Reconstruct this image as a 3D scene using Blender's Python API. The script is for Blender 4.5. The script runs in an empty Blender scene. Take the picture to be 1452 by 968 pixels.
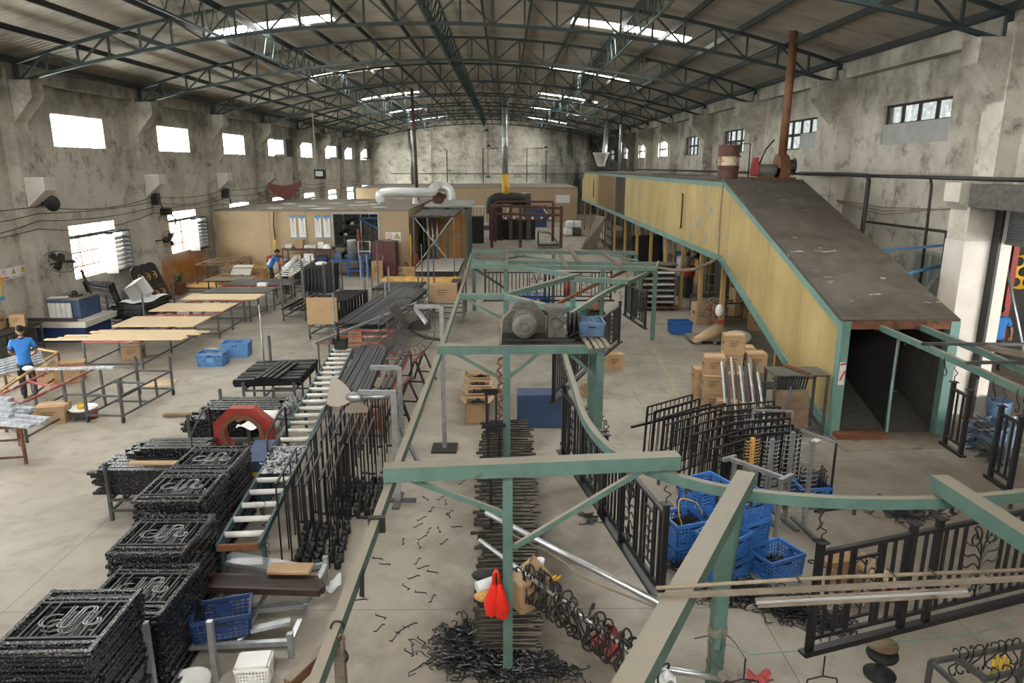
import bpy, math, random
from mathutils import Vector as V, Matrix as MX
random.seed(7)
PI = math.pi
S = bpy.context.scene
COL = S.collection
# ---------------------------------------------------------------- camera, world, exposure
FPX, CAMZ = 1010.0, 5.47
PITCH = math.atan(249/FPX); YAW = -math.atan(10/FPX*math.cos(PITCH))
cd = bpy.data.cameras.new('camera'); cam = bpy.data.objects.new('camera', cd); COL.objects.link(cam)
cam.location = (0, 0, CAMZ); cam.rotation_euler = (PI/2-PITCH, 0, YAW)
cd.sensor_width = 36; cd.lens = FPX/1452*36; cd.clip_end = 400; cd.clip_start = .05
S.camera = cam
WORLD_STRENGTH = 29.0
w = bpy.data.worlds.new('overcast_sky'); S.world = w; w.use_nodes = True
bg = w.node_tree.nodes['Background']; bg.inputs[0].default_value = (1.0, .985, .95, 1); bg.inputs[1].default_value = WORLD_STRENGTH
S.view_settings.view_transform = 'Standard'; S.view_settings.look = 'None'; S.view_settings.gamma = 1
S.view_settings.use_curve_mapping = False
S.view_settings.exposure = 0.38
S.cycles.max_bounces = 8; S.cycles.diffuse_bounces = 5; S.cycles.glossy_bounces = 3; S.cycles.transparent_max_bounces = 12
S.cycles.caustics_reflective = False; S.cycles.caustics_refractive = False
S.cycles.sample_clamp_indirect = 6
def portal(c, rot, sx, sy):
    l = bpy.data.lights.new('daylight_opening', 'AREA'); l.shape = 'RECTANGLE'; l.size = sx; l.size_y = sy
    l.cycles.is_portal = True
    o = bpy.data.objects.new('daylight_opening', l); o.location = c; o.rotation_euler = rot; COL.objects.link(o)
FACE_XP = (0, -PI/2, 0); FACE_XM = (0, PI/2, 0); FACE_YP = (PI/2, 0, 0); FACE_DN = (0, 0, 0)
# ---------------------------------------------------------------- picking points of the place
_F = V((math.sin(-YAW)*math.cos(PITCH), math.cos(YAW)*math.cos(PITCH), -math.sin(PITCH)))
_R = V((math.cos(YAW), math.sin(YAW), 0)); _U = _R.cross(_F); _C = V((0, 0, CAMZ))
def _ray(x, y): return _F+_R*((x-726)/FPX)-_U*((y-484)/FPX)
def at(x, y, z=0.0): d = _ray(x, y); return _C+d*((z-CAMZ)/d.z)
def atx(x, y, c): d = _ray(x, y); return _C+d*(c/d.x)
def aty(x, y, c): d = _ray(x, y); return _C+d*(c/d.y)
# ---------------------------------------------------------------- mesh building
class MB:
    def __init__(s): s.v = []; s.f = []; s.m = None; s.sm = set()
    def add(s, vs, fs, smooth=False):
        b = len(s.v); s.v += [(s.m @ V(p)) if s.m else V(p) for p in vs]
        for f in fs:
            if smooth: s.sm.add(len(s.f))
            s.f.append([i+b for i in f])
        return s
    def box(s, x0, y0, z0, x1, y1, z1):
        return s.add([(x0,y0,z0),(x1,y0,z0),(x1,y1,z0),(x0,y1,z0),(x0,y0,z1),(x1,y0,z1),(x1,y1,z1),(x0,y1,z1)],
                     [(0,3,2,1),(4,5,6,7),(0,1,5,4),(1,2,6,5),(2,3,7,6),(3,0,4,7)])
    def cbox(s, c, d, R=None):
        pts = []
        for k in (-.5, .5):
            for i, j in ((-.5,-.5),(.5,-.5),(.5,.5),(-.5,.5)):
                p = V((i*d[0], j*d[1], k*d[2])); pts.append((R @ p if R else p)+V(c))
        return s.add(pts, [(0,3,2,1),(4,5,6,7),(0,1,5,4),(1,2,6,5),(2,3,7,6),(3,0,4,7)])
    def bar(s, p, q, w, h=None, up=(0,0,1)):
        p, q = V(p), V(q); h = h or w; d = (q-p); L = d.length
        if L < 1e-6: return s
        d /= L; u = V(up)
        if abs(d.dot(u)) > .98: u = V((0,1,0))
        r = d.cross(u).normalized(); u = r.cross(d)
        pts = [e+r*(a*w/2)+u*(b*h/2) for e in (p, q) for a, b in ((-1,-1),(1,-1),(1,1),(-1,1))]
        return s.add(pts, [(0,1,2,3),(7,6,5,4),(4,5,1,0),(5,6,2,1),(6,7,3,2),(7,4,0,3)])
    def tube(s, pts, r, n=8, closed=False, cap=True):
        pts = [V(p) for p in pts]; N = len(pts); vs = []; fs = []; pu = None
        for i, p in enumerate(pts):
            a = pts[(i-1) % N] if closed or i else p; b = pts[(i+1) % N] if closed or i < N-1 else p
            d = (b-a).normalized() if (b-a).length > 1e-9 else V((0,0,1))
            u = pu if pu else (V((0,0,1)) if abs(d.z) < .9 else V((1,0,0)))
            u = (u-d*u.dot(d)).normalized(); pu = u; w = d.cross(u)
            rr = r[i] if isinstance(r, (list, tuple)) else r
            vs += [p+u*(math.cos(2*PI*k/n)*rr)+w*(math.sin(2*PI*k/n)*rr) for k in range(n)]
        for i in range(N if closed else N-1):
            j = (i+1) % N
            fs += [(i*n+k, i*n+(k+1) % n, j*n+(k+1) % n, j*n+k) for k in range(n)]
        s.add(vs, fs, n > 5)
        if cap and not closed:
            b = len(s.v)-N*n
            s.f.append([b+k for k in range(n)][::-1]); s.f.append([b+(N-1)*n+k for k in range(n)])
        return s
    def lathe(s, prof, c=(0,0,0), n=20, axis='z', sx=1, sy=1):
        vs = []; fs = []; c = V(c)
        for r, z in prof:
            for k in range(n):
                a = 2*PI*k/n; x, y = r*math.cos(a)*sx, r*math.sin(a)*sy
                vs.append(c+(V((x,y,z)) if axis == 'z' else V((z,x,y)) if axis == 'x' else V((y,z,x))))
        for i in range(len(prof)-1):
            fs += [(i*n+k, i*n+(k+1) % n, (i+1)*n+(k+1) % n, (i+1)*n+k) for k in range(n)]
        return s.add(vs, fs, True)
    def disc(s, c, r, t, axis='z', n=20):
        return s.lathe([(0,-t/2),(r,-t/2),(r,-t/2),(r,t/2),(r,t/2),(0,t/2)], c, n, axis)
    def prism(s, poly, a, b, axis='z'):
        n = len(poly)
        def P(u, v, w): return (u,v,w) if axis == 'z' else (w,u,v) if axis == 'x' else (u,w,v)
        vs = [P(u,v,a) for u,v in poly]+[P(u,v,b) for u,v in poly]
        return s.add(vs, [list(range(n))[::-1], list(range(n,2*n))]+[(i,(i+1)%n,n+(i+1)%n,n+i) for i in range(n)])
    def slab(s, poly, t):
        poly = [V(p) for p in poly]; n = len(poly)
        nn = (poly[1]-poly[0]).cross(poly[2]-poly[0]).normalized()*t
        return s.add(poly+[p-nn for p in poly], [list(range(n)), list(range(n,2*n))[::-1]]+[(i,n+i,n+(i+1)%n,(i+1)%n) for i in range(n)])
    def grid(s, fn, nu, nv, smooth=True):
        vs = [fn(i/nu, j/nv) for j in range(nv+1) for i in range(nu+1)]; W = nu+1
        return s.add(vs, [(j*W+i, j*W+i+1, (j+1)*W+i+1, (j+1)*W+i) for j in range(nv) for i in range(nu)], smooth)
    def sphere(s, c, rx, ry=None, rz=None, n=12, m=8):
        ry = ry or rx; rz = rz or rx; c = V(c)
        return s.grid(lambda u, v: c+V((rx*math.sin(PI*v)*math.cos(2*PI*u), ry*math.sin(PI*v)*math.sin(2*PI*u), -rz*math.cos(PI*v))), n, m)
def root_of(o):
    while o.parent: o = o.parent
    return o
def setp(o, label=None, cat=None, group=None, kind=None):
    if label: o['label'] = label
    if cat: o['category'] = cat
    if group: o['group'] = group
    if kind: o['kind'] = kind
    return o
def obj(name, mb, mat, parent=None, label=None, cat=None, group=None, kind=None, bev=0):
    if parent: off = V(root_of(parent).location)
    elif kind == 'structure': off = V((0,0,0))
    else:
        lo = [min(p[i] for p in mb.v) for i in range(3)]; hi = [max(p[i] for p in mb.v) for i in range(3)]
        off = V(((lo[0]+hi[0])/2, (lo[1]+hi[1])/2, lo[2]))
    me = bpy.data.meshes.new(name); me.from_pydata([tuple(p-off) for p in mb.v], [], mb.f)
    if mb.sm:
        fl = [False]*len(mb.f)
        for i in mb.sm: fl[i] = True
        me.polygons.foreach_set('use_smooth', fl)
    for m in (mat if isinstance(mat, (list, tuple)) else [mat]): me.materials.append(MT[m] if isinstance(m, str) else m)
    me.update()
    o = bpy.data.objects.new(name, me); COL.objects.link(o)
    if parent: o.parent = parent
    else: o.location = off
    if bev:
        b = o.modifiers.new('edge', 'BEVEL'); b.width = bev; b.segments = 2; b.limit_method = 'ANGLE'
    return setp(o, label, cat, group, kind)
def thing(name, label, cat, loc=(0,0,0), group=None, kind=None):
    o = bpy.data.objects.new(name, None); COL.objects.link(o); o.location = loc; o.empty_display_size = .1
    return setp(o, label, cat, group, kind)
def dup(r, loc=None, rz=None, label=None, group=None, parent=None, rot=None):
    c = r.copy(); COL.objects.link(c)
    if parent: c.parent = parent
    for ch in list(r.children): dup(ch, parent=c)
    if loc is not None: c.location = loc
    if rz is not None: c.rotation_euler = (0,0,rz)
    if rot is not None: c.rotation_euler = rot
    if label: c['label'] = label
    if group: c['group'] = group
    return c
def rz(a): return MX.Rotation(a, 4, 'Z')
def frame(loc, a=0): return MX.Translation(V(loc)) @ rz(a)
# ---------------------------------------------------------------- materials
MT = {}
def NT(name):
    m = bpy.data.materials.new(name); m.use_nodes = True; MT[name] = m
    return m, m.node_tree.nodes, m.node_tree.links, m.node_tree.nodes['Principled BSDF']
def rgb(c): return (c[0], c[1], c[2], 1)
def noise(N, L, vec, scale, detail=5, rough=.6, dist=0):
    n = N.new('ShaderNodeTexNoise'); n.inputs['Scale'].default_value = scale; n.inputs['Detail'].default_value = detail
    n.inputs['Roughness'].default_value = rough; n.inputs['Distortion'].default_value = dist
    L.new(vec, n.inputs['Vector']); return n.outputs['Fac']
def ramp(N, L, fac, stops, col=False):
    r = N.new('ShaderNodeValToRGB'); e = r.color_ramp.elements
    while len(e) < len(stops): e.new(.5)
    for i, (p, c) in enumerate(stops):
        e[i].position = p; e[i].color = rgb(c) if isinstance(c, tuple) else (c,c,c,1)
    L.new(fac, r.inputs[0]); return r.outputs[0]
def mix(N, L, fac, a, b, mode='MIX'):
    m = N.new('ShaderNodeMix'); m.data_type = 'RGBA'; m.blend_type = mode
    for sock, val in ((m.inputs[0], fac), (m.inputs[6], a), (m.inputs[7], b)):
        if hasattr(val, 'is_output') or hasattr(val, 'links'): L.new(val, sock)
        elif isinstance(val, (int, float)): sock.default_value = val
        else: sock.default_value = rgb(val)
    return m.outputs[2]
def mth(N, L, op, a, b=None, c=None, clamp=False):
    m = N.new('ShaderNodeMath'); m.operation = op; m.use_clamp = clamp
    for i, x in enumerate((a, b, c)):
        if x is None: continue
        if isinstance(x, (int, float)): m.inputs[i].default_value = x
        else: L.new(x, m.inputs[i])
    return m.outputs[0]
def band(N, L, x, a, b, soft):
    """1 between a and b with soft edges"""
    u = N.new('ShaderNodeMapRange'); u.interpolation_type = 'SMOOTHSTEP'; L.new(x, u.inputs[0]); u.inputs[1].default_value = a-soft; u.inputs[2].default_value = a+soft
    v = N.new('ShaderNodeMapRange'); v.interpolation_type = 'SMOOTHSTEP'; L.new(x, v.inputs[0]); v.inputs[1].default_value = b-soft; v.inputs[2].default_value = b+soft; v.inputs[3].default_value = 1; v.inputs[4].default_value = 0
    return mth(N, L, 'MULTIPLY', u.outputs[0], v.outputs[0])
def coords(N, L, kind='Object'):
    if kind == 'World': return N.new('ShaderNodeNewGeometry').outputs['Position']
    return N.new('ShaderNodeTexCoord').outputs[kind]
def scaled(N, L, vec, s):
    m = N.new('ShaderNodeMapping'); m.inputs['Scale'].default_value = s; L.new(vec, m.inputs[0]); return m.outputs[0]
def bump(N, L, h, b, strength=.3, dist=.01):
    n = N.new('ShaderNodeBump'); n.inputs['Strength'].default_value = strength; n.inputs['Distance'].default_value = dist
    L.new(h, n.inputs['Height']); L.new(n.outputs[0], b.inputs['Normal'])
def mat(name, c, rough=.6, metal=0, var=.25, scale=6, c2=None, cov=.5, bmp=0, st=(1,1,1), dust=None, spec=.5):
    m, N, L, b = NT(name)
    vec = scaled(N, L, coords(N, L), st)
    f = noise(N, L, vec, scale)
    lo = tuple(x*(1-var) for x in c); hi = tuple(min(1, x*(1+var)) for x in c)
    col = ramp(N, L, f, [(.3, lo), (.7, hi)])
    if c2:
        g = noise(N, L, vec, scale*.6, 7, .7)
        col = mix(N, L, ramp(N, L, g, [(cov, 0.0), (cov+.08, 1.0)]), col, c2)
    if dust:
        geo = N.new('ShaderNodeNewGeometry'); sx = N.new('ShaderNodeSeparateXYZ'); L.new(geo.outputs['True Normal'], sx.inputs[0])
        u = mth(N, L, 'MULTIPLY', ramp(N, L, sx.outputs['Z'], [(.55, 0.0), (.85, 1.0)]), ramp(N, L, noise(N, L, vec, 3), [(.2, .75), (.6, 1.0)]))
        col = mix(N, L, u, col, dust)
    L.new(col, b.inputs['Base Color']); b.inputs['Roughness'].default_value = rough; b.inputs['Metallic'].default_value = metal
    b.inputs['Specular IOR Level'].default_value = spec
    if bmp: bump(N, L, noise(N, L, vec, scale*4), b, bmp)
    return m
DUST = (.225,.195,.15)
mat('teal', (.080,.148,.122), .55, 0, .2, 4, (.07,.075,.055), .62, .1, dust=DUST)
mat('teal_trim', (.13,.245,.215), .6, 0, .15, 2, (.14,.20,.17), .62)
mat('truss', (.011,.024,.024), .55, 0, .3, 3)
mat('purlin', (.012,.017,.017), .6, 0, .3, 2)
mat('lattice', (.022,.042,.04), .5, 0, .3, 2)
mat('black', (.010,.010,.012), .38, 0, .3, 8)
mat('black_matt', (.012,.012,.012), .7, 0, .4, 8)
mat('profile', (.007,.008,.009), .4, 0, .3, 5, st=(1,1,1), spec=.35)
mat('bar_iron', (.045,.04,.034), .5, .2, .3, 3, (.30,.265,.22), .50, st=(.6,12,12))  # pale streaks in the colour stand in for lit bar tops and highlights
mat('iron', (.03,.027,.025), .55, .4, .4, 14, (.06,.04,.028), .6)
mat('steel', (.30,.31,.31), .42, .7, .25, 5, (.22,.20,.17), .6)
mat('steel_dark', (.10,.105,.105), .5, .5, .3, 6, (.11,.085,.065), .62)
mat('galv', (.42,.44,.45), .38, .8, .2, 7)
mat('silver', (.42,.45,.50), .28, .3, .55, 14, bmp=.6)
mat('rust', (.16,.065,.03), .75, .2, .35, 5, (.07,.035,.02), .55)
mat('rust_pipe', (.17,.075,.032), .6, .2, .35, 3, (.10,.04,.02), .58)
mat('red_pipe', (.25,.055,.045), .5, 0, .3, 5, (.45,.36,.32), .56)
mat('red', (.24,.028,.018), .5, 0, .25, 4, (.10,.02,.015), .62)
mat('brown_steel', (.085,.033,.026), .6, .1, .3, 4)
mat('dark_brown', (.028,.016,.013), .45, .1, .3, 3)
mat('cabinet_brown', (.085,.022,.025), .55, 0, .2, 2)
mat('blue_crate', (.045,.175,.50), .42, 0, .15, 4)
mat('blue_pale', (.10,.24,.48), .5, 0, .2, 4, (.30,.38,.45), .62)
mat('blue_dark', (.012,.035,.12), .5, 0, .25, 4)
mat('blue_paint', (.02,.10,.33), .45, 0, .2, 4)
mat('blue_machine', (.03,.06,.13), .55, 0, .25, 3, (.10,.13,.16), .62)
mat('carton', (.36,.235,.125), .8, 0, .12, 3)
mat('carton_pale', (.46,.33,.20), .8, 0, .12, 3)
mat('carton_red', (.34,.20,.12), .8, 0, .2, 6, (.32,.04,.04), .52)
mat('print', (.12,.07,.035), .8)
mat('tape', (.50,.38,.22), .35)
mat('board', (.56,.42,.25), .65, 0, .12, 3, st=(1,8,1))
mat('wood', (.20,.13,.075), .75, 0, .3, 4, st=(1,6,1))
mat('timber', (.34,.215,.075), .7, 0, .25, 3, (.16,.11,.06), .62)
mat('old_plank', (.17,.14,.105), .8, 0, .25, 4, (.08,.06,.045), .6)
mat('white', (.75,.75,.73), .5, 0, .06, 4)
mat('lane', (.33,.28,.20), .8, 0, .3, 6)
mat('tub_blue', (.06,.115,.20), .55, 0, .3, 4, (.14,.16,.17), .6)
mat('bin_blue', (.13,.20,.30), .5, .1, .25, 4, (.22,.25,.27), .6)
mat('blind_glass', (.17,.20,.18), .3, 0, .2, 3)
mat('off_white', (.55,.54,.50), .5, 0, .1, 5)
mat('foil', (.70,.71,.70), .32, .35, .12, 8, bmp=.6)
mat('yellow', (.62,.40,.04), .55, 0, .1, 4)
mat('pipe_yellow', (.52,.31,.02), .5, 0, .15, 4)
mat('beige', (.365,.27,.165), .7, 0, .08, 1.5, (.25,.18,.11), .68)
mat('room_roof', (.17,.145,.115), .9, 0, .3, 2, (.28,.25,.21), .6, .2)
mat('orange_door', (.36,.15,.012), .5, 0, .2, 1.5, (.22,.09,.01), .6)
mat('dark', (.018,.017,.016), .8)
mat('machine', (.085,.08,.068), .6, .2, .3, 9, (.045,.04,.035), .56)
mat('motor', (.12,.115,.095), .55, .2, .25, 9)
mat('grease', (.014,.013,.012), .45, .2, .4, 18, (.05,.04,.03), .6)
mat('red_bag', (.62,.02,.01), .35, 0, .12, 9, bmp=.6)
mat('red_net', (.34,.05,.05), .6, 0, .25, 25, (.45,.22,.2), .55, .5)
mat('paper_bag', (.34,.22,.12), .55, 0, .12, 5, bmp=.4)
mat('white_bag', (.72,.73,.74), .4, 0, .08, 6, bmp=.5)
mat('canopy', (.14,.12,.10), .7, .1, .25, 3)
mat('grey_paint', (.30,.31,.30), .6, 0, .15, 3)
mat('rubber', (.02,.02,.02), .75)
mat('skin', (.30,.155,.095), .55, 0, .06, 6)
mat('hair', (.010,.008,.007), .8, spec=.2)
mat('shirt', (.018,.145,.42), .8, 0, .1, 10)
mat('shirt_trim', (.012,.02,.05), .8)
mat('trousers', (.018,.02,.026), .85, 0, .2, 10)
mat('shoe', (.03,.028,.026), .6)
mat('plant', (.05,.10,.03), .6, 0, .4, 10)
mat('straw', (.62,.36,.10), .75, 0, .25, 30, (.40,.22,.05), .58, .6)
mat('fan_blade', (.24,.21,.165), .45, .1, .12, 4)
mat('mesh_dark', (.05,.045,.04), .55, .3)
mat('cable', (.018,.017,.016), .7)
mat('cable_tan', (.20,.16,.11), .7)
mat('blue_strut', (.015,.085,.16), .5)
mat('sign_white', (.66,.66,.64), .6, 0, .05)
mat('sign_red', (.50,.03,.03), .6)
mat('sign_yellow', (.70,.42,.02), .6)
mat('sign_blue', (.06,.28,.50), .6)
mat('ink', (.02,.02,.022), .7)
mat('banner', (.20,.055,.04), .8, 0, .4, 9, (.28,.16,.05), .58)
mat('concrete_pale', (.52,.49,.44), .85, 0, .1, 2, (.40,.36,.30), .64, .2)
mat('green_box', (.08,.26,.22), .5)
mat('cloth_grey', (.24,.21,.18), .9, 0, .3, 7)
mat('film', (.45,.46,.47), .22, .1, .5, 18, (.03,.03,.035), .48, .8)
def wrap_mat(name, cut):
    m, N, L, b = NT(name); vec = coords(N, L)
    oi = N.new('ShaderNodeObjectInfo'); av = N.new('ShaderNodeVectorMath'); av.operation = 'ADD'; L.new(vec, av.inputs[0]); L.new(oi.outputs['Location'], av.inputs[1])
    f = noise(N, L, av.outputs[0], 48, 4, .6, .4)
    col = mix(N, L, ramp(N, L, f, [(cut, 0.0), (cut+.22, .75)]), (.010,.010,.012), (.42,.43,.44))  # pale film specks, with the wrap's glints painted into them
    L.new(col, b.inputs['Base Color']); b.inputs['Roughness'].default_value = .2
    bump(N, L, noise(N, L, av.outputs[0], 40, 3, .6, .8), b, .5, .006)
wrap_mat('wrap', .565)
wrap_mat('wrap_bright', .52)  # lit copy of wrap: more painted glints on the topmost gates
def glass_mat():
    m, N, L, b = NT('glass'); t = N.new('ShaderNodeBsdfTransparent'); t.inputs[0].default_value = (.92,.95,.94,1)
    g = N.new('ShaderNodeBsdfGlossy'); g.inputs[1].default_value = .08
    x = N.new('ShaderNodeMixShader'); x.inputs[0].default_value = .06
    L.new(t.outputs[0], x.inputs[1]); L.new(g.outputs[0], x.inputs[2]); L.new(x.outputs[0], N['Material Output'].inputs[0])
glass_mat()
def dirty_glass():
    m, N, L, b = NT('dirty_glass'); t = N.new('ShaderNodeBsdfTransparent'); t.inputs[0].default_value = (.17,.18,.18,1)
    d = N.new('ShaderNodeBsdfDiffuse'); d.inputs[0].default_value = (.35,.35,.33,1); x = N.new('ShaderNodeMixShader'); L.new(ramp(N, L, noise(N, L, coords(N, L), 5, 5), [(.35, .05), (.7, .5)]), x.inputs[0])
    L.new(t.outputs[0], x.inputs[1]); L.new(d.outputs[0], x.inputs[2]); L.new(x.outputs[0], N['Material Output'].inputs[0])
dirty_glass()
def trans_mat(name, c, k):
    m, N, L, b = NT(name); t = N.new('ShaderNodeBsdfTranslucent'); t.inputs[0].default_value = rgb(c)
    u = N.new('ShaderNodeBsdfTransparent'); u.inputs[0].default_value = rgb(c)
    x = N.new('ShaderNodeMixShader'); x.inputs[0].default_value = k
    L.new(t.outputs[0], x.inputs[1]); L.new(u.outputs[0], x.inputs[2]); L.new(x.outputs[0], N['Material Output'].inputs[0])
trans_mat('skylight', (.92,.93,.92), .8)
trans_mat('film_clear', (.8,.82,.84), .5)
def plaster(name='plaster', k=1.0):
    m, N, L, b = NT(name); P = coords(N, L, 'World'); s = N.new('ShaderNodeSeparateXYZ'); L.new(P, s.inputs[0])
    f1 = noise(N, L, P, .6, 9, .70, 0)
    col = ramp(N, L, f1, [(.28, (.13,.115,.09)), (.41, (.30,.275,.225)), (.54, (.45,.42,.36)), (.74, (.56,.53,.47))])
    st = noise(N, L, scaled(N, L, P, (1.3,1.3,.12)), 1.5, 6, .7)
    col = mix(N, L, ramp(N, L, st, [(.60, 0.0), (.85, .35)]), col, (.15,.13,.10))
    lowp = mth(N, L, 'MULTIPLY', band(N, L, s.outputs[2], -1, 5.6, .9), .35)
    col = mix(N, L, lowp, col, (.50,.47,.41))
    f2 = noise(N, L, P, 1.7, 9, .72, .1)
    col = mix(N, L, ramp(N, L, f2, [(.53, 0.0), (.68, .8)]), col, (.085,.073,.056))
    # grime gathered at the height of the crane corbels and under the roof edge
    hi = 0.0 if k != 1 else mth(N, L, 'MULTIPLY', band(N, L, s.outputs[2], 7.2, 9.2, .5), ramp(N, L, noise(N, L, P, .9, 6), [(.35, .2), (.65, .85)]))
    col = mix(N, L, hi, col, (.10,.09,.07))
    # orange overspray on the left wall
    wx = band(N, L, s.outputs[0], -15.6, -14.9, .02)
    o = mth(N, L, 'MULTIPLY', mth(N, L, 'MULTIPLY', band(N, L, s.outputs[1], 31.6, 36.5, 1.0), band(N, L, s.outputs[2], -.5, 1.35, .45)), wx)
    o = mth(N, L, 'MULTIPLY', o, ramp(N, L, noise(N, L, P, 1.2, 5), [(.3, .55), (.55, 1.0)]))
    col = mix(N, L, o, col, (.30,.115,.012))
    # soot at the right end of the far wall
    so = mth(N, L, 'MULTIPLY', band(N, L, s.outputs[0], 4.5, 30, 2.6), band(N, L, s.outputs[1], 60, 100, 6))
    so = mth(N, L, 'MULTIPLY', so, ramp(N, L, noise(N, L, scaled(N, L, P, (1,1,.3)), .8, 5), [(.3, .6), (.6, 1.0)]))
    col = mix(N, L, so, col, (.012,.012,.012))
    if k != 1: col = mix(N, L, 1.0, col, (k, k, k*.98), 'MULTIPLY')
    L.new(col, b.inputs['Base Color']); b.inputs['Roughness'].default_value = .9
    bump(N, L, f2, b, .35, .03)
plaster(); plaster('plaster_pale', 1.4)  # far-wall copy of the plaster, brightened to make up for missing daylight
def floor_mat():
    m, N, L, b = NT('floor'); P = coords(N, L, 'World'); s = N.new('ShaderNodeSeparateXYZ'); L.new(P, s.inputs[0])
    col = ramp(N, L, noise(N, L, P, .35, 8, .62, .2), [(.25, (.21,.18,.14)), (.5, (.315,.28,.23)), (.75, (.385,.35,.295))])
    f2 = noise(N, L, P, 1.6, 8, .7, .5)
    col = mix(N, L, ramp(N, L, f2, [(.50, 0.0), (.74, .7)]), col, (.15,.125,.095))
    col = mix(N, L, ramp(N, L, noise(N, L, P, .28, 7, .65, .8), [(.52, 0.0), (.66, .55)]), col, (.17,.145,.11))
    tr = noise(N, L, scaled(N, L, P, (1.2,.10,1)), 1.0, 6, .6, .3)
    col = mix(N, L, ramp(N, L, tr, [(.58, 0.0), (.75, .55)]), col, (.17,.145,.115))
    col = mix(N, L, ramp(N, L, noise(N, L, P, 60, 3), [(.35, .25), (.6, 0.0)]), col, (.12,.10,.08))
    # oil grime where the hanging work passes
    g = mth(N, L, 'MULTIPLY', band(N, L, s.outputs[0], -.9, 1.5, .5), band(N, L, s.outputs[1], 4.5, 12, 1.5))
    g = mth(N, L, 'MULTIPLY', g, ramp(N, L, noise(N, L, P, .9, 6, .6), [(.35, 0.0), (.6, .75)]))
    col = mix(N, L, g, col, (.10,.08,.06))
    g = mth(N, L, 'MULTIPLY', band(N, L, s.outputs[0], 4.4, 10.5, .8), band(N, L, s.outputs[1], 7.2, 13.6, 1.6))  # darker by the tunnel mouth: floor dirt plus the tunnel's shadow, painted in
    g = mth(N, L, 'MULTIPLY', g, ramp(N, L, noise(N, L, P, .8, 6, .6), [(.25, .35), (.6, .8)]))
    col = mix(N, L, g, col, (.115,.092,.068))
    # sawn joints
    for ax, vals in ((1, (7.98, 12.6, 17.6, 22.7, 27.8)), (0, (-6.35, -11.2, 3.2, 5.6))):
        for v in vals:
            col = mix(N, L, mth(N, L, 'MULTIPLY', band(N, L, s.outputs[ax], v-.006, v+.006, .003), .75), col, (.07,.06,.05))
    # worn yellow lane lines
    ln = mth(N, L, 'MULTIPLY', band(N, L, s.outputs[0], -5.35, -5.25, .01), ramp(N, L, noise(N, L, P, 3, 6), [(.5, 0.0), (.62, .5)]))
    col = mix(N, L, ln, col, (.42,.29,.12))
    L.new(col, b.inputs['Base Color'])
    L.new(ramp(N, L, f2, [(.3, .42), (.7, .7)]), b.inputs['Roughness'])
    bump(N, L, noise(N, L, P, 25, 5), b, .12, .01)
floor_mat()
def tunnel_mat():
    m, N, L, b = NT('tunnel_yellow'); P = coords(N, L, 'World'); s = N.new('ShaderNodeSeparateXYZ'); L.new(P, s.inputs[0])
    col = ramp(N, L, noise(N, L, scaled(N, L, P, (1,1,.4)), .9, 7, .6), [(.3, (.34,.245,.10)), (.7, (.47,.36,.16))])
    st = noise(N, L, scaled(N, L, P, (2,2,.1)), 2.2, 6)
    col = mix(N, L, ramp(N, L, st, [(.55, 0.0), (.75, .4)]), col, (.22,.155,.07))
    ch = noise(N, L, scaled(N, L, P, (1,2.2,1)), 1.6, 6, .55, .4)
    zone = band(N, L, s.outputs[1], 21.5, 40, 2)
    col = mix(N, L, mth(N, L, 'MULTIPLY', ramp(N, L, ch, [(.61, 0.0), (.625, 1.0)]), zone), col, (.22,.26,.30))
    burn = mth(N, L, 'MULTIPLY', band(N, L, s.outputs[1], 40.8, 44.5, .25), ramp(N, L, st, [(.2, .8), (.5, 1.0)]))
    col = mix(N, L, burn, col, (.028,.020,.014))
    burn2 = mth(N, L, 'MULTIPLY', band(N, L, s.outputs[1], 44.4, 53, 1.2), .8)
    col = mix(N, L, burn2, col, (.12,.06,.025))
    for y in (18.2, 21.6, 25.5, 29.2, 33, 37, 40.8, 44.5, 50, 56):
        col = mix(N, L, mth(N, L, 'MULTIPLY', band(N, L, s.outputs[1], y-.012, y+.012, .006), .5), col, (.13,.10,.06))
    L.new(col, b.inputs['Base Color']); b.inputs['Roughness'].default_value = .75; b.inputs['Specular IOR Level'].default_value = .3
    m, N, L, b = NT('tunnel_roof'); P = coords(N, L, 'World'); s = N.new('ShaderNodeSeparateXYZ'); L.new(P, s.inputs[0])
    col = ramp(N, L, noise(N, L, P, 1.1, 8, .65, .3), [(.28, (.042,.034,.026)), (.5, (.074,.062,.049)), (.72, (.115,.098,.079))])
    col = mix(N, L, ramp(N, L, noise(N, L, scaled(N, L, P, (1,3,1)), 1.6, 4), [(.66, 0.0), (.69, .8)]), col, (.40,.37,.33))
    for y in [14.9+1.22*i for i in range(40)]:
        col = mix(N, L, mth(N, L, 'MULTIPLY', band(N, L, s.outputs[1], y-.012, y+.012, .008), .6), col, (.07,.055,.045))
    L.new(col, b.inputs['Base Color']); b.inputs['Roughness'].default_value = .85
tunnel_mat()
def roof_mat():
    m, N, L, b = NT('roof_sheet'); P = coords(N, L, 'World')
    col = ramp(N, L, noise(N, L, scaled(N, L, P, (.5,1,1)), .5, 7, .6), [(.3, (.24,.215,.175)), (.7, (.43,.395,.33))])
    col = mix(N, L, ramp(N, L, noise(N, L, scaled(N, L, P, (.25,2.5,1)), 1.5, 6), [(.55, 0.0), (.75, .7)]), col, (.12,.085,.06))
    L.new(col, b.inputs['Base Color']); b.inputs['Roughness'].default_value = .55; b.inputs['Metallic'].default_value = .15
roof_mat()
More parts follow.
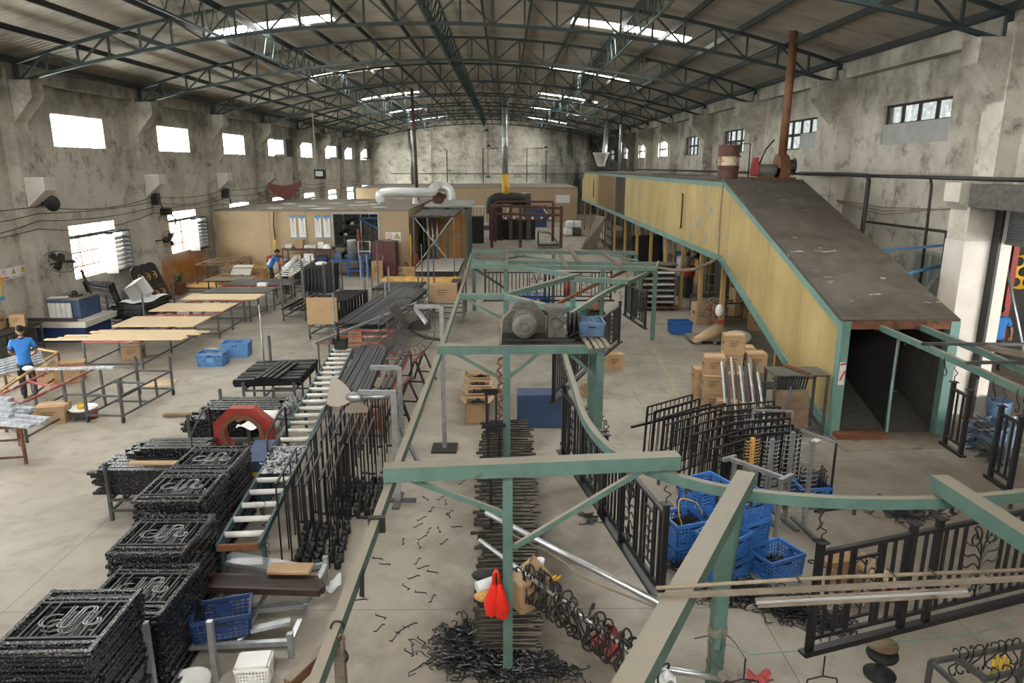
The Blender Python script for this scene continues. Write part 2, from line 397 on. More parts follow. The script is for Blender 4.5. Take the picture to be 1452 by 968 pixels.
# ================================================================ the hall: walls, roof, floor
XL, XR, YF = -15.4, 10.7, 84.0
Y0, BAY = 15.6, 7.6
CX, HALF = -2.3, 12.6
def arc(x, zend, zapex, half=HALF):
    sag = zapex-zend; R = (half*half+sag*sag)/(2*sag)
    return zapex-(R-math.sqrt(max(0, R*R-(x-CX)**2)))
fl = MB().box(-16, -4, -.3, 30, 90, 0); obj('floor', fl, 'floor', kind='structure')
def holed(mb, axis, c0, c1, u0, u1, z0, z1, holes):
    """wall slab between c0 and c1 on the given axis with rectangular holes (ua, ub, za, zb)"""
    us = sorted({u0, u1}|{h[0] for h in holes}|{h[1] for h in holes}); us = [u for u in us if u0 <= u <= u1]
    for a, b in zip(us, us[1:]):
        m = (a+b)/2; cut = sorted((h[2], h[3]) for h in holes if h[0] < m < h[1]); z = z0
        for lo, hi in cut+[(z1, z1)]:
            if lo > z+1e-6:
                if axis == 'x': mb.box(c0, a, z, c1, b, lo)
                else: mb.box(a, c0, z, b, c1, lo)
            z = max(z, hi)
    return mb
bays = [Y0+BAY*k for k in range(-1, 10)]
LH = []; RH = []
for k, y in enumerate(bays[:-1]):
    c = y+BAY/2
    LH.append((c-1.6, c+1.6, 6.1, 7.2)); 
    if k > 1: LH.append((c-1.5, c+1.5, 1.5, 3.4))
    RH.append((c-1.6, c+1.6, 6.05, 7.1))
DOOR = (8.7, 15.7, 0, 4.7); RH.append(DOOR)
LH.append((16.6, 18.6, .8, 3.2)); LH.append((10.4, 13.4, .8, 3.0))
for c in (27.0, 34.6): LH.append((c+.78, c+1.98, 1.5, 2.95))
wl = holed(MB(), 'x', XL-.3, XL, -2.3, YF, 0, 9.0, LH)
wall_left = obj('wall_left', wl, 'plaster', kind='structure')
wr = holed(MB(), 'x', XR, XR+.3, -2.3, YF, 0, 9.0, RH)
wall_right = obj('wall_right', wr, 'plaster', kind='structure')
gable = [(XL-.3, 0), (XR+.3, 0), (XR+.3, 8.9)]+[(x, arc(x, 8.75, 10.75, 13.2)) for x in [XR-.5*i for i in range(53)]]+[(XL-.3, 8.9)]
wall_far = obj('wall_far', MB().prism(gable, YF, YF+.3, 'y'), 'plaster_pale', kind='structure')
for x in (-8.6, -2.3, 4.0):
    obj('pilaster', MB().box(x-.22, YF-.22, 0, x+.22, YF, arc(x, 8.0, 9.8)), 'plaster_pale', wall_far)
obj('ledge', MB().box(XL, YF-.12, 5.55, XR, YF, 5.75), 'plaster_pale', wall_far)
for y in bays:
    for s_, xw, inner, cor, wall in ((1, XL, -15.0, -14.35, wall_left), (-1, XR, 10.25, 9.6, wall_right)):
        m = MB()
        wash = s_ < 0 and abs(y-Y0) < .1
        a, b = min(xw, inner), max(xw, inner)
        if wash: m.box(9.85, y-.38, 0, 10.40, y+.3, 4.62)
        m.box(a, y-.35, 0, b, y+.35, 8.3)
        m.prism([(inner, 8.0), (cor, 8.0), (cor, 7.5), (inner, 6.75)], y-.3, y+.3, 'y')
        obj('pillar', m, 'plaster', wall)
        if wash: obj('whitewash', MB().box(9.83, y-.40, 0, 10.40, y+.3, 3.9), 'concrete_pale', wall)
        c2 = cor+(-.05 if s_ > 0 else .05)
        low = MB().prism([(inner, 5.12), (c2, 5.12), (c2, 4.72), (inner, 4.2)], y-.28, y+.28, 'y')
        obj('corbel', low, 'concrete_pale' if s_ > 0 and 20 < y < 41 else 'plaster', wall)
for wall, a, b in ((wall_left, XL, XL+.32), (wall_right, XR-.32, XR)):
    obj('ring_beam', MB().box(a, 0, 8.05, b, YF, 8.5), 'plaster', wall)
# door jamb, roller shutter and guide at the right
m = MB().box(10.46, 14.98, 0, XR, 15.3, 4.62); obj('jamb', m, 'concrete_pale', wall_right)
d1 = thing('door_1', None, None, (10.2, 11.9, 3.9), kind='structure')
obj('shutter_housing', MB().box(9.78, 8.3, 4.62, 10.4, 15.2, 5.1), 'machine', d1)
m = MB()
for i in range(12): m.box(10.55, 8.6, 3.93+i*.06, 10.60, 15.0, 3.985+i*.06)
m.box(10.53, 8.6, 3.86, 10.62, 15.0, 3.93); obj('shutter_curtain', m, 'steel_dark', d1)
obj('guide_rail', MB().box(10.40, 14.97, 0, 10.46, 15.2, 4.65), 'iron', d1)
portal((XL-.4, 11.9, 1.9), FACE_XP, 2.2, 3.0)
portal((XL-.4, 17.6, 2.0), FACE_XP, 2.4, 2.0)
portal((11.05, 11.85, 1.95), FACE_XM, 3.9, 6.3)
# windows
wi = [0]
def window(side, c, hw, z0, z1, nv, nh=0, boards=0, deep=.12):
    wi[0] += 1; x = XL-.15 if side < 0 else XR+.15
    t = thing('window_%d' % wi[0], None, None, (x, c, z0), kind='structure')
    m = MB(); f = .05 if side < 0 else .1; h_ = .025 if side < 0 else .05
    for y in (c-hw, c+hw): m.box(x-.04, y-f/2, z0, x+.04, y+f/2, z1)
    for z in (z0, z1): m.box(x-.04, c-hw, z-f/2, x+.04, c+hw, z+f/2)
    for i in range(1, nv): m.box(x-.03, c-hw+2*hw*i/nv-h_, z0, x+.03, c-hw+2*hw*i/nv+h_, z1)
    for i in range(1, nh+1): m.box(x-.03, c-hw, z0+(z1-z0)*i/(nh+1)-h_, x+.03, c+hw, z0+(z1-z0)*i/(nh+1)+h_)
    obj('window_frame', m, 'iron' if side > 0 else 'off_white', t)
    obj('window_glass', MB().box(x-.006, c-hw, z0, x+.006, c+hw, z1), 'glass' if side < 0 or c > 45 else 'dirty_glass', t)
    if boards:
        m = MB().box(x-.02 if side < 0 else x-.1, c-hw, z0, x+.02 if side < 0 else x-.06, c-hw+2*hw*boards, z0+(z1-z0)*.52); obj('blocking_panel', m, 'grey_paint', t)
    portal((x-.2 if side < 0 else x+.2, c, (z0+z1)/2), FACE_XP if side < 0 else FACE_XM, (z1-z0), 2*hw)
    return t
for k, y in enumerate(bays[:-1]):
    c = y+BAY/2
    window(-1, c, 1.6, 6.1, 7.2, 4)
    window(1, c, 1.6, 6.05, 7.1, 4, 1, 1.0 if k in (0, 1) else (.45 if k == 2 else 0))
    x = XL-.15
    if k < 2: continue
    t = window(-1, c, 1.5, 1.5, 3.4, 4)
    m = MB().box(x-.1, c-1.5, 2.93, x+.16, c+1.5, 3.05)
    obj('transom', m, 'steel_dark', t)
    if k in (2, 3):
        m = MB()
        for i in range(17): m.box(x+.06, c-1.45+i*.115, 1.52, x+.09, c-1.45+i*.115+.03, 2.93)
        for z in (1.9, 2.4): m.box(x+.055, c-1.5, z, x+.09, c+.45, z+.035)
        obj('window_grille', m, 'rust', t)
        # casement leaf swung into the hall and the louvre beyond it
        m = MB().bar((XL+.02, c+.5, 2.18), (XL+.42, c+.62, 2.18), .05, 1.5); obj('casement', m, 'white', t)
        m = MB()
        for z in (1.45, 2.95): m.box(XL+.02, c+.72, z, XL+.3, c+2.0, z+.05)
        for q in (.72, 1.98): m.box(XL+.02, c+q, 1.45, XL+.3, c+q+.05, 3.0)
        obj('louvre_frame', m, 'black_matt', t)
        m = MB()
        for i in range(8): m.slab([(XL+.02, c+.75, 1.615+i*.165), (XL+.3, c+.75, 1.53+i*.165), (XL+.3, c+1.98, 1.53+i*.165), (XL+.02, c+1.98, 1.615+i*.165)], .018)
        obj('louvre_blade', m, 'iron', t)
# blind window low on the right wall, seen past the sloping duct
wi[0] += 1
t = thing('window_%d' % wi[0], None, None, (XR, 17.9, 2.2), kind='structure')
m = MB(); 
for y in (17.0, 17.75, 18.5): m.box(XR-.05, y-.04, 2.2, XR+.02, y+.04, 3.35)
for z in (2.2, 3.35): m.box(XR-.05, 17, z-.04, XR+.02, 18.5, z+.04)
obj('window_frame', m, 'grey_paint', t); obj('window_glass', MB().box(XR-.02, 17, 2.2, XR-.01, 18.5, 3.35), 'blind_glass', t)
# ---------------------------------------------------------------- roof
ROOF_Y0 = -2.3
def top_z(x): return arc(x, 8.74, 10.72, 13.2)
SKY = [(14.7, .8), (27.4, .52), (40.2, .46), (53.4, .46), (66.4, .5), (79.5, .35)]  # unseen first strip widened for light; last strip added to light the far wall
SKX = [(-10.2, -6.1), (2.4, 6.6)]
ceil = MB(); xs = [XL-.35+i*(XR-XL+.7)/36 for i in range(37)]; xs = sorted(xs+[q for a in SKX for q in a])
per = .25; ys = []; y = ROOF_Y0
while y < YF:
    ys += [(y, 0), (y+.07, 0), (y+.10, .035), (y+.20, .035)]; y += per
def in_sky(xm, ym): return any(a < xm < b for a, b in SKX) and any(abs(ym-c) < h for c, h in SKY)
vs = []; ix = {}
for j, (y, dz) in enumerate(ys):
    for i, x in enumerate(xs): ix[i, j] = len(vs); vs.append((x, y, top_z(x)+dz))
fs = []; fsky = []
for j in range(len(ys)-1):
    for i in range(len(xs)-1):
        q = (ix[i,j], ix[i+1,j], ix[i+1,j+1], ix[i,j+1])
        (fsky if in_sky((xs[i]+xs[i+1])/2, (ys[j][0]+ys[j+1][0])/2) else fs).append(q)
ceil.add(vs, fs); ceiling = obj('ceiling', ceil, 'roof_sheet', kind='structure')
obj('skylight_sheet', MB().add(vs, fsky), 'skylight', ceiling)
for c, h in SKY:
    for a, b in SKX:
        xm = (a+b)/2; an = math.atan2(top_z(b)-top_z(a), b-a)
        portal((xm, c, top_z(xm)+.12), (0, -an, 0), b-a, 2*h)
PX = [CX+s_*(.0+1.57*i) for i in range(1, 9) for s_ in (-1, 1)]
for i, x in enumerate(sorted(PX)):
    z = arc(x, 8.5, 10.5)
    obj('purlin', MB().box(x-.035, ROOF_Y0, z, x+.035, YF, z+.16), 'purlin', ceiling)
# lengthwise lattice girders tying the trusses
def lattice(x0, sides=(-1, 1), name='lattice_girder'):
    m = MB(); z1 = arc(x0, 8.5, 10.5)-.02; z0 = arc(x0, 7.95, 9.65)+.02; w_ = .22
    m.bar((x0, ROOF_Y0, z0), (x0, YF, z0), .06); 
    for s_ in sides: m.bar((x0+s_*w_, ROOF_Y0, z1), (x0+s_*w_, YF, z1), .055)
    n = int((YF-ROOF_Y0)/.95)
    for i in range(n):
        y = ROOF_Y0+i*.95
        for s_ in sides:
            m.bar((x0, y, z0), (x0+s_*w_, y+.475, z1), .03); m.bar((x0+s_*w_, y+.475, z1), (x0, y+.95, z0), .03)
    obj(name, m, 'lattice', ceiling)
lattice(CX)
for x in (CX-6.28, CX+6.28): lattice(x, (0,))
# the arched trusses
ordn = ['nearest', 'second', 'third', 'fourth', 'fifth', 'sixth', 'seventh', 'eighth', 'ninth', 'tenth']
for k in range(10):
    y = 8.0+BAY*k
    t = thing('roof_truss', 'dark green arched steel roof truss, %s counted from the near end of the hall' % ordn[k], 'roof truss', (CX, y, 7.9), 'arched trusses under the roof')
    N_ = 26; X = [CX-HALF+2*HALF*i/N_ for i in range(N_+1)]
    zt = [arc(x, 8.5, 10.5) for x in X]; zb = [arc(x, 7.95, 9.65) for x in X]
    for nm, zz in (('top_chord', zt), ('bottom_chord', zb)):
        m = MB()
        for i in range(N_): m.bar((X[i], y, zz[i]), (X[i+1], y, zz[i+1]), .10, .09)
        obj(nm, m, 'truss', t)
    m = MB()
    for i in range(N_+1): m.bar((X[i], y, zb[i]), (X[i], y, zt[i]), .06 if 0 < i < N_ else .12)
    for i in range(N_):
        a, b = (i, i+1) if (i < N_/2) else (i+1, i)
        a, b = (a, b) if i % 2 == 0 else (b, a)
        m.bar((X[a], y, zb[a]), (X[b], y, zt[b]), .05)
    obj('web', m, 'truss', t)
# rear of the hall: unseen wall with a low slit added to tune the daylight
holed(rm := MB(), 'y', -2.3, -2.0, XL-.3, XR+.3, 0, 9.2, [(-8.5, 3.5, 5.7, 6.3)])
obj('wall_rear', rm, 'plaster', kind='structure')
portal((-2.5, -2.5, 6.05), FACE_YP, 12, .6)
# ================================================================ enclosures at the far end
m = MB().box(-13.5, 66, 0, 6.6, 66.2, 3.5); wf = obj('wall_partition', m, 'beige', kind='structure')
obj('roof_deck', MB().box(-13.5, 66, 3.5, 6.6, 80, 3.58), 'room_roof', wf)
obj('plinth', MB().box(-13.5, 65.93, 0, 6.6, 66, .45), 'concrete_pale', wf)
# the beige room on the left
RX0, RX1, RY0, RY1, RZ = -15.0, -5.0, 37.4, 50.0, 3.2
rm = holed(MB(), 'y', RY0, RY0+.12, RX0, RX1, 0, RZ, [(-8.95, -6.55, .05, 3.08)])
room = obj('wall_room_front', rm, 'beige', kind='structure')
obj('side_panel', MB().box(RX1-.12, RY0+.12, 0, RX1, RY1, RZ), 'beige', room)
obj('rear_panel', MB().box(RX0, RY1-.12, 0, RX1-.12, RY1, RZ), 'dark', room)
obj('room_roof', MB().box(RX0, RY0-.05, RZ, RX1+.03, RY1, RZ+.07), 'room_roof', room)
obj('skirting', MB().box(RX0, RY0-.03, 0, -9.0, RY0, .28), 'off_white', room)
m = MB()
for x in (-8.95, -6.55): m.box(x-.05, RY0-.03, 0, x+.05, RY0+.14, 3.12)
m.box(-9, RY0-.03, 3.05, -6.5, RY0+.14, 3.13); obj('door_frame', m, 'steel', room)
for x in (-12.2, -10.3): obj('panel_seam', MB().box(x-.012, RY0-.008, 0, x+.012, RY0, RZ), 'wood', room)
def smooth(pts, n=6):
    P = [V(p) for p in pts]; out = []
    for i in range(len(P)-1):
        p0, p1, p2, p3 = P[max(i-1,0)], P[i], P[i+1], P[min(i+2, len(P)-1)]
        for k in range(n):
            u = k/n; out.append(.5*((2*p1)+(p2-p0)*u+(2*p0-5*p1+4*p2-p3)*u*u+(3*p1-p0-3*p2+p3)*u**3))
    return out+[P[-1]]
# ================================================================ the powder-coating tunnel on the right
TX0, TX1 = 6.75, 9.05
t = thing('coating_tunnel', 'long yellow raised tunnel with pale green edges sloping down to a dark open mouth', 'tunnel', (7.9, 40, 0))
def TP(pts, x): return [(x, y, z) for y, z in pts]
prof = [(13.9, .0), (13.85, 2.5), (22.2, 5.05), (61.5, 5.05), (63.5, 4.2), (63.5, 2.55), (22.2, 2.55)]
th = .10
for x0, x1, nm in ((TX0, TX0+th, 'side_panel'), (TX1-th, TX1, 'side_panel')):
    obj(nm, MB().prism(prof, x0, x1, 'x'), 'tunnel_yellow', t)
m = MB()
m.slab([(TX0-.03, 13.8, 2.5), (TX1+.03, 13.8, 2.5), (TX1+.03, 22.2, 5.06), (TX0-.03, 22.2, 5.06)], .08)
m.slab([(TX0-.03, 22.2, 5.06), (TX1+.03, 22.2, 5.06), (TX1+.03, 61.5, 5.06), (TX0-.03, 61.5, 5.06)], .08)
obj('top_sheet', m, 'tunnel_roof', t)
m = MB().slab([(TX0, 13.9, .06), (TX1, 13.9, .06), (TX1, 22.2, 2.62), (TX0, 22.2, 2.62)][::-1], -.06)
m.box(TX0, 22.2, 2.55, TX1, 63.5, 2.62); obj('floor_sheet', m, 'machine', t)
# pale green edging along the near side and round the mouth
m = MB(); X = TX0-.015; E_ = .16
def edge(a, b, w_=E_, up=1):
    (ya, za), (yb, zb) = a, b; d = V((0, yb-ya, zb-za)).normalized(); n = V((0, -d.z, d.y))*w_*up
    m.slab([(X, ya, za), (X, yb, zb), (X, yb+n.y, zb+n.z), (X, ya+n.y, za+n.z)], .03)
edge((13.85, 2.46), (22.2, 5.01), .2, -1); edge((22.2, 5.03), (61.5, 5.03), .2, -1); edge((22.2, 2.55), (63.5, 2.55), .2)
edge((13.9, 0), (22.2, 2.55), .22); obj('edge_trim', m, 'teal_trim', t)
for a_, b_ in ((TX0-.03, TX0+.14), (TX1-.16, TX1+.03)): obj('mouth_post', MB().box(a_, 13.78, 0, b_, 13.98, 2.46), 'teal_trim', t)
m = MB(); m.box(TX0, 13.8, 2.3, TX1, 13.9, 2.47); obj('mouth_lintel', m, 'rust', t)
obj('dividing_post', MB().bar((7.97, 13.95, 0), (8.0, 14.1, 2.35), .05), 'teal_trim', t)
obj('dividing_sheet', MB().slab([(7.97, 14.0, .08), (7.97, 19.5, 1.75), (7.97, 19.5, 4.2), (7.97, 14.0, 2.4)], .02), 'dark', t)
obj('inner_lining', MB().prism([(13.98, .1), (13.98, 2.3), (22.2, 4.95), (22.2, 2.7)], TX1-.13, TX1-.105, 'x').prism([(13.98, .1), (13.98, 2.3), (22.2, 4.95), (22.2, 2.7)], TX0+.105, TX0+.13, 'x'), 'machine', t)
obj('paper_label', MB().box(TX0+.0, 13.765, 1.15, TX0+.12, 13.78, 1.62), 'sign_white', t)
m = MB(); m.bar((TX0+.005, 13.76, 1.58), (TX0+.115, 13.76, 1.6), .006, .04); m.bar((TX0+.02, 13.76, 1.25), (TX0+.11, 13.76, 1.45), .006, .03); obj('label_print', m, 'sign_red', t)
m = MB().slab([(TX0-.1, 13.05, .01), (TX1-.3, 13.2, .01), (TX1, 13.9, .08), (TX0, 13.9, .08)][::1], .02)
obj('ramp_plate', m, 'old_plank', t)
obj('rust_sill', MB().box(TX0, 13.55, 0, TX0+1.05, 13.8, .16), 'rust', t)
# door bars on the side (far hatches), and a cable down the near corner
for y in (27.3, 55.0):
    m = MB().tube([(TX0-.02, y+.35, 4.45), (TX0-.06, y, 4.45), (TX0-.06, y, 3.2), (TX0-.02, y+.3, 3.15)], .03, 6); obj('hatch_handle', m, 'iron', t)
obj('wiring', MB().tube([(TX0-.03, 22.4, 5.1), (TX0-.03, 22.5, 3.9), (TX0-.03, 22.4, 2.75)], .018, 5), 'cable_tan', t)
# timber legs
k = 0
for i, y in enumerate([17.9, 22.3, 24.9, 27.6, 30.6, 33.8, 37.4, 41.2, 45.2, 49.6, 54, 58.4, 62.6]):
    for x, side in ((TX0+.16, 'near'), (TX1-.16, 'far')):
        if i == 0 and side == 'near': x = TX0+.35
        zt = 2.53 if y > 22 else .06+(y-13.9)*.307-.1
        obj('timber_leg', MB().bar((x, y, 0), (x, y, zt), .13), 'timber', t)
obj('leg_pads', MB().box(TX0+.05, 22.2, .55, TX0+.27, 22.42, .68), 'red', t)
# things standing on the tunnel
t = thing('oil_drum', 'rusty brown oil drum with a peeled pale band standing on the tunnel roof', 'drum', (7.0, 25.2, 5.06))
p = atx(1055, 250, 7.25); c = (7.2, 23.6, 5.06)
t.location = c
prof = [(0, 0), (.33, 0), (.345, .02), (.33, .05), (.33, .34), (.35, .37), (.33, .40), (.33, .70), (.35, .73), (.33, .76), (.33, 1.02), (.345, 1.06), (.31, 1.06), (.30, 1.03), (0, 1.03)]
obj('body', MB().lathe(prof, c, 24), 'brown_steel', t)
mat('peeled', (.50,.42,.30), .6, 0, .2, 8, (.22,.09,.03), .5)
obj('peeled_band', MB().lathe([(.334, .42), (.334, .70)], c, 24), 'peeled', t)
t = thing('extraction_blower', 'rusty centrifugal blower with red belt guard at the top of the tunnel slope', 'blower', (8.3, 22.9, 5.06))
m = MB(); cx, cy, cz = 8.62, 22.8, 5.46
m.disc((cx, cy, cz), .36, .3, 'x', 24); m.box(cx-.15, cy-.4, 5.1, cx+.15, cy+.1, 5.4); obj('volute', m, 'rust', t)
obj('base_plate', MB().box(7.55, 22.5, 5.06, 9.0, 23.2, 5.12), 'rust', t)
obj('motor_body', MB().lathe([(0,-.3),(.17,-.3),(.19,-.22),(.19,.22),(.15,.3),(0,.3)], (8.15, 22.75, 5.33), 16, 'x'), 'motor', t)
obj('motor_foot', MB().box(7.95, 22.6, 5.12, 8.35, 22.9, 5.2), 'machine', t)
m = MB().prism([(22.5, 5.2), (22.85, 5.16), (23.0, 5.3), (22.75, 5.72), (22.55, 5.72)], 7.70, 7.82, 'x'); obj('belt_guard', m, 'red', t)
obj('inlet', MB().lathe([(.2,0),(.2,.22),(.26,.24)], (cx+.15, cy, cz), 18, 'x'), 'iron', t)
obj('power_lead', MB().tube([(7.9, 22.75, 5.5), (8.05, 22.7, 5.95), (8.3, 22.7, 6.25)], .025, 6), 'cable', t)
pt = atx(1132, 68, 8.75)
t = setp(obj('exhaust_pipe', MB().tube([(8.62, 22.8, 5.72), (8.64, 22.8, 7.5), (8.66, 22.8, 9.55)], .125, 16), 'rust_pipe'), 'tall orange-brown rusty pipe rising from the blower through the roof', 'pipe')
t = setp(obj('air_hose', MB().tube([(7.55, 23.5, 5.75), (7.3, 24.5, 5.95), (7.7, 25.2, 6.2), (8.4, 25.2, 6.2), (8.4, 25.2, 5.06)], .022, 6), 'cable'), 'thin black hose bent up above the oil drum on the tunnel', 'hose')
t = thing('feed_hopper', 'pale funnel-shaped hopper on a stand at the far end of the tunnel roof', 'hopper', (7.5, 57, 5.06))
obj('funnel', MB().lathe([(.25, .35), (.62, 1.35), (.66, 1.35), (.66, 1.4), (.6, 1.4), (.22, .4)], (7.45, 57, 5.06), 20), 'off_white', t)
obj('stand', MB().box(6.9, 56.6, 5.06, 8.6, 57.4, 5.2).box(7.2, 56.8, 5.2, 7.7, 57.2, 5.45), 'dark', t)
obj('fan_casing', MB().disc((8.5, 57, 5.5), .35, .35, 'y', 16), 'dark', t)
def chimney(label, a, b, r, m='galv', rings=6):
    t = thing('flue_pipe', label, 'flue pipe', a)
    obj('pipe', MB().tube([a, b], r, 14), m, t)
    a, b = V(a), V(b)
    for i in range(1, rings): obj('joint_band', MB().tube([a.lerp(b, i/rings), a.lerp(b, i/rings+.006)], r*1.09, 14), 'steel', t)
    return t
chimney('leaning silver flue pipe rising from the far end of the tunnel', (8.0, 60, 5.06), (8.4, 60.5, 9.15), .2)
chimney('thin silver vent pipe beside the funnel hopper on the tunnel', (8.6, 55, 5.06), (8.6, 55, 9.3), .11)
def smooth_(P): return smooth(P, 5)
# service pipes and struts along the right wall
t = setp(obj('service_pipe', MB().tube([(10.2, 10, 5.2), (10.2, 40, 5.2), (10.2, 70, 5.2)], .045, 8), 'iron'), 'long dark service pipe running along the right wall above the tunnel roof', 'pipe')
t = setp(obj('service_pipe', MB().tube(smooth_([(9.9, 24.5, 5.22), (9.9, 20.4, 5.22), (9.88, 19.8, 5.15), (9.78, 19.55, 4.8), (9.72, 19.45, 3.6)]), .06, 8), 'iron'), 'brown pipe with a downward elbow beside the sloping tunnel roof', 'pipe')
t = setp(obj('service_pipe', MB().tube([(10.3, 18.6, 5.2), (10.3, 17.6, 5.2), (10.3, 17.5, 5.0), (10.3, 17.4, 2.2)], .035, 8), 'iron'), 'thin dark drop pipe hanging on the right wall before the door', 'pipe')
t = setp(obj('service_pipe', MB().tube([(10.45, 21.0, 3.9), (10.45, 16.9, 3.95), (10.45, 16.85, 2.6)], .035, 8), 'iron'), 'dark level pipe under the brown elbow on the right wall', 'pipe')
for i, (x, y, lab) in enumerate(((1250, 355, 'upper blue-painted strut bracing the tunnel from the right wall'), (1283, 388, 'lower blue-painted strut bracing the tunnel from the right wall'))):
    p = atx(x, y, 9.1); q = V((10.66, max(16.4, p.y-.9), p.z+.25))
    setp(obj('brace_strut', MB().bar(p, q, .05, .06), 'blue_strut'), lab, 'strut')
setp(obj('brace_strut', MB().bar((9.15, 15.6, 2.5), (10.4, 16.2, 3.6), .05, .06), 'steel_dark'), 'dark slanting strut between the tunnel mouth and the white door pillar', 'strut')
m = MB()
for i in range(3):
    m.tube([(10.52, 15.8+i*.1, 4.5+i*.05), (10.5, 20, 4.35-i*.1), (10.5, 24, 4.45)], .014, 5)
setp(obj('strung_cable', m, 'cable_tan'), 'bundle of sagging tan cables on the right wall above the blue struts', 'cable')
# ================================================================ overhead conveyor
RZ_ = 2.33
def kz(pts): return [(x*1.025, y*1.025, z) for x, y, z in pts]
def rail(pts, label, w=.075, h=.11, mt='teal', brackets=None):
    m = MB(); pts = [V(p) for p in pts]
    t = thing('monorail_track', label, 'conveyor rail', (pts[0].x, pts[0].y, pts[0].z))
    vs = []; n_ = len(pts)
    for i, p in enumerate(pts):
        d = (pts[min(i+1, n_-1)]-pts[max(i-1, 0)]).normalized(); r = d.cross(V((0,0,1))).normalized(); u = r.cross(d)
        vs += [p+r*(a_*w/2)+u*(b_*h/2) for a_, b_ in ((-1,-1),(1,-1),(1,1),(-1,1))]
    m.add(vs, [[4*i+k, 4*i+(k+1) % 4, 4*i+4+(k+1) % 4, 4*i+4+k] for i in range(n_-1) for k in range(4)]+[[3,2,1,0], [4*n_-4+k for k in range(4)]])
    obj('track', m, mt, t)
    if brackets:
        acc = 0; n = 0; mm = MB()
        for a, b in zip(pts, pts[1:]):
            L = (b-a).length; s = 0
            while acc+L-n*brackets > 0:
                f = (n*brackets-acc)/L; p = a.lerp(b, f); mm = MB()
                mm.box(p.x-.016, p.y-.01, p.z-h/2-.06, p.x+.016, p.y+.01, p.z-h/2); mm.disc((p.x, p.y, p.z-h/2-.06), .018, .022, 'y', 10)
                obj('trolley', mm, 'iron', t); n += 1
            acc += L
    return t
rail(kz([(-1.17, 2.0, RZ_), (-1.16, 3.4, RZ_), (-1.14, 6.6, RZ_), (-1.10, 11.7, RZ_), (-1.12, 18.9, RZ_), (-1.2, 25.4, RZ_)]), 'straight return rail of the overhead conveyor on the side of the roller track', brackets=2.2)
rail(smooth(kz([(.98, 11.6, RZ_), (.98, 9.6, RZ_), (.99, 8.3, RZ_), (1.15, 7.4, RZ_), (1.4, 6.95, RZ_), (1.75, 6.6, RZ_), (2.2, 6.32, RZ_), (2.8, 6.15, RZ_), (3.5, 6.08, RZ_), (4.3, 6.12, RZ_), (5.2, 6.3, RZ_), (6.1, 6.8, RZ_)])), 'curved rail bending from the drive platform round towards the tunnel side', brackets=.32)
rail([tuple(at(800, 452, RZ_)), tuple(at(860, 414, RZ_)), tuple(at(915, 389, RZ_)), tuple(at(930, 380, RZ_)), tuple(at(934, 372, RZ_))], 'slanting rail with a hooked far end behind the drive motor', brackets=1.4)
rail([tuple(at(735, 460, RZ_)), tuple(at(830, 410, RZ_)), tuple(at(905, 375, RZ_))], 'thin brown slanting rail rising from the drive motor to the far frame', w=.06, h=.08, mt='rust')
rail([(7.5, 16.2, RZ_), (7.5, 12.2, RZ_), (7.42, 9.4, RZ_), (7.3, 7.0, RZ_)], 'green rail coming out of the middle of the tunnel mouth', brackets=1.1)
rail([(8.35, 16.2, RZ_), (8.3, 12.1, RZ_), (8.08, 9.6, RZ_), (7.9, 7.2, RZ_)], 'green rail coming out of the far side of the tunnel mouth', brackets=1.6)
m = MB().bar((7.35, 12.15, 2.415), (9.2, 12.1, 2.415), .05); setp(obj('rail_spreader', m, 'steel_dark'), 'steel cross bar holding the two tunnel rails apart, nearest the mouth', 'cross bar')
m = MB().bar((7.35, 10.9, 2.415), (9.6, 11.0, 2.415), .05); setp(obj('rail_spreader', m, 'steel_dark'), 'second steel cross bar over the tunnel rails, further from the mouth', 'cross bar')
m = MB().bar((8.42, 12.2, 2.36), (9.2, 11.05, 2.36), .07, .1); setp(obj('loose_track', m, 'old_plank'), 'dusty short rail length lying under the cross bars by the tunnel mouth', 'rail')
def column(name, label, x, y, h, arms=(), w=.11, braces=(), foot=True):
    t = thing(name, label, 'conveyor support', (x, y, 0), 'green conveyor supports')
    obj('column', MB().box(x-w/2, y-w/2, 0, x+w/2, y+w/2, h), 'teal', t)
    if foot: obj('foot_plate', MB().box(x-w, y-w, 0, x+w, y+w, .015), 'teal', t)
    for a, b in arms: obj('arm', MB().bar(a, b, .17, .15), 'teal', t)
    for a, b in braces: obj('brace', MB().bar(a, b, .055), 'teal', t)
    return t
column('tee_support', 'nearest green T-shaped conveyor support with red bag hanging beside its post', .02, 6.79, 2.42, [((-1.22, 6.62, 2.49), (1.80, 6.90, 2.49))], .105,
    [((-1.0, 6.66, 2.42), (-.03, 6.79, 1.95)), ((.08, 6.8, 1.55), (1.45, 6.86, 2.42))])
p0, p1 = at(1058, 678, 2.55), at(880, 985, 2.55)
column('tee_support', 'green support with a long slanting dusty beam in front of the blue crates', 2.08, 6.1, 2.42, [((2.36, 6.45, 2.49), (.62, 3.38, 2.49))], .13,
    [((2.06, 6.0, .9), (2.32, 6.38, 2.42))])
column('tee_support', 'green support at the edge of the picture behind the scroll railing', 4.42, 4.95, 2.42, [((4.2, 6.35, 2.49), (4.34, 4.4, 2.49))], .12)
obj_ = column('drive_platform', 'green platform on posts carrying the conveyor drive motor', .02, 11.75, 2.42, [((-1.15, 11.72, 2.45), (1.68, 11.75, 2.45))], .13,
    [((-.9, 11.74, 2.4), (-.05, 11.76, 1.9)), ((.08, 11.76, 1.95), (.62, 11.76, 2.4)), ((1.52, 11.8, 1.95), (1.05, 11.8, 2.4))])
for x, y in ((1.62, 11.75), (1.62, 12.85), (.02, 12.9)): obj('column', MB().box(x-.065, y-.065, 0, x+.065, y+.065, 2.42), 'teal', obj_)
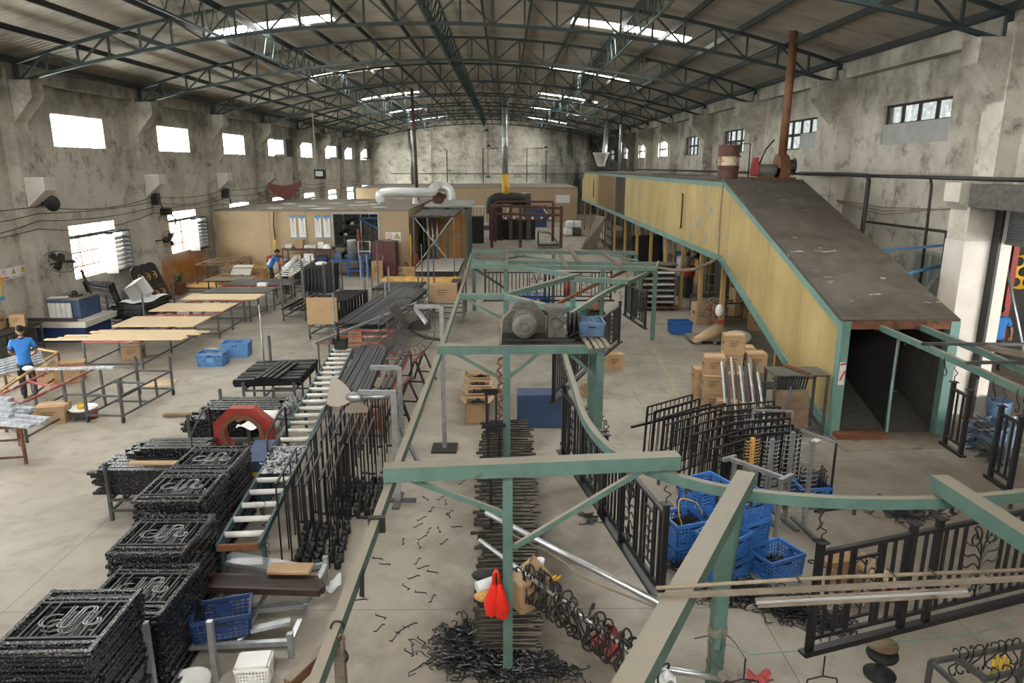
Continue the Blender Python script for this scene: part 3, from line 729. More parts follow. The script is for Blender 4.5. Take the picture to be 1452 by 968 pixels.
obj('deck', MB().box(-.1, 11.7, 2.5, 1.7, 12.95, 2.53), 'iron', obj_)
obj('deck_beam', MB().bar((.02, 12.9, 2.45), (1.68, 12.9, 2.45), .11, .1).bar((1.62, 11.75, 2.45), (1.62, 12.9, 2.45), .11, .1), 'teal', obj_)
# far frames
def beam(t, pa, pb, z=2.46, w=.13, h=.13): 
    a, b = at(pa[0], pa[1], z), at(pb[0], pb[1], z); obj('beam', MB().bar(a, b, w, h), 'teal', t); return a, b
t = column('conveyor_gantry', 'green conveyor frame of crossing beams just behind the drive platform', .02, 16.5, 2.42, [], .13)
beam(t, (652, 420), (718, 420)); beam(t, (718, 421), (795, 440)); beam(t, (720, 418), (818, 391)); beam(t, (815, 396), (890, 399))
a = at(813, 396, 2.42); obj('column', MB().box(a.x-.065, a.y-.065, 0, a.x+.065, a.y+.065, 2.4), 'teal', t)
obj('brace', MB().bar(at(662, 424, 2.4), (-.05, 16.5, 1.95), .055), 'teal', t); obj('brace', MB().bar(at(840, 420, 1.7), at(880, 400, 2.4), .055), 'teal', t)
obj('brace', MB().bar((.02, 16.45, 1.7), at(765, 425, 2.35), .055), 'teal', t)
t = column('conveyor_gantry', 'wide green conveyor frame with dusty cross rails in front of the brown gantry', -1.2, 27.2, 2.3, [], .13)
for (pa, pb) in (((668, 377), (932, 381)), ((668, 371), (926, 375)), ((669, 356), (902, 359)), ((690, 372), (812, 391))): beam(t, pa, pb)
for q in (717, 855, 930): 
    a = at(q, 377, 2.4); obj('column', MB().box(a.x-.06, a.y-.06, 0, a.x+.06, a.y+.06, 2.38), 'teal', t)
for q in (785, 902): 
    a = at(q, 360, 2.4); obj('column', MB().box(a.x-.06, a.y-.06, 0, a.x+.06, a.y+.06, 2.38), 'teal', t)
for pa, pb in (((719, 356), (718, 374)), ((806, 350), (822, 373)), ((855, 358), (880, 377)), ((795, 362), (803, 380))):
    obj('cross_rail', MB().bar(at(*pa, 2.55), at(*pb, 2.55), .12, .1), 'old_plank', t)
for pa, pb in (((672, 380), (715, 408)),): obj('brace', MB().bar(at(*pa, 2.4), at(*pb, 1.5), .06), 'teal', t)
for pa, pb in (((680, 373), (745, 362)), ((730, 362), (815, 372)), ((860, 360), (905, 370))): obj('diagonal', MB().bar(at(*pa, 2.4), at(*pb, 2.4), .06), 'teal', t)
# conduit bundle near the front right
c = thing('conduit_bundle', 'bundle of dusty tan conduits and old lamp strips lying across the front beams', 'conduit', (2.4, 4.5, 2.56))
obj('conduit', MB().bar((1.05, 4.36, 2.575), (4.36, 4.60, 2.575), .034, .032), 'old_plank', c)
obj('conduit', MB().tube([(1.05, 4.42, 2.60), (2.2, 4.50, 2.62), (4.36, 4.66, 2.60)], .016, 6), 'cable_tan', c)
for i in range(3): obj('lamp_strip', MB().bar((1.72, 4.325-i*.024, 2.566-i*.008), (3.25, 4.44-i*.024, 2.566-i*.008), .02, .018), 'grey_paint' if i == 1 else 'old_plank', c)
for x in (2.05, 2.75, 3.05): obj('tie_wire', MB().tube([(x, 4.36+x*.03, 2.64), (x, 4.3+x*.04, 2.66), (x+.01, 4.5+x*.03, 2.64)], .006, 5), 'cable', c)
# ---------------------------------------------------------------- drive motor on the platform
t = thing('conveyor_drive', 'greasy grey motor and gearbox with rope drums on the green platform', 'drive motor', (.6, 12.2, 2.53))
obj('motor_body', MB().lathe([(0,-.42),(.13,-.42),(.2,-.4),(.21,-.34),(.21,.1),(.17,.16),(0,.16)], (.33, 12.25, 2.80), 20, 'y'), 'motor', t)
obj('motor_cowl', MB().lathe([(.14,-.45),(.14,-.43)], (.33, 12.25, 2.80), 20, 'y').disc((.33, 11.815, 2.80), .09, .02, 'y', 16), 'machine', t)
m = MB()
for i in range(18):
    a = 2*PI*i/18; m.bar((.33+.215*math.cos(a), 11.93, 2.80+.215*math.sin(a)), (.33+.215*math.cos(a), 12.32, 2.80+.215*math.sin(a)), .014, .03)
obj('cooling_fins', m, 'motor', t)
obj('gear_guard', MB().prism([(-.05, 2.55), (.72, 2.55), (.72, 2.85), (.5, 3.12), (.2, 3.12), (-.05, 2.8)], 12.42, 12.62, 'y'), 'machine', t)
obj('gearbox', MB().box(.74, 12.05, 2.56, 1.02, 12.4, 3.08).box(.70, 12.0, 3.02, 1.06, 12.45, 3.1).disc((.88, 12.03, 2.82), .1, .08, 'y', 14), 'machine', t)
obj('bedplate', MB().box(-.05, 11.95, 2.53, 1.2, 12.65, 2.57), 'iron', t)
for i, x in enumerate((1.12, 1.2, 1.28)): obj('drum_wheel', MB().lathe([(.06,-.02),(.17,-.03),(.19,0),(.17,.03),(.06,.02)], (x, 12.25, 2.8), 18, 'x'), 'grease', t)
m = MB()
for i in range(7): m.tube([(1.1+random.uniform(0,.28), 11.95+random.uniform(0,.5), 2.56+random.uniform(0,.2)) for _ in range(6)], .018, 6)
obj('drive_chain', m, 'grease', t)
obj('wiring', MB().tube([(-.08, 11.8, 2.53), (-.05, 12.1, 2.9), (.12, 12.4, 3.0), (.3, 12.4, 2.95)], .012, 5).tube([(-.1, 12.0, 2.53), (-.12, 12.1, 2.8), (0, 12.3, 2.95)], .012, 5), 'cable_tan', t)
for i, x in enumerate((1.32, 1.44, 1.53, 1.64)):
    p = [(x-.05, 12.75-.1*i, 2.56), (x+.0, 12.2, 2.58), (x+.06, 11.75, 2.56), (x+.1, 11.45+.04*i, 2.5)]
    m = MB()
    for a, b in zip(p, p[1:]): m.bar(a, b, .075, .03)
    setp(obj('slat_plank', m, 'old_plank'), 'worn brown slat on the drive platform, %s counted from the motor' % ['first', 'second', 'third', 'outermost'][i], 'slat', 'slats on the drive platform')
# ================================================================ kit of repeated kinds
def crate(label, c, L, W, H, a=0, mt='blue_crate', group='blue plastic crates', solid=False, name='plastic_crate', grip=True):
    t = thing(name, label, 'crate', c, group); F = frame(c, a)
    m = MB(); m.m = F; l, w_ = L/2, W/2; k = .93
    m.box(-l*k, -w_*k, 0, l*k, w_*k, .02); obj('base', m, mt, t)
    m = MB(); m.m = F
    def side(p, q, n):   # p, q bottom corners; lattice wall leaning slightly outwards
        p, q = V(p), V(q); up = lambda v, f: V((v.x*(k+(1-k)*f)/k, v.y*(k+(1-k)*f)/k, H*f))
        if solid:
            m.add([up(p,0), up(q,0), up(q,1), up(p,1)], [(0,1,2,3)])
            for i in range(n+1):
                f = i/n; m.bar(up(p.lerp(q, f), .02), up(p.lerp(q, f), .97), .022, .022)
            return
        for i in range(n+1):
            f = i/n; m.bar(up(p.lerp(q, f), 0), up(p.lerp(q, f), 1), .016 if 0 < i < n else .035, .012)
        for f in (.04, .2, .36, .52, .68): m.bar(up(p, f), up(q, f), .012, .02)
        m.add([up(p,.80), up(q,.80), up(q,1), up(p,1)], [(0,1,2,3)])
        cnt = [up(p.lerp(q,.35),.3), up(p.lerp(q,.65),.3), up(p.lerp(q,.65),.7), up(p.lerp(q,.35),.7)]; m.add(cnt, [(0,1,2,3)])
    c4 = [(-l*k,-w_*k,0),(l*k,-w_*k,0),(l*k,w_*k,0),(-l*k,w_*k,0)]
    for i in range(4): side(c4[i], c4[(i+1)%4], (10 if i % 2 == 0 else 7) if not solid else (6 if i % 2 == 0 else 4))
    obj('wall_lattice' if not solid else 'ribbed_wall', m, mt, t)
    m = MB(); m.m = F
    for s_ in (-1, 1):
        m.bar((-l-.008, s_*w_, H-.02), (l+.008, s_*w_, H-.02), .03, .045); m.bar((s_*l, -w_-.008, H-.02), (s_*l, w_+.008, H-.02), .03, .045)
    obj('rim', m, mt, t)
    if grip:
        for cc, dd in (((-l, 0, H-.075), (.012, .11, .03)), ((l, 0, H-.075), (.012, .11, .03)), ((0, -w_, H-.075), (.13, .012, .03)), ((0, w_, H-.075), (.13, .012, .03))): m = MB(); m.m = F; m.cbox(cc, dd); obj('hand_hole', m, 'dark', t)
    return t
def heap(name, label, cat, c, L, W, H, mat_, a=0, n=60, s=.05, r=.012):
    m = MB(); m.m = frame(c, a); R = random.Random(sum(map(ord, label)))
    def hz(u, v): return H*(1-abs(2*u-1)**2.2)*(1-abs(2*v-1)**2.2)
    m.grid(lambda u, v: ((u-.5)*L, (v-.5)*W, hz(u, v)*.8+R.uniform(0, H*.1)), 8, 6)
    for _ in range(n):
        u, v = R.uniform(.08,.92), R.uniform(.08,.92); p = V(((u-.5)*L, (v-.5)*W, hz(u,v)*.85+r))
        q = p+V((R.uniform(-s,s), R.uniform(-s,s), R.uniform(0, s*.6))); e = q+V((R.uniform(-s,s), R.uniform(-s,s), R.uniform(-s*.3, s*.3)))
        m.tube([p, q, e], r, 5)
    return obj(name, m, mat_, label=label, cat=cat, kind='stuff')
def carton(label, c, L, W, H, a=0, mt='carton', group=None, open_=False, cat='cardboard box'):
    t = thing('cardboard_box', label, cat, c, group); F = frame(c, a)
    m = MB(); m.m = F
    if open_:
        l, w_ = L/2, W/2
        for x0,y0,x1,y1 in ((-l,-w_,l,-w_+.012),(-l,w_-.012,l,w_),(-l,-w_,-l+.012,w_),(l-.012,-w_,l,w_)): m.box(x0,y0,0,x1,y1,H)
        m.box(-l,-w_,0,l,w_,.012)
        obj('body', m, mt, t)
        m = MB(); m.m = F
        for s_ in (-1,1):
            m.slab([(-l,s_*w_,H),(l,s_*w_,H),(l,s_*(w_+W*.35),H+.06),(-l,s_*(w_+W*.35),H+.06)], .006)
            m.slab([(s_*l,-w_,H),(s_*l,w_,H),(s_*(l+.12),w_,H+.12),(s_*(l+.12),-w_,H+.12)], .006)
        obj('flap', m, mt, t); return t
    m.box(-L/2,-W/2,0,L/2,W/2,H); obj('body', m, mt, t, bev=.006)
    m = MB(); m.m = F; m.box(-L/2-.001,-.025,H-.06,L/2+.001,.025,H+.0015); obj('tape', m, 'tape', t)
    for s_ in (-1, 1):
        m = MB(); m.m = F
        for i in range(3): m.box(-L*.25, s_*(W/2+.001)-.0008, H*.4+i*H*.13, L*(.05+.08*i), s_*(W/2+.001)+.0008, H*.4+i*H*.13+H*.05)
        obj('print', m, 'print', t); m = MB(); m.m = F; m.box(s_*(L/2+.001)-.0008, -W*.25, H*.45, s_*(L/2+.001)+.0008, W*.2, H*.62); obj('print_block', m, 'print', t)
    return t
def frame_table(label, cs, h, cat='table', name='steel_table', top='red_pipe', leg='steel_dark', low=.14, cross=(.5,), w=.045, mid=True):
    """pipe table; cs = four ground corners in order"""
    cs = [V((p[0], p[1], 0)) for p in cs]; ce = sum(cs, V())/4
    t = thing(name, label, cat, ce); up = lambda p, z: V((p.x, p.y, z))
    m = MB()
    for i in range(4): m.bar(up(cs[i], h-w/2), up(cs[(i+1)%4], h-w/2), w)
    for f in cross: m.bar(up(cs[0].lerp(cs[3], f), h-w/2), up(cs[1].lerp(cs[2], f), h-w/2), w)
    obj('top_frame', m, top, t)
    for i in range(4): obj('leg', MB().bar(cs[i], up(cs[i], h-w), w), leg, t)
    if mid:
        for f in (.5,):
            for a, b in ((0,3),(1,2)): q = cs[a].lerp(cs[b], f); obj('leg', MB().bar(q, up(q, h-w), w), leg, t)
    if low:
        m = MB()
        for i in range(4): m.bar(up(cs[i], low), up(cs[(i+1)%4], low), w*.8)
        obj('stretcher', m, leg, t)
    return t
def cart(label, cs, h_deck, h_post, mt='steel_dark', wheels=True, cat='cart', name='stock_cart', deck_posts=2, post=.05):
    cs = [V((p[0], p[1], 0)) for p in cs]; ce = sum(cs, V())/4; t = thing(name, label, cat, ce); up = lambda p, z: V((p.x, p.y, z))
    z0 = .13 if wheels else 0
    for i in range(4):
        hp = h_post[i] if isinstance(h_post, (list, tuple)) else h_post
        obj('post', MB().bar(up(cs[i], z0-.01), up(cs[i], hp), post), mt, t)
    for z, nm in ((.17, 'lower_rails'), (h_deck, 'deck_rails')):
        m = MB()
        for i in range(4): m.bar(up(cs[i], z), up(cs[(i+1)%4], z), post*.8)
        obj(nm, m, mt, t)
    m = MB()
    for a, b in ((0,3),(1,2)):
        for k in range(1, deck_posts+1):
            q = cs[a].lerp(cs[b], k/(deck_posts+1)); m.bar(up(q, .17), up(q, h_deck), post*.8)
    m.bar(up(cs[0].lerp(cs[3],.5), .17), up(cs[1].lerp(cs[2],.5), .17), post*.8); m.bar(up(cs[0].lerp(cs[3],.5), h_deck), up(cs[1].lerp(cs[2],.5), h_deck), post*.8)
    obj('struts', m, mt, t)
    if wheels:
        for i in range(4): obj('caster', MB().disc(up(cs[i], .06), .06, .035, 'x', 14).box(cs[i].x-.025, cs[i].y-.03, .06, cs[i].x+.025, cs[i].y+.03, .14), 'rubber', t)
    return t
def bars_stack(name, label, group, P, cnt, mt, cat='steel bar', w=.06, h=.04, dims=None, jit=.05, each=None):
    """parallel bars: P = (start a, start b, end a) i.e. first bar from P0 to P2, last starts at P1; one thing per bar"""
    p0, p1, q0 = V(P[0]), V(P[1]), V(P[2]); d = q0-p0; proto = None; out = []
    for k in range(cnt):
        s_ = p0.lerp(p1, k/max(1, cnt-1)); j = random.uniform(-jit, jit); c = s_+d/2+d.normalized()*j
        if proto is None:
            L = d.length; m = MB().box(-L/2, -w/2, 0, L/2, w/2, h); proto = obj(name, m, mt)
            setp(proto, label, cat, group); o = proto
        else: o = dup(proto)
        o.location = c; o.rotation_euler = (0, -math.asin(max(-1,min(1,d.z/d.length))), math.atan2(d.y, d.x))
        if each: o['label'] = each[k]
        out.append(o)
    return out
# ---------------------------------------------------------------- people
def rotx(p, a, o): p = V(p)-V(o); return V((p.x, p.y*math.cos(a)-p.z*math.sin(a), p.y*math.sin(a)+p.z*math.cos(a)))+V(o)
def skinned(chain_verts, edges, radii, roots=(0,), sub=2):
    me = bpy.data.meshes.new('limbs'); me.from_pydata([tuple(v) for v in chain_verts], edges, [])
    o = bpy.data.objects.new('limbs', me); COL.objects.link(o); md = o.modifiers.new('s', 'SKIN'); md.use_smooth_shade = True
    for i, r in enumerate(radii):
        sv = me.skin_vertices[0].data[i]; sv.radius = r if isinstance(r, tuple) else (r, r); sv.use_root = i in roots
    ms = o.modifiers.new('u', 'SUBSURF'); ms.levels = sub; ms.render_levels = sub
    dg = bpy.context.evaluated_depsgraph_get(); ev = o.evaluated_get(dg); em = ev.to_mesh()
    out = ([v.co.copy() for v in em.vertices], [list(p.vertices) for p in em.polygons]); ev.to_mesh_clear()
    bpy.data.objects.remove(o); bpy.data.meshes.remove(me); return out
def person(label, loc, face, lean=0, head=(0, 0), elbows=None, wrists=None, feet=None, grip=.5):
    """face: heading of the chest, 0 = +Y, counter-clockwise; lean: forward bend; elbows/wrists in body axes (x right, y ahead)"""
    t = thing('person', label, 'person', loc); F = frame(loc, face); hip = V((0, 0, .93))
    LN = lambda p: rotx(p, -lean, hip)
    pel, wst, chs, nck = V((0,0,.95)), LN((0,.005,1.10)), LN((0,.015,1.33)), LN((0,0,1.46)); hb = LN((0,.025,1.54))
    sh = {s_: LN((s_*.185, 0, 1.41)) for s_ in (-1,1)}; E_ = elbows or {-1: (-.26,.02,1.12), 1: (.26,.02,1.12)}; W_ = wrists or {-1: (-.25,.13,.88), 1: (.25,.13,.88)}
    FT = feet or {-1: (-.11,0,0), 1: (.11,0,0)}
    vs = [pel, wst, chs, nck, hb]; es = [(0,1),(1,2),(2,3),(3,4)]; rs = [(.118,.08),(.115,.085),(.135,.095),(.055,.055),(.055,.055)]
    for s_ in (-1, 1):
        b = len(vs); vs += [sh[s_], V(E_[s_]), V(W_[s_])]; es += [(2,b),(b,b+1),(b+1,b+2)]; rs += [.055,.042,.028]
        b = len(vs); f = V(FT[s_]); kn = V((s_*.10,.03,.93)).lerp(f+V((0,0,.08)), .52)+V((0,.03,0))
        vs += [V((s_*.09,0,.90)), kn, f+V((0,-.01,.09)), f+V((s_*.015,.13,.035))]; es += [(0,b),(b,b+1),(b+1,b+2),(b+2,b+3)]; rs += [.07,.055,.04,.03]
    body = MB(); body.m = F; a, b_ = skinned(vs, es, rs); body.add(a, b_, True)
    # head: shaped ball with brow, nose, chin and ears
    hc = hb+V((0,.02,.105)); Hm = MX.Translation(hc) @ MX.Rotation(head[0], 4, 'Z') @ MX.Rotation(-head[1]-lean*.6, 4, 'X')
    def hv(u, v):
        th_, ph = 2*PI*u, PI*v; x, y, z = math.sin(ph)*math.cos(th_), math.sin(ph)*math.sin(th_), -math.cos(ph)
        r = V((x*.076, y*.094, z*.118))
        if z < -.2: r.x *= 1+.35*(z+.2); r.y *= 1+.12*(z+.2)
        if y > .7 and abs(x) < .22 and -.35 < z < .15: r.y += .022*(1-abs(x)/.22)*(1-max(0, z+.1)*2)
        if y > .6 and .1 < z < .3 and .2 < abs(x) < .55: r.y -= .008
        if y > .6 and -.62 < z < -.5: r.y += .005
        return r
    hm = MB(); hm.m = F @ Hm; hm.grid(hv, 24, 18)
    for s_ in (-1, 1): hm.sphere((s_*.078, -.005, -.005), .012, .024, .034, 8, 6)
    body.v += hm.v; n0 = len(body.v)-len(hm.v)
    for i in hm.sm: body.sm.add(len(body.f)+i)
    body.f += [[k+n0 for k in f] for f in hm.f]
    # hands
    for s_ in (-1, 1):
        e, w_ = V(E_[s_]), V(W_[s_]); d = (w_-e).normalized(); side = d.cross(V((0,0,1))).normalized() if abs(d.z) < .95 else V((0,1,0))
        dn = side.cross(d).normalized(); 
        if dn.z > 0: dn = -dn
        pal = w_+d*.07; hvv = [w_, pal]; he = [(0,1)]; hr = [(.028,.022), (.042,.017)]
        a, b_ = skinned(hvv, he, hr); body.add(a, b_, True)
        for i, L in enumerate((.062,.075,.07,.055)):
            off = side*((i-1.5)*.019); p = w_+d*.075+off
            k1 = p+d*L*.5+dn*L*.15*grip; k2 = k1+d*L*.28*(1-grip*.5)+dn*L*.4*grip; k3 = k2+d*L*.15*(1-grip)+dn*L*.3*grip
            a, b_ = skinned([p-d*.03, p, k1, k2, k3], [(0,1),(1,2),(2,3),(3,4)], [.009,.0095,.009,.008,.006], sub=1); body.add(a, b_, True)
        p = w_+d*.025+side*(-s_*.028)
        a, b_ = skinned([p-d*.01, p+side*(-s_*.022)+d*.02+dn*.01, p+side*(-s_*.03)+d*.05+dn*.025], [(0,1),(1,2)], [.011,.0105,.008], sub=1); body.add(a, b_, True)
    obj('body', body, 'skin', t)
    # polo shirt
    vs = [LN((0,-.005,.80)), wst, chs, LN((0,0,1.45))]; es = [(0,1),(1,2),(2,3)]; rs = [(.172,.135),(.150,.12),(.165,.125),(.08,.075)]
    for s_ in (-1,1):
        b = len(vs); vs += [sh[s_], sh[s_].lerp(V(E_[s_]), .35), sh[s_].lerp(V(E_[s_]), .72)]; es += [(2,b),(b,b+1),(b+1,b+2)]; rs += [.082,.072,.068]
    m = MB(); m.m = F; a, b_ = skinned(vs, es, rs); m.add(a, b_, True); sh_ = obj('polo_shirt', m, 'shirt', t)
    m = MB(); m.m = F
    m.lathe([(.072,-.01),(.066,.03),(.06,.03)], LN((0,.0,1.47)), 16)
    for s_ in (-1,1): q = sh[s_].lerp(V(E_[s_]), .74); d = (V(E_[s_])-sh[s_]).normalized(); m.tube([q-d*.018, q+d*.012], .062, 14)
    obj('collar_trim', m, 'shirt_trim', sh_)
    vs = [V((0,0,1.02)), V((0,-.0,.90))]; es = [(0,1)]; rs = [(.142,.108),(.135,.11)]
    for s_ in (-1,1):
        b = len(vs); f = V(FT[s_]); kn = V((s_*.10,.03,.93)).lerp(f+V((0,0,.08)), .52)+V((0,.03,0))
        vs += [V((s_*.09,0,.86)), kn, f+V((0,0,.05))]; es += [(1,b),(b,b+1),(b+1,b+2)]; rs += [.105,.08,.072]
    m = MB(); m.m = F; a, b_ = skinned(vs, es, rs); m.add(a, b_, True); obj('trousers', m, 'trousers', t)
    for s_ in (-1,1):
        f = V(FT[s_]); m = MB(); m.m = F
        m.grid(lambda u, v: f+V((math.sin(PI*v)*math.cos(2*PI*u)*.048, .05-math.cos(PI*v)*.135, max(0, .042+math.sin(PI*v)*math.sin(2*PI*u)*(.045+.02*(1-v))))), 14, 10)
        obj('shoe', m, 'shoe', t)
    m = MB(); m.m = F @ Hm
    def hair(u, v):
        p = hv(u, .33+.67*v); th_ = 2*PI*u; back = .5-.5*math.sin(th_)
        k = 1.17+.03*math.sin(7*th_+3*v*6); q = V((p.x*k, p.y*k-.008, p.z*1.12+.008))
        q.z += .085*(1-v)*(1-back)**.7
        return q
    m.grid(hair, 24, 10); obj('hair', m, 'hair', t)
    return t
# ================================================================ left side: people, tables and racks
person('person in blue polo shirt standing with head bowed at the nearest left bench', (-11.55, 16.6, 0), .45, .10, (.25, .45),
       {-1: (-.27,.05,1.14), 1: (.28,.02,1.13)}, {-1: (-.10,.33,1.02), 1: (.14,.33,1.0)})
person('person in a blue polo shirt bending forward over the slanting white rack', tuple(at(386, 405, 0)), -PI/2+.3, .48, (0, .1),
       {-1: (-.24,.42,1.10), 1: (.24,.40,1.07)}, {-1: (-.18,.66,1.00), 1: (.20,.64,.96)}, {-1: (-.12,-.08,0), 1: (.13,.05,0)})
person('person in a blue polo shirt walking away outside the door, holding something yellow', (13.52, 18.9, 0), -.25, .04, (0, .05),
       {-1: (-.27,.0,1.14), 1: (.30,-.03,1.14)}, {-1: (-.26,.12,.90), 1: (.36,.10,.92)}, {-1: (-.10,.20,0), 1: (.11,-.16,.0)}, grip=.9)
c_ = frame((13.52, 18.9, 0), -.25) @ V((.37, .19, .86))
setp(obj('yellow_fruit', MB().sphere(c_, .05, .05, .055), 'yellow'), 'round yellow thing held in the hand of the person outside', 'fruit')
# long pipe tables carrying boards across them
def long_table(label, x0, x1, y0, y1): return frame_table(label, [(x0, y0), (x1, y0), (x1, y1), (x0, y1)], .80, cross=(.33, .66), mid=True)
long_table('red-topped pipe table under the nearest tan boards and their neighbours', -11.6, -10.05, 19.1, 22.6)
long_table('red-topped pipe table under the middle tan boards', -11.3, -9.35, 22.75, 25.15)
long_table('red-topped pipe table under the farthest tan boards', -11.3, -9.2, 25.3, 27.1)
long_table('red-topped pipe table under the farthest black boards', -11.4, -9.0, 27.4, 30.2)
def boards(label, P, n, mt, ends=None, w=.17, cat='board', z=.805):
    y0, y1, xa, xb = P; proto = None
    nm = 'wooden_board' if mt == 'board' else 'black_board'
    for k in range(n):
        y = y0+(y1-y0)*(k+.5)/n; a, b = (xa, xb) if not ends else (xa+ends[k][0], xb+ends[k][1])
        m = MB().box(a, y-w/2, z, b, y+w/2, z+.03)
        o = obj(nm, m, mt, label=label if isinstance(label, str) else label[k], cat=cat, group=('boards: '+label) if isinstance(label, str) else 'staggered tan boards on the nearest table')
E1 = [(0,0),(.25,.05),(1.05,-.05),(.3,-.1),(.95,.22),(1.1,.1),(.75,.35),(.9,-.1)]
L1 = ['tan board sticking out furthest on the nearest table, first from the near edge']+['tan board of the staggered set on the nearest table, %s from the near edge' % q for q in ('second', 'third', 'fourth', 'fifth', 'sixth', 'seventh', 'eighth')]
boards(L1, (19.15, 20.35, -12.7, -8.9), 8, 'board', E1, .145)
boards('tan board of the second set from the near end of the long tables', (20.85, 22.25, -11.75, -9.3), 6, 'board', None, .228)
boards('tan board of the third set from the near end of the long tables', (23.15, 24.5, -11.75, -9.3), 6, 'board', None, .22)
boards('tan board of the fourth set, just before the black boards', (25.2, 26.35, -11.65, -8.95), 5, 'board', None, .225)
boards('black board of the nearer black set on the long tables', (26.55, 27.75, -11.45, -8.95), 6, 'profile', None, .195)
boards('black board of the farther black set on the long tables', (28.3, 29.9, -11.3, -8.6), 7, 'profile', None, .22)
setp(obj('white_carton', MB().cbox(at(372, 403, .9), (.35, .25, .12)), 'white'), 'small white packet lying on the farther black boards', 'packet')
carton('small carton standing under the nearest tan boards', (-10.9, 20.3, 0), .55, .4, .38, .2)
carton('pale block under the farthest tan boards', tuple(at(275, 437, 0)), .5, .4, .4, .1, 'carton_pale')
# worker's bench and pipe table in the near left
p = [at(0, 558, .85), at(29, 571, .85), at(141, 518, .85), at(85, 518, .85)]
a, b, c, d = p; a = d+(a-d)*1.0; b = c+(b-c)*1.0
frame_table('worn red and white pipe table with one silver bar across it, beside the bowed worker', [(q.x, q.y) for q in (a, b, c, d)], .85, cross=(.42,), low=.12)
setp(obj('wrapped_bar', MB().bar(at(42, 523, .90), at(161, 521, .90), .10, .05), 'silver'), 'single silver wrapped bar lying across the pipe table', 'bar')
setp(obj('plastic_wad', MB().sphere(at(40, 522, .93), .13, .08, .06), 'white_bag'), 'wad of clear wrap on the end of the single silver bar', 'plastic wrap')
q = [at(-40, 540, .72), at(0, 553, .72), at(82, 498, .72), at(40, 491, .72)]
frame_table('yellowish pipe bench in front of the bowed worker carrying silver bars', [(v.x, v.y) for v in q], .72, top='timber', leg='rust', cross=(.3,.7), low=.12)
bars_stack('wrapped_bar', 'silver wrapped bar on the bench in front of the bowed worker', 'silver bars on the worker bench', (at(-40, 524, .725), at(-40, 544, .725), at(58, 497, .725)), 6, 'silver', 'bar', .09, .045)
q = [at(-45, 584, .78), at(-45, 606, .78), at(28, 602, .78), at(20, 580, .78)]
frame_table('rusty pipe stand at the picture edge loaded with silver wrapped bars', [(v.x, v.y) for v in q], .76, top='rust', leg='rust', cross=(.5,), low=.14, mid=False)
bars_stack('wrapped_bar', 'silver wrapped bar on the rusty stand at the picture edge', 'silver bars on the rusty stand', (at(-40, 568, .78), at(-40, 598, .78), at(50, 576, .78)), 6, 'silver', 'bar', .13, .05, jit=.3)
bars_stack('wrapped_bar', 'silver wrapped bar on the upper layer of the rusty stand', 'upper silver bars on the rusty stand', (at(-40, 563, .84), at(-40, 586, .84), at(22, 568, .84)), 4, 'silver', 'bar', .13, .05, jit=.2)
carton('cardboard box on the floor beside the pipe table leg', tuple(at(78, 597, 0)), .6, .45, .4, .2)
carton('cardboard box under the pipe table behind the bowed worker', tuple(at(70, 540, 0)), .5, .45, .45, .1)
carton('open cardboard box at the far end of the pipe table', tuple(at(101, 540, 0)), .6, .5, .42, .3, open_=True)
t = thing('round_tray', 'round white tray with a yellow tape roll on a small red tin', 'tray', at(120, 592, 0))
p = at(120, 592, 0); obj('dish', MB().lathe([(0,.20),(.26,.20),(.30,.25),(.28,.25),(.25,.215),(0,.215)], p, 20), 'white', t)
obj('stand', MB().box(p.x-.15, p.y-.15, 0, p.x+.15, p.y+.15, .2), 'steel_dark', t)
setp(obj('tape_roll', MB().lathe([(.04,0),(.07,0),(.07,.1),(.04,.1),(.04,0)], (p.x-.05, p.y, .216), 16), 'sign_yellow'), 'yellow tape roll standing on the round white tray', 'tape roll')
setp(obj('paint_tin', MB().lathe([(0,0),(.13,0),(.13,.22),(.12,.22),(.12,.02),(0,.02)], at(131, 592, 0), 18), 'red'), 'squat red tin beside the round white tray', 'tin')
cart('empty grey steel cart on casters with four corner posts', [(-9.16, 14.85), (-8.36, 14.8), (-8.15, 16.75), (-9.0, 16.8)], .62, .98)
p = at(298, 520, 0); crate('blue crate full of dark parts on the open floor, nearer of the pair', (p.x, p.y+.25, 0), .72, .5, .38, 0, 'blue_pale', 'crates on the open floor')
heap('dark_parts', 'heap of dark metal parts in the nearer floor crate', 'metal parts', (p.x, p.y+.25, .12), .6, .42, .16, 'iron')
p = at(332, 507, 0); crate('empty blue crate on the open floor, farther of the pair', (p.x, p.y+.28, 0), .75, .55, .42, .12, 'blue_pale', 'crates on the open floor', True)
setp(obj('white_disc', MB().lathe([(0,0),(.2,0),(.22,.03),(.05,.05),(0,.06)], (at(298, 497, 0).x, at(298, 497, 0).y, 0), 18), 'white'), 'round white lid on the floor behind the nearer crate', 'lid')
setp(obj('cardboard_sheet', MB().cbox(at(228, 543, .01)+V((0,0,0)), (.7, .5, .012), rz(.2).to_3x3()), 'carton_pale'), 'flat tan cardboard sheet on the floor behind the empty cart', 'cardboard')
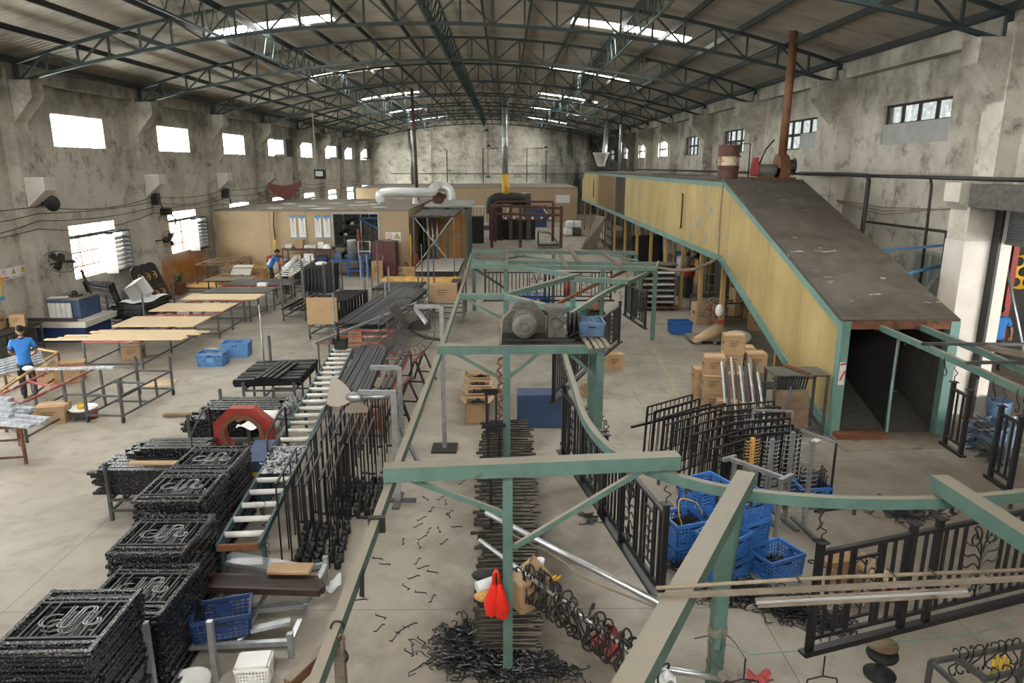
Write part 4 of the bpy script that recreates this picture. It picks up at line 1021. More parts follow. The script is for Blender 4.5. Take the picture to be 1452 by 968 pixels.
# blue machine and bench against the left wall
t = thing('cutting_machine', 'blue box-shaped machine on a pale slab table against the left wall', 'machine', (-13.95, 22.6, 0))
obj('plinth', MB().box(-14.9, 22.2, 0, -13.35, 23.7, .52), 'blue_dark', t)
obj('slab_table', MB().box(-15.2, 22.0, .52, -13.2, 23.9, .70), 'concrete_pale', t)
m = MB().box(-14.65, 22.5, .70, -13.6, 23.7, 1.32); obj('cabinet', m, 'blue_machine', t, bev=.02)
obj('curtain', MB().grid(lambda u, v: (-14.6+u*.75, 22.48+.02*math.sin(u*30), .74+v*.48), 24, 4), 'off_white', t)
obj('top_lid', MB().box(-14.68, 22.47, 1.32, -13.57, 23.73, 1.36), 'room_roof', t)
obj('lever', MB().bar((-13.75, 23.5, 1.35), (-14.1, 23.7, 2.1), .06), 'iron', t)
setp(obj('machine_parts', MB().box(-14.1, 22.8, 1.36, -13.8, 23.1, 1.42).lathe([(0,0),(.1,0),(.08,.12),(0,.14)], (-13.95, 22.9, 1.42), 14), 'iron'), 'dark clamp sitting on top of the blue machine', 'clamp')
setp(obj('paper_sheet', MB().cbox((-14.35, 22.75, 1.365), (.6, .35, .008), rz(.2).to_3x3()), 'white'), 'white paper lying on top of the blue machine', 'paper')
frame_table('dark steel bench along the left wall at the picture edge', [(-15.3, 17.8), (-14.2, 17.8), (-14.2, 21.4), (-15.3, 21.4)], .8, top='steel_dark', cross=(.2,.4,.6,.8))
obj('bench_top', MB().box(-15.35, 17.8, .80, -14.15, 21.45, .83), 'iron', None, 'dark plate lying as worktop on the wall bench', 'worktop')
setp(obj('iron_bar', MB().bar((-15.2, 21.35, .92), (-13.5, 22.1, .76), .1), 'iron'), 'thick dark bar laid from the wall bench to the blue machine', 'bar')
carton('tall cardboard box on the wall bench', (-15.0, 20.55, .83), .5, .4, .48, .1)
carton('leaning cardboard box on the wall bench, right of the tall one', (-14.55, 20.95, .83), .4, .35, .36, .4)
# pile of wrapped black frames with white tub, arched panels against the wall
t = cart('dark post rack holding the pile of black frames near the left wall', [(-13.5, 23.9), (-12.3, 23.9), (-12.3, 26.2), (-13.5, 26.2)], .32, 1.25, wheels=False, name='post_rack', cat='rack')
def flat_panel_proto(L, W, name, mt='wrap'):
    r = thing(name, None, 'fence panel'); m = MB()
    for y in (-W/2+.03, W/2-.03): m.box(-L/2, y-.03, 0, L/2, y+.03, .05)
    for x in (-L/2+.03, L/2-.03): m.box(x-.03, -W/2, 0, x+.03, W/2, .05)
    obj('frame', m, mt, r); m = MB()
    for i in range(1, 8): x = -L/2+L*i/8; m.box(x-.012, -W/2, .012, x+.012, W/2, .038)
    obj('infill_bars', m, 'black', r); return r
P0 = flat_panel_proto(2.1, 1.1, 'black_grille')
lab = 'black wrapped frame in the pile near the left wall'
for i in range(9):
    o = P0 if i == 0 else dup(P0)
    o.location = (-12.9+random.uniform(-.05,.05), 25.0+random.uniform(-.1,.1), .36+i*.055); o.rotation_euler = (0,0,PI/2+random.uniform(-.03,.03)); setp(o, lab, None, 'piled black frames')
for i in range(4):
    o = dup(P0); o.location = (-13.75-.12*i, 24.3+.25*i, .62); o.rotation_euler = (0.2, 1.15, PI/2-.1+.04*i)
    setp(o, 'black frame leaning against the pile near the wall, %s from the pile' % ['first', 'second', 'third', 'fourth'][i], None, 'leaning black frames')
t = thing('white_tub', 'white plastic tub tipped on the black frame pile', 'tub', (-13.0, 26.1, .9))
m = MB(); m.m = MX.Translation((-13.1, 25.3, 1.15)) @ MX.Rotation(1.15, 4, 'Y') @ MX.Rotation(.2, 4, 'Z')
for b_ in ((-.3,-.45,-.2,.3,.45,-.18), (-.32,-.47,-.2,-.30,.47,.2), (.30,-.47,-.2,.32,.47,.2), (-.32,-.47,-.2,.32,-.45,.2), (-.32,.45,-.2,.32,.47,.2)): m.box(*b_); obj('shell', m, 'white', t)
setp(obj('plastic_sheet', MB().grid(lambda u, v: (-13.3+u*.95, 24.2+v*1.7, .90+.03*math.sin(9*u+7*v)), 10, 12), 'white_bag'), 'white plastic sheet spread over the top of the black frame pile', 'plastic sheet')
for i, (px, py) in enumerate(((188, 388), (203, 384), (219, 382))):
    q = atx(px+8, 428, -14.6); yb = 28.6+i*.55
    t = thing('arched_screen', 'dark arched wooden panel with brass motif leaning on the left wall, %s' % ['closest to the window', 'middle of the three', 'last of the three'][i], 'panel', (-14.7, yb, 0), 'arched panels on the left wall')
    Fm = MX.Translation((-14.25, yb, 0)) @ MX.Rotation(-.34, 4, 'Y') @ MX.Rotation(.10, 4, 'X') @ MX.Rotation(-.5, 4, 'Z') @ MX.Diagonal((1,.85,.82,1))
    pl = [(-.33, 0), (.33, 0), (.33, 1.75)]+[(.33*math.cos(a), 1.75+.3*math.sin(a)) for a in [PI*k/10 for k in range(1, 10)]]+[(-.33, 1.75)]
    m = MB(); m.m = Fm; m.prism(pl, -.03, .03, 'x'); obj('board', m, 'cabinet_brown' if 0 else 'black_matt', t)
    m = MB(); m.m = Fm
    for s_ in (-1, 1): m.box(.03, s_*.27-.03, .1, .05, s_*.27+.03, 1.75)
    m.box(.03, -.3, .75, .05, .3, .82); obj('raised_border', m, 'brown_steel', t)
    m = MB(); m.m = Fm
    for zc in (.45, 1.4): m.tube([(.045, .12*math.cos(a), zc+.18*math.sin(a)) for a in [2*PI*k/12 for k in range(12)]], .022, 6, True); m.tube([(.045,-.1,zc-.1),(.045,.1,zc+.1)], .018, 5); m.tube([(.045,.1,zc-.1),(.045,-.1,zc+.1)], .018, 5)
    obj('brass_motif', m, 'straw', t)
t = thing('potted_plant', 'small green plant in a square brown pot by the left wall', 'plant', (-14.3, 31.0, 0))
obj('pot', MB().box(-14.55, 30.8, 0, -14.05, 31.2, .5), 'rust', t); m = MB()
for i in range(40):
    a = random.uniform(0, 2*PI); l = random.uniform(.3,.6); p = V((-14.3, 31, .45)); e = p+V((math.cos(a)*l*.7, math.sin(a)*l*.7, l*random.uniform(.3,.9))); q = (p+e)/2+V((0,0,.12)); s_ = V((-math.sin(a), math.cos(a), 0))*.05
    m.add([p, q-s_, e, q+s_], [(0,1,2,3)])
obj('leaves', m, 'plant', t)
# yellow bench, saw horses and crates towards the room
frame_table('old brown bench frame by the orange-stained wall', [(-14.6, 33.6), (-12.9, 33.6), (-12.9, 36.2), (-14.6, 36.2)], .95, top='wood', leg='rust')
bars_stack('wooden_lath', 'brown lath lying on the old bench frame by the stained wall', 'laths on the old bench', ((-14.4, 33.7, .96), (-13.1, 33.7, .96), (-14.2, 36.4, .98)), 5, 'wood', 'lath', .08, .05)
frame_table('yellow wooden trestle table with a white cloth over one end', [(-13.0, 32.6), (-11.2, 32.6), (-11.2, 33.5), (-13.0, 33.5)], .95, top='timber', leg='timber', name='trestle_table', low=0, mid=False)
setp(obj('dust_sheet', MB().grid(lambda u, v: (-12.6+u*.9, 32.55+min(v, .6)*1.3, .97-max(0, .35-v)*1.0*(1+.05*math.sin(9*u))), 12, 10), 'off_white'), 'white cloth hanging over the yellow trestle table', 'cloth')
frame_table('low dark trestle carrying greenish boards before the trestle table', [(-12.9, 30.8), (-11.3, 30.8), (-11.3, 31.6), (-12.9, 31.6)], .62, top='iron', leg='black_matt', name='low_trestle', low=0, mid=False)
bars_stack('green_plank', 'greenish plank on the low dark trestle', 'planks on the low trestle', ((-13.1, 30.75, .62), (-13.1, 31.65, .62), (-11.1, 30.8, .64)), 5, 'old_plank', 'plank', .19, .03)
carton('cardboard box behind the bending worker', tuple(at(368, 401, 0)), .8, .6, .75, .1)
carton('cardboard box under the trestle table by the stained wall', tuple(at(322, 403, 0)), .7, .5, .5, .0)
setp(obj('plank_heap', MB().cbox(at(272, 412, .03), (1.4, .5, .04), rz(.2).to_3x3()).cbox(at(282, 408, .07), (1.2, .3, .04), rz(-.1).to_3x3()), 'old_plank'), 'two old planks crossed on the floor by the stained wall', 'planks')
setp(obj('orange_tarp', MB().grid(lambda u, v: (-14.9+u*4.2, 32.2+v*4.6, .012+.01*math.sin(12*u+9*v)), 12, 12), 'straw'), 'thin yellow sheet covering the floor before the stained wall', 'sheet')
t = thing('red_trolley', 'small red stool-like trolley against the room wall', 'trolley', (-11.9, 36.8, 0))
m = MB()
for x in (-12.2, -11.6):
    for y in (36.6, 37.0): m.bar((x, y, 0), (x*.97-.35, y, .95), .06)
obj('legs', m, 'red', t); obj('seat', MB().box(-12.15, 36.55, .9, -11.65, 37.05, .98), 'red', t)
# slanting white rack held by the worker
t = thing('slanting_rack', 'long white ladder-like rack sloping up behind the bending worker', 'rack', (-9.6, 34.6, 0))
p0, p1, q0, q1 = at(391, 392, .92), at(412, 392, .92), at(432, 366, 1.30), at(446, 367, 1.30)
m = MB().bar(p0, q0, .06).bar(p1, q1, .06); obj('side_rail', m, 'off_white', t)
for i in range(10): obj('rung', MB().bar(p0.lerp(q0, (i+.5)/10), p1.lerp(q1, (i+.5)/10), .035), 'white', t)
for p in (p0, p1, q0, q1, p1.lerp(q1, .5)): obj('leg', MB().bar((p.x, p.y, 0), p, .05), 'steel_dark', t)
a, b = at(404, 381, 1.1), at(420, 366, 1.25); setp(obj('wrapped_roll', MB().tube([a, b], .12, 12), 'white_bag'), 'white wrapped roll standing behind the slanting white rack', 'roll')
setp(obj('roll_support', MB().box(b.x-.15, b.y-.15, 0, b.x+.15, b.y+.15, b.z-.12).box(a.x-.1, a.y-.1, 0, a.x+.1, a.y+.1, a.z-.12), 'dark'), 'pair of dark blocks under the white wrapped roll', 'support')
t = frame_table('shelf table of rusty angle iron with boxes against the room wall under the posters', [(-11.3, 36.3), (-8.9, 36.3), (-8.9, 37.2), (-11.3, 37.2)], 1.35, top='brown_steel', leg='brown_steel', name='shelf_table', low=.7, mid=False)
obj('shelf_board', MB().box(-11.35, 36.3, 1.35, -8.85, 37.2, 1.38).box(-11.3, 36.3, .70, -8.9, 37.2, .73), 'cabinet_brown', t)
for i, (x, w_, h, mt, lb) in enumerate(((-11.05, .35, .2, 'off_white', 'pale bundle on the shelf table, first in the row'), (-10.5, .4, .42, 'carton', 'tall box on the shelf table, second in the row'), (-9.95, .6, .16, 'off_white', 'flat pale packet on the shelf table, third in the row'), (-9.4, .3, .3, 'white', 'white container on the shelf table, last in the row'))):
    setp(obj('stored_item', MB().box(x-w_/2, 36.5, 1.38, x+w_/2, 36.95, 1.38+h), mt, bev=.02), lb, 'stored item')
setp(obj('white_helmet', MB().lathe([(.24,0),(.19,.03),(.18,.12),(.1,.2),(0,.22)], (-9.1, 36.6, 1.38), 16), 'white'), 'white rounded helmet-like cap at the end of the shelf table', 'helmet')
for i, (x, w_, h, mt, lb) in enumerate(((-10.7, .5, .35, 'carton_pale', 'pale box inside the shelf table, first along'), (-10.05, .5, .4, 'white', 'white box inside the shelf table, second along'), (-9.4, .5, .25, 'blue_dark', 'dark blue box inside the shelf table, third along'))):
    setp(obj('stored_box', MB().box(x-w_/2, 36.5, .73, x+w_/2, 36.95, .73+h), mt, bev=.02), lb, 'stored box')
for i, (px, lb) in enumerate(((391, 'white sack before the shelf table, nearer the stained wall'), (404, 'pale sack before the shelf table, beside the white roll'))):
    p = at(px, 388, 0); setp(obj('full_sack', MB().sphere((p.x, p.y+(-.1 if i else -.3), .42), .36, .35, .44), 'white_bag' if i == 0 else 'off_white'), lb, 'sack')
# post carts with black bars, centre left
t = cart('tall-posted rack holding a slanting armful of black bars', [(-8.05, 25.4), (-7.25, 25.4), (-7.0, 27.4), (-7.8, 27.4)], .42, 1.85, wheels=False, name='post_rack', cat='rack', deck_posts=2)
for i in range(10):
    setp(obj('black_bar', MB().bar((-7.98+.085*i, 24.9+random.uniform(-.2,.2), .50+.05*(i % 3)), (-7.75+.085*i, 27.6+random.uniform(-.2,.2), .52+.05*(i % 3)), .06, .05), 'profile'), 'black bar in the tall-posted rack beside the long tables', 'bar', 'bars in the tall-posted rack')
t = cart('low grey rack frame standing in front of the black heaped frames', [(-10.0, 30.7), (-8.5, 30.7), (-8.5, 31.8), (-10.0, 31.8)], .5, .8, wheels=False, name='post_rack', cat='rack')
P1 = flat_panel_proto(1.15, 1.1, 'black_grille', 'black_matt')
t = cart('upright-post rack packed with black frames before the blue pump bench', [(-8.35, 29.1), (-7.05, 29.1), (-7.05, 30.6), (-8.35, 30.6)], .3, 1.75, wheels=False, name='post_rack', cat='rack')
for i in range(11):
    o = P1 if i == 0 else dup(P1); o.location = (-7.7, 29.2+.12*i, .9); o.rotation_euler = (PI/2-.12, 0, 0); setp(o, 'black frame standing in the packed rack before the pump bench', None, 'frames in the packed rack')
setp(obj('grey_cloth', MB().sphere((-7.7, 29.8, 1.50), .25, .25, .10), 'off_white'), 'pale crumpled cloth on top of the packed black frames', 'cloth')
# cart with black sheets and a flattened carton
t = cart('grey post cart with a tan cardboard sheet tied to its near end', [(-6.35, 22.6), (-5.5, 22.6), (-5.0, 25.2), (-5.9, 25.2)], .4, [1.55, 1.55, 1.55, 1.5], name='post_cart')
setp(obj('cardboard_sheet', MB().box(-6.38, 22.52, .5, -5.4, 22.56, 1.38), 'carton'), 'tan cardboard sheet standing on the near end of the grey post cart', 'cardboard')
P2 = flat_panel_proto(2.2, .7, 'black_grille', 'black_matt')
for i in range(9):
    o = P2 if i == 0 else dup(P2); o.location = (-5.85+.11*i-.15, 24.0, .85); o.rotation_euler = (PI/2, 0, PI/2-.16); setp(o, 'black frame standing on edge in the grey post cart', None, 'frames in the grey post cart')
# ================================================================ centre left: stacked gates, rollers, wrapped bundles
def monogram_panel():
    r = thing('scroll_gate', 'x', 'gate', (0,0,0)); Lx, Ly, T = .90, .98, .038
    m = MB()
    for x in (-Lx/2+.022, Lx/2-.022): m.box(x-.022, -Ly/2, 0, x+.022, Ly/2, T)
    for y in (-Ly/2+.03, -Ly/2+.15, Ly/2-.15, Ly/2-.03): m.box(-Lx/2, y-.022, .004, Lx/2, y+.022, T-.004)
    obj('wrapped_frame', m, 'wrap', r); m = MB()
    for y in (-.27, .27): m.box(-Lx/2+.04, y-.014, .010, Lx/2-.04, y+.014, .034)
    for x in (-.32, -.22, .22, .32): m.box(x-.011, -.27, .010, x+.011, .27, .034)
    obj('infill_bars', m, 'black', r); m = MB()
    for k in (-1, 1): m.tube([(-.04*k+.05*k, .16*k*0+y, .038) for y in (-.14, .14)], .007, 5)
    def curl(cx, cy, rad, a0, a1, n=9): return [(cx+rad*math.cos(a0+(a1-a0)*i/n), cy+rad*math.sin(a0+(a1-a0)*i/n), .038) for i in range(n+1)]
    m = MB(); m.m = MX.Translation((0,.0,0)) @ MX.Diagonal((1.35, 1.35, 1, 1))
    for dx in (0, .022):
        m.tube(curl(-.12+dx, -.02, .07, PI*.35, PI*1.9), .0045, 5)
        m.tube([(-.045+dx, .14, .038), (-.045+dx, -.06, .038)]+curl(-.005+dx, -.06, .04, PI, 2*PI)+[(.035+dx, .13, .038)], .006, 5)
        m.tube([(.035+dx, .13, .038)]+curl(.075+dx, .1, .04, PI, 0)+[(.115+dx, -.02, .038)]+curl(.16+dx, -.03, .045, PI, 2.3*PI), .006, 5)
    obj('scroll_motif', m, 'steel', r); return r
G0 = monogram_panel(); first = True
gst = [('nearest', -4.09, 5.9, 1.36, 25), ('second nearest', -4.0, 6.94, 1.02, 19), ('middle', -4.2, 7.98, 1.12, 21), ('fourth nearest', -4.45, 9.08, 1.22, 23), ('farthest', -4.5, 10.12, 1.18, 22)]
for nm, x, y, zt, n in gst:
    for i in range(n):
        o = G0 if first else dup(G0); first = False
        a = random.uniform(-.02, .02); o.location = (x+random.uniform(-.02, .02), y+random.uniform(-.02, .02), zt-.053*(n-i)+.053-.053); o.rotation_euler = (0, 0, a)
        top = i == n-1
        
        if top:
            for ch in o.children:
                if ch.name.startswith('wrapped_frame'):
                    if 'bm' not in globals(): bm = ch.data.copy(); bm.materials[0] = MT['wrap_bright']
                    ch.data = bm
        setp(o, ('topmost black gate panel with scroll motif on the %s of the five gate stacks' if top else 'wrapped black gate panel below the top of the %s of the five gate stacks') % nm, None, 'gate panels of the %s stack' % nm)
    z0 = zt-.053*n
    for s_ in (-1, 1): setp(obj('timber_bearer', MB().box(x-.42, y+s_*.3-.05, 0, x+.42, y+s_*.3+.05, z0), 'wood'), 'timber bearer under the %s gate stack, %s side' % (nm, 'camera' if s_ < 0 else 'rear'), 'bearer')
# galvanised corner posts rising beside the near stacks
for a, b, lb in ((at(220, 968, .55), at(205, 882, 1.02), 'galvanised post standing against the nearest gate stack'), (at(312, 968, .15), at(297, 880, .75), 'galvanised post standing between the nearest gate stack and the low trolley')):
    setp(obj('steel_upright', MB().bar((b.x, b.y, 0), b, .06), 'galv'), lb, 'post')
# roller track
t = thing('roller_track', 'long roller conveyor with white rollers running away from the gate stacks', 'roller conveyor', (-3.9, 13.8, 0))
A, B = V((-3.42, 8.25, .74)), V((-4.30, 18.3, .74)); d = (B-A).normalized(); nrm = V((d.y, -d.x, 0)); W_ = .52
mat('track_teal', (.035,.075,.085), .5, .1, .3, 5)
for s_ in (-1, 1): obj('side_rail', MB().bar(A+nrm*s_*W_/2, B+nrm*s_*W_/2, .04, .10), 'track_teal', t)
obj('end_bar', MB().bar(A-nrm*W_/2, A+nrm*W_/2, .05, .08), 'rust', t)
L_ = (B-A).length; n = 24
for i in range(n): c = A+d*(L_*(i+.7)/n); obj('roller', MB().tube([c-nrm*(W_/2-.01)+V((0,0,.02)), c+nrm*(W_/2-.01)+V((0,0,.02))], .042, 10), 'off_white', t)
for i in range(6):
    c = A+d*(.2+(L_-.4)*i/5)
    for s_ in (-1, 1): p = c+nrm*s_*W_/2; obj('leg', MB().bar((p.x, p.y, 0), (p.x, p.y, .7), .05), 'track_teal', t)
# scrap wrap under/along the track
heap('plastic_scraps', 'crumpled dark wrap scraps lying on the roller track by the farther gate stacks', 'plastic wrap', (-3.62, 10.9, .80), .55, 1.1, .10, 'film', .09, 60, .09, .012)
# wrapping machine
t = thing('wrapping_machine', 'red octagonal ring wrapping machine with teal base astride the roller track', 'machine', (-4.55, 11.9, 0))
cy = 11.75; c = aty(347, 612, cy); n = 24
oc = [(c.x+.50*math.cos(PI/8+PI/4*k)*1.08, c.z+.46*math.sin(PI/8+PI/4*k)*1.08) for k in range(8)]
def ring(t, nm, outer, inner, y0, y1, mt):
    m = MB(); N_ = len(outer); vs = [(x, y0, z) for x, z in outer]+[(x, y0, z) for x, z in inner]+[(x, y1, z) for x, z in outer]+[(x, y1, z) for x, z in inner]; fs = []
    for i in range(N_):
        j = (i+1) % N_; fs += [(i, j, N_+j, N_+i), (2*N_+i, 3*N_+i, 3*N_+j, 2*N_+j), (i, 2*N_+i, 2*N_+j, j), (N_+i, N_+j, 3*N_+j, 3*N_+i)]
    m.add(vs, fs); return obj(nm, m, mt, t)
oct24 = []
for k in range(8):
    p, q = V(oc[k]), V(oc[(k+1) % 8]); oct24 += [tuple(p.lerp(q, f/3)) for f in range(3)]
inn = [(c.x+.34*math.cos(PI/8+2*PI*k/24), c.z+.32*math.sin(PI/8+2*PI*k/24)) for k in range(24)]
ring(t, 'ring_guard', oct24, inn, cy-.1, cy+.1, 'red')
ring(t, 'inner_ring', [(c.x+.38*math.cos(2*PI*k/24), c.z+.36*math.sin(2*PI*k/24)) for k in range(24)], [(c.x+.30*math.cos(2*PI*k/24), c.z+.28*math.sin(2*PI*k/24)) for k in range(24)], cy-.14, cy-.1, 'rust')
obj('base_box', MB().box(c.x-.3, cy-.25, 0, c.x+.55, cy+.35, c.z-.42), 'track_teal', t)
obj('side_box', MB().box(c.x+.3, cy-.9, 0, c.x+.6, cy-.27, .78).slab([(c.x+.28, cy-.92, .80), (c.x+.62, cy-.92, .80), (c.x+.62, cy-.27, .92), (c.x+.28, cy-.27, .92)], .03), 'blue_machine', t)
obj('warning_plate', MB().box(c.x+.4, cy-.906, .45, c.x+.52, cy-.90, .6), 'sign_yellow', t)
for s_ in (-1, 1):
    m = MB(); x = c.x+s_*.62; m.tube([(x, cy-.7, .2), (x, cy-.7, 1.15), (x+s_*.05, cy-.1, 1.35), (x+s_*.05, cy+.2, 1.35), (x+s_*.05, cy+.2, .3)], .022, 6); obj('guard_rail', m, 'iron', t)
setp(obj('film_roll', MB().lathe([(.05,-.13),(.16,-.13),(.16,.13),(.05,.13),(.05,-.13)], aty(383, 594, 12.2), 20, 'x'), 'white'), 'white roll of wrapping film beside the red ring machine', 'film roll')
p = aty(383, 594, 12.2); setp(obj('roll_stand', MB().bar((p.x, p.y+.02, 0), (p.x, p.y+.02, p.z), .05).bar((p.x-.2, p.y+.02, p.z), (p.x+.6, p.y+.02, p.z), .04), 'steel_dark'), 'steel stand holding the white film roll', 'stand')
for dx in (-.12, .12): setp(obj('film_spindle', MB().lathe([(0,0),(.06,0),(.07,.1),(.04,.14),(0,.14)], (c.x+dx, cy-.02, c.z-.32), 14), 'dark'), 'dark spindle inside the red ring, %s of the two' % ('first from the gate stacks' if dx < 0 else 'one nearer the white roll'), 'spindle')
setp(obj('white_rag', MB().grid(lambda u, v: (c.x-.2+.4*u, cy+.12+.3*v, c.z+.02+.04*math.sin(7*u+5*v)), 8, 6), 'white_bag'), 'white rag lying behind the red ring', 'rag')
setp(obj('olive_cloth', MB().grid(lambda u, v: (-5.0+.45*u, 12.35+.3*min(v, .6), .98-.25*max(0, v-.6)+.03*math.sin(9*u+4*v)), 8, 6), 'timber'), 'olive yellow cloth hanging on the wrapped bar bundle beside the red ring', 'cloth')
# wrapped bar bundles on post racks
def bundle(label, x0, x1, y0, y1, z0, rows, cols, group, seed):
    R = random.Random(seed); L = x1-x0; proto = None
    for r_ in range(rows):
        for k in range(cols):
            if proto is None:
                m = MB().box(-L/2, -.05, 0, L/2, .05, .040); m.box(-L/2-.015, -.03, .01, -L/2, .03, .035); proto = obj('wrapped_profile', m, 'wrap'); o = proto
            else: o = dup(proto)
            w_ = (y1-y0)/cols
            o.location = ((x0+x1)/2+R.uniform(-.12, .12)+(.10 if r_ == rows-1 else 0), y0+w_*(k+.5), z0+r_*.047); o.rotation_euler = (0, 0, R.uniform(-.02, .02))
            setp(o, label, 'bar', group)
t = cart('steel post rack under the nearer wrapped bar bundle', [(-6.25, 10.38), (-5.06, 10.38), (-5.06, 11.62), (-6.25, 11.62)], .35, [.98, .98, .6, .6], wheels=False, name='post_rack', cat='rack')
bundle('black bar in clear wrap in the nearer bundle beside the gate stacks', -6.5, -5.1, 10.45, 11.55, .40, 9, 9, 'wrapped bars, nearer bundle', 3)
bundle('black bar in clear wrap on top of the nearer bundle, shifted towards the gates', -6.2, -5.1, 11.0, 11.5, .40+9*.047, 3, 4, 'wrapped bars on the nearer bundle', 4)
setp(obj('tan_cardboard', MB().box(-5.9, 10.38, .94, -5.0, 10.5, .965), 'carton'), 'strip of tan cardboard over the edge of the nearer wrapped bundle', 'cardboard')
t = cart('steel post rack under the farther wrapped bar bundle', [(-5.9, 12.56), (-4.8, 12.56), (-4.8, 14.1), (-5.9, 14.1)], .45, [1.0, 1.0, 1.0, 1.0], wheels=False, name='post_rack', cat='rack')
bundle('black bar in clear wrap in the farther bundle behind the red ring', -6.0, -4.65, 12.65, 14.0, .50, 8, 11, 'wrapped bars, farther bundle', 5)
bundle('black bar in clear wrap on the top layer of the farther bundle', -5.8, -4.5, 12.9, 13.6, .50+8*.047, 2, 5, 'wrapped bars on the farther bundle', 6)
setp(obj('loose_film', MB().grid(lambda u, v: (-4.42+.08*math.sin(5*v)+.10*u, 12.7+1.3*u, .95-.55*v+.05*math.sin(11*u+6*v)), 12, 10), 'film'), 'crumpled clear wrap hanging from the end of the farther wrapped bundle', 'plastic wrap')
setp(obj('timber_plank', MB().bar(at(232, 588, .05), at(278, 587, .05), .12, .05), 'wood'), 'pale plank on the floor behind the nearer wrapped bundle', 'plank')
# black profile stacks
def profiles(label, P, n, layers, group, w=.075, h=.042, toplab=None, gap=0):
    p0, p1, q0 = [V(p) for p in P]; L = (q0-p0).length; m = MB().box(-L/2, -w/2, 0, L/2, w/2, h); proto = None; an = math.atan2(q0.y-p0.y, q0.x-p0.x)
    for l in range(layers):
        for k in range(n):
            if proto is None: proto = obj('black_profile', m, 'profile'); o = proto
            else: o = dup(proto)
            o.location = p0.lerp(p1, k/(n-1))+(q0-p0)*.5+V((random.uniform(-.01,.01), random.uniform(-.06,.06), l*(h+.003)))
            o.rotation_euler = (0, 0, an+random.uniform(-.0015,.0015)); setp(o, (toplab if toplab and l == layers-1 else label), 'bar', group)
cart('post rack with thin uprights holding the square black profile stack', [(-5.7, 14.85), (-4.6, 14.85), (-4.6, 16.75), (-5.7, 16.75)], .72, [.9, .9, .9, 1.5], wheels=False, name='post_rack', cat='rack')
profiles('black profile in the square stack behind the wrapped bundles', ((-5.95, 15.0, .75), (-5.95, 16.55, .75), (-4.55, 15.15, .75)), 16, 4, 'profiles of the square stack', .09)
profiles('black profile laid lengthwise on top of the square stack', ((-5.45, 14.95, .932), (-5.05, 15.0, .932), (-5.35, 16.3, .932)), 4, 1, 'lengthwise profiles on the square stack', .085)
setp(obj('steel_rod', MB().tube([at(375, 520, .9), at(367, 432, 2.3)], .02, 6), 'steel'), 'tall thin grey rod standing up from the square black stack', 'rod')
rf = frame_table('red pipe frame table carrying long black profiles beside the roller track', [(-3.58, 13.7), (-2.45, 13.6), (-2.45, 17.9), (-3.82, 17.9)], .80, cross=(.12, .3, .5, .68, .85), low=.15)
profiles('long black profile lying on the red pipe frame', ((-3.52, 13.95, .81), (-2.86, 13.75, .81), (-3.72, 18.0, .81)), 9, 3, 'profiles on the red pipe frame', .07)
profiles('single black profile at the fan side of the red pipe frame', ((-2.62, 14.6, .81), (-2.50, 14.6, .81), (-2.64, 17.9, .81)), 2, 1, 'profiles at the fan side of the red frame', .07)
setp(obj('dusty_plank', MB().bar((-2.74, 13.45, .825), (-2.80, 16.2, .825), .09, .03), 'old_plank'), 'dusty plank lying along the red pipe frame beside the black profiles', 'plank')
t = frame_table('red-brown pipe frame table before the long far profile stack', [(-5.0, 18.5), (-3.4, 18.5), (-3.2, 20.0), (-4.8, 20.0)], .9, cross=(.5,), low=.2)
cart('post rack under the long far stack of black profiles', [(-5.06, 20.7), (-3.46, 20.4), (-2.86, 26.4), (-4.42, 26.7)], .80, [1.0, 1.0, 2.3, 1.5], wheels=False, name='post_rack', cat='rack')
profiles('long black profile in the far stack before the room', ((-4.95, 20.5, .86), (-3.62, 20.2, .86), (-4.3, 26.8, .86)), 14, 3, 'profiles of the far stack', .085)
cart('tall-posted rack beyond the far profile stack', [(-5.2, 27.6), (-3.4, 27.6), (-3.4, 29.0), (-5.2, 29.0)], .7, [1.4, 1.4, 2.4, 2.5], wheels=False, name='post_rack', cat='rack')
profiles('short black profile in the small stack beyond the far stack', ((-5.15, 27.5, .76), (-3.5, 27.5, .76), (-4.95, 29.1, .76)), 13, 2, 'profiles of the small stack', .09)
cart('grey post rack with a tan carton before the canopied platform', [(-2.72, 25.0), (-1.5, 25.0), (-1.5, 27.0), (-2.72, 27.0)], .7, [2.2, 1.9, 2.4, 2.0], wheels=False, name='post_rack', cat='rack')
p = at(612, 412, .75); carton('tan carton standing in the grey post rack before the platform', (-2.2, 25.35, .74), .95, .5, .62, 0)
setp(obj('dark_bin', MB().box(-2.0, 25.8, .74, -1.6, 26.9, 1.3), 'dark'), 'dark bin beside the carton in the grey post rack', 'bin')
for i, (px, y0_, y1_) in enumerate(((548, 452, 398), (553, 440, 378), (475, 470, 415), (522, 415, 360), (513, 420, 363))):
    b = at(px, y0_, .3); setp(obj('thin_upright', MB().bar((b.x, b.y, 0), (b.x, b.y, aty(px, y1_, b.y).z), .045), 'steel'), 'thin steel upright among the far racks, %s counted from the canopied platform' % ['second', 'first', 'fifth', 'third', 'fourth'][i], 'upright')
setp(obj('steel_tube', MB().bar(at(445, 487, 1.25), at(602, 425, 1.35), .06), 'steel'), 'long grey tube lying aslant before the far profile stack', 'tube')
carton('small tan carton standing at the end of the red-brown frame', tuple(at(505, 488, .25)), .4, .35, .5, .1)
setp(obj('clamp_machine', MB().box(-4.45, 18.0, .82, -4.15, 18.25, 1.1).tube([(-4.3, 17.85, 1.1), (-4.3, 17.85, 1.45), (-4.1, 17.9, 1.5)], .04, 8).disc((-4.45, 17.85, 1.1), .1, .06, 'x'), 'iron'), 'dark small saw head clamped on the far end of the roller track', 'saw')
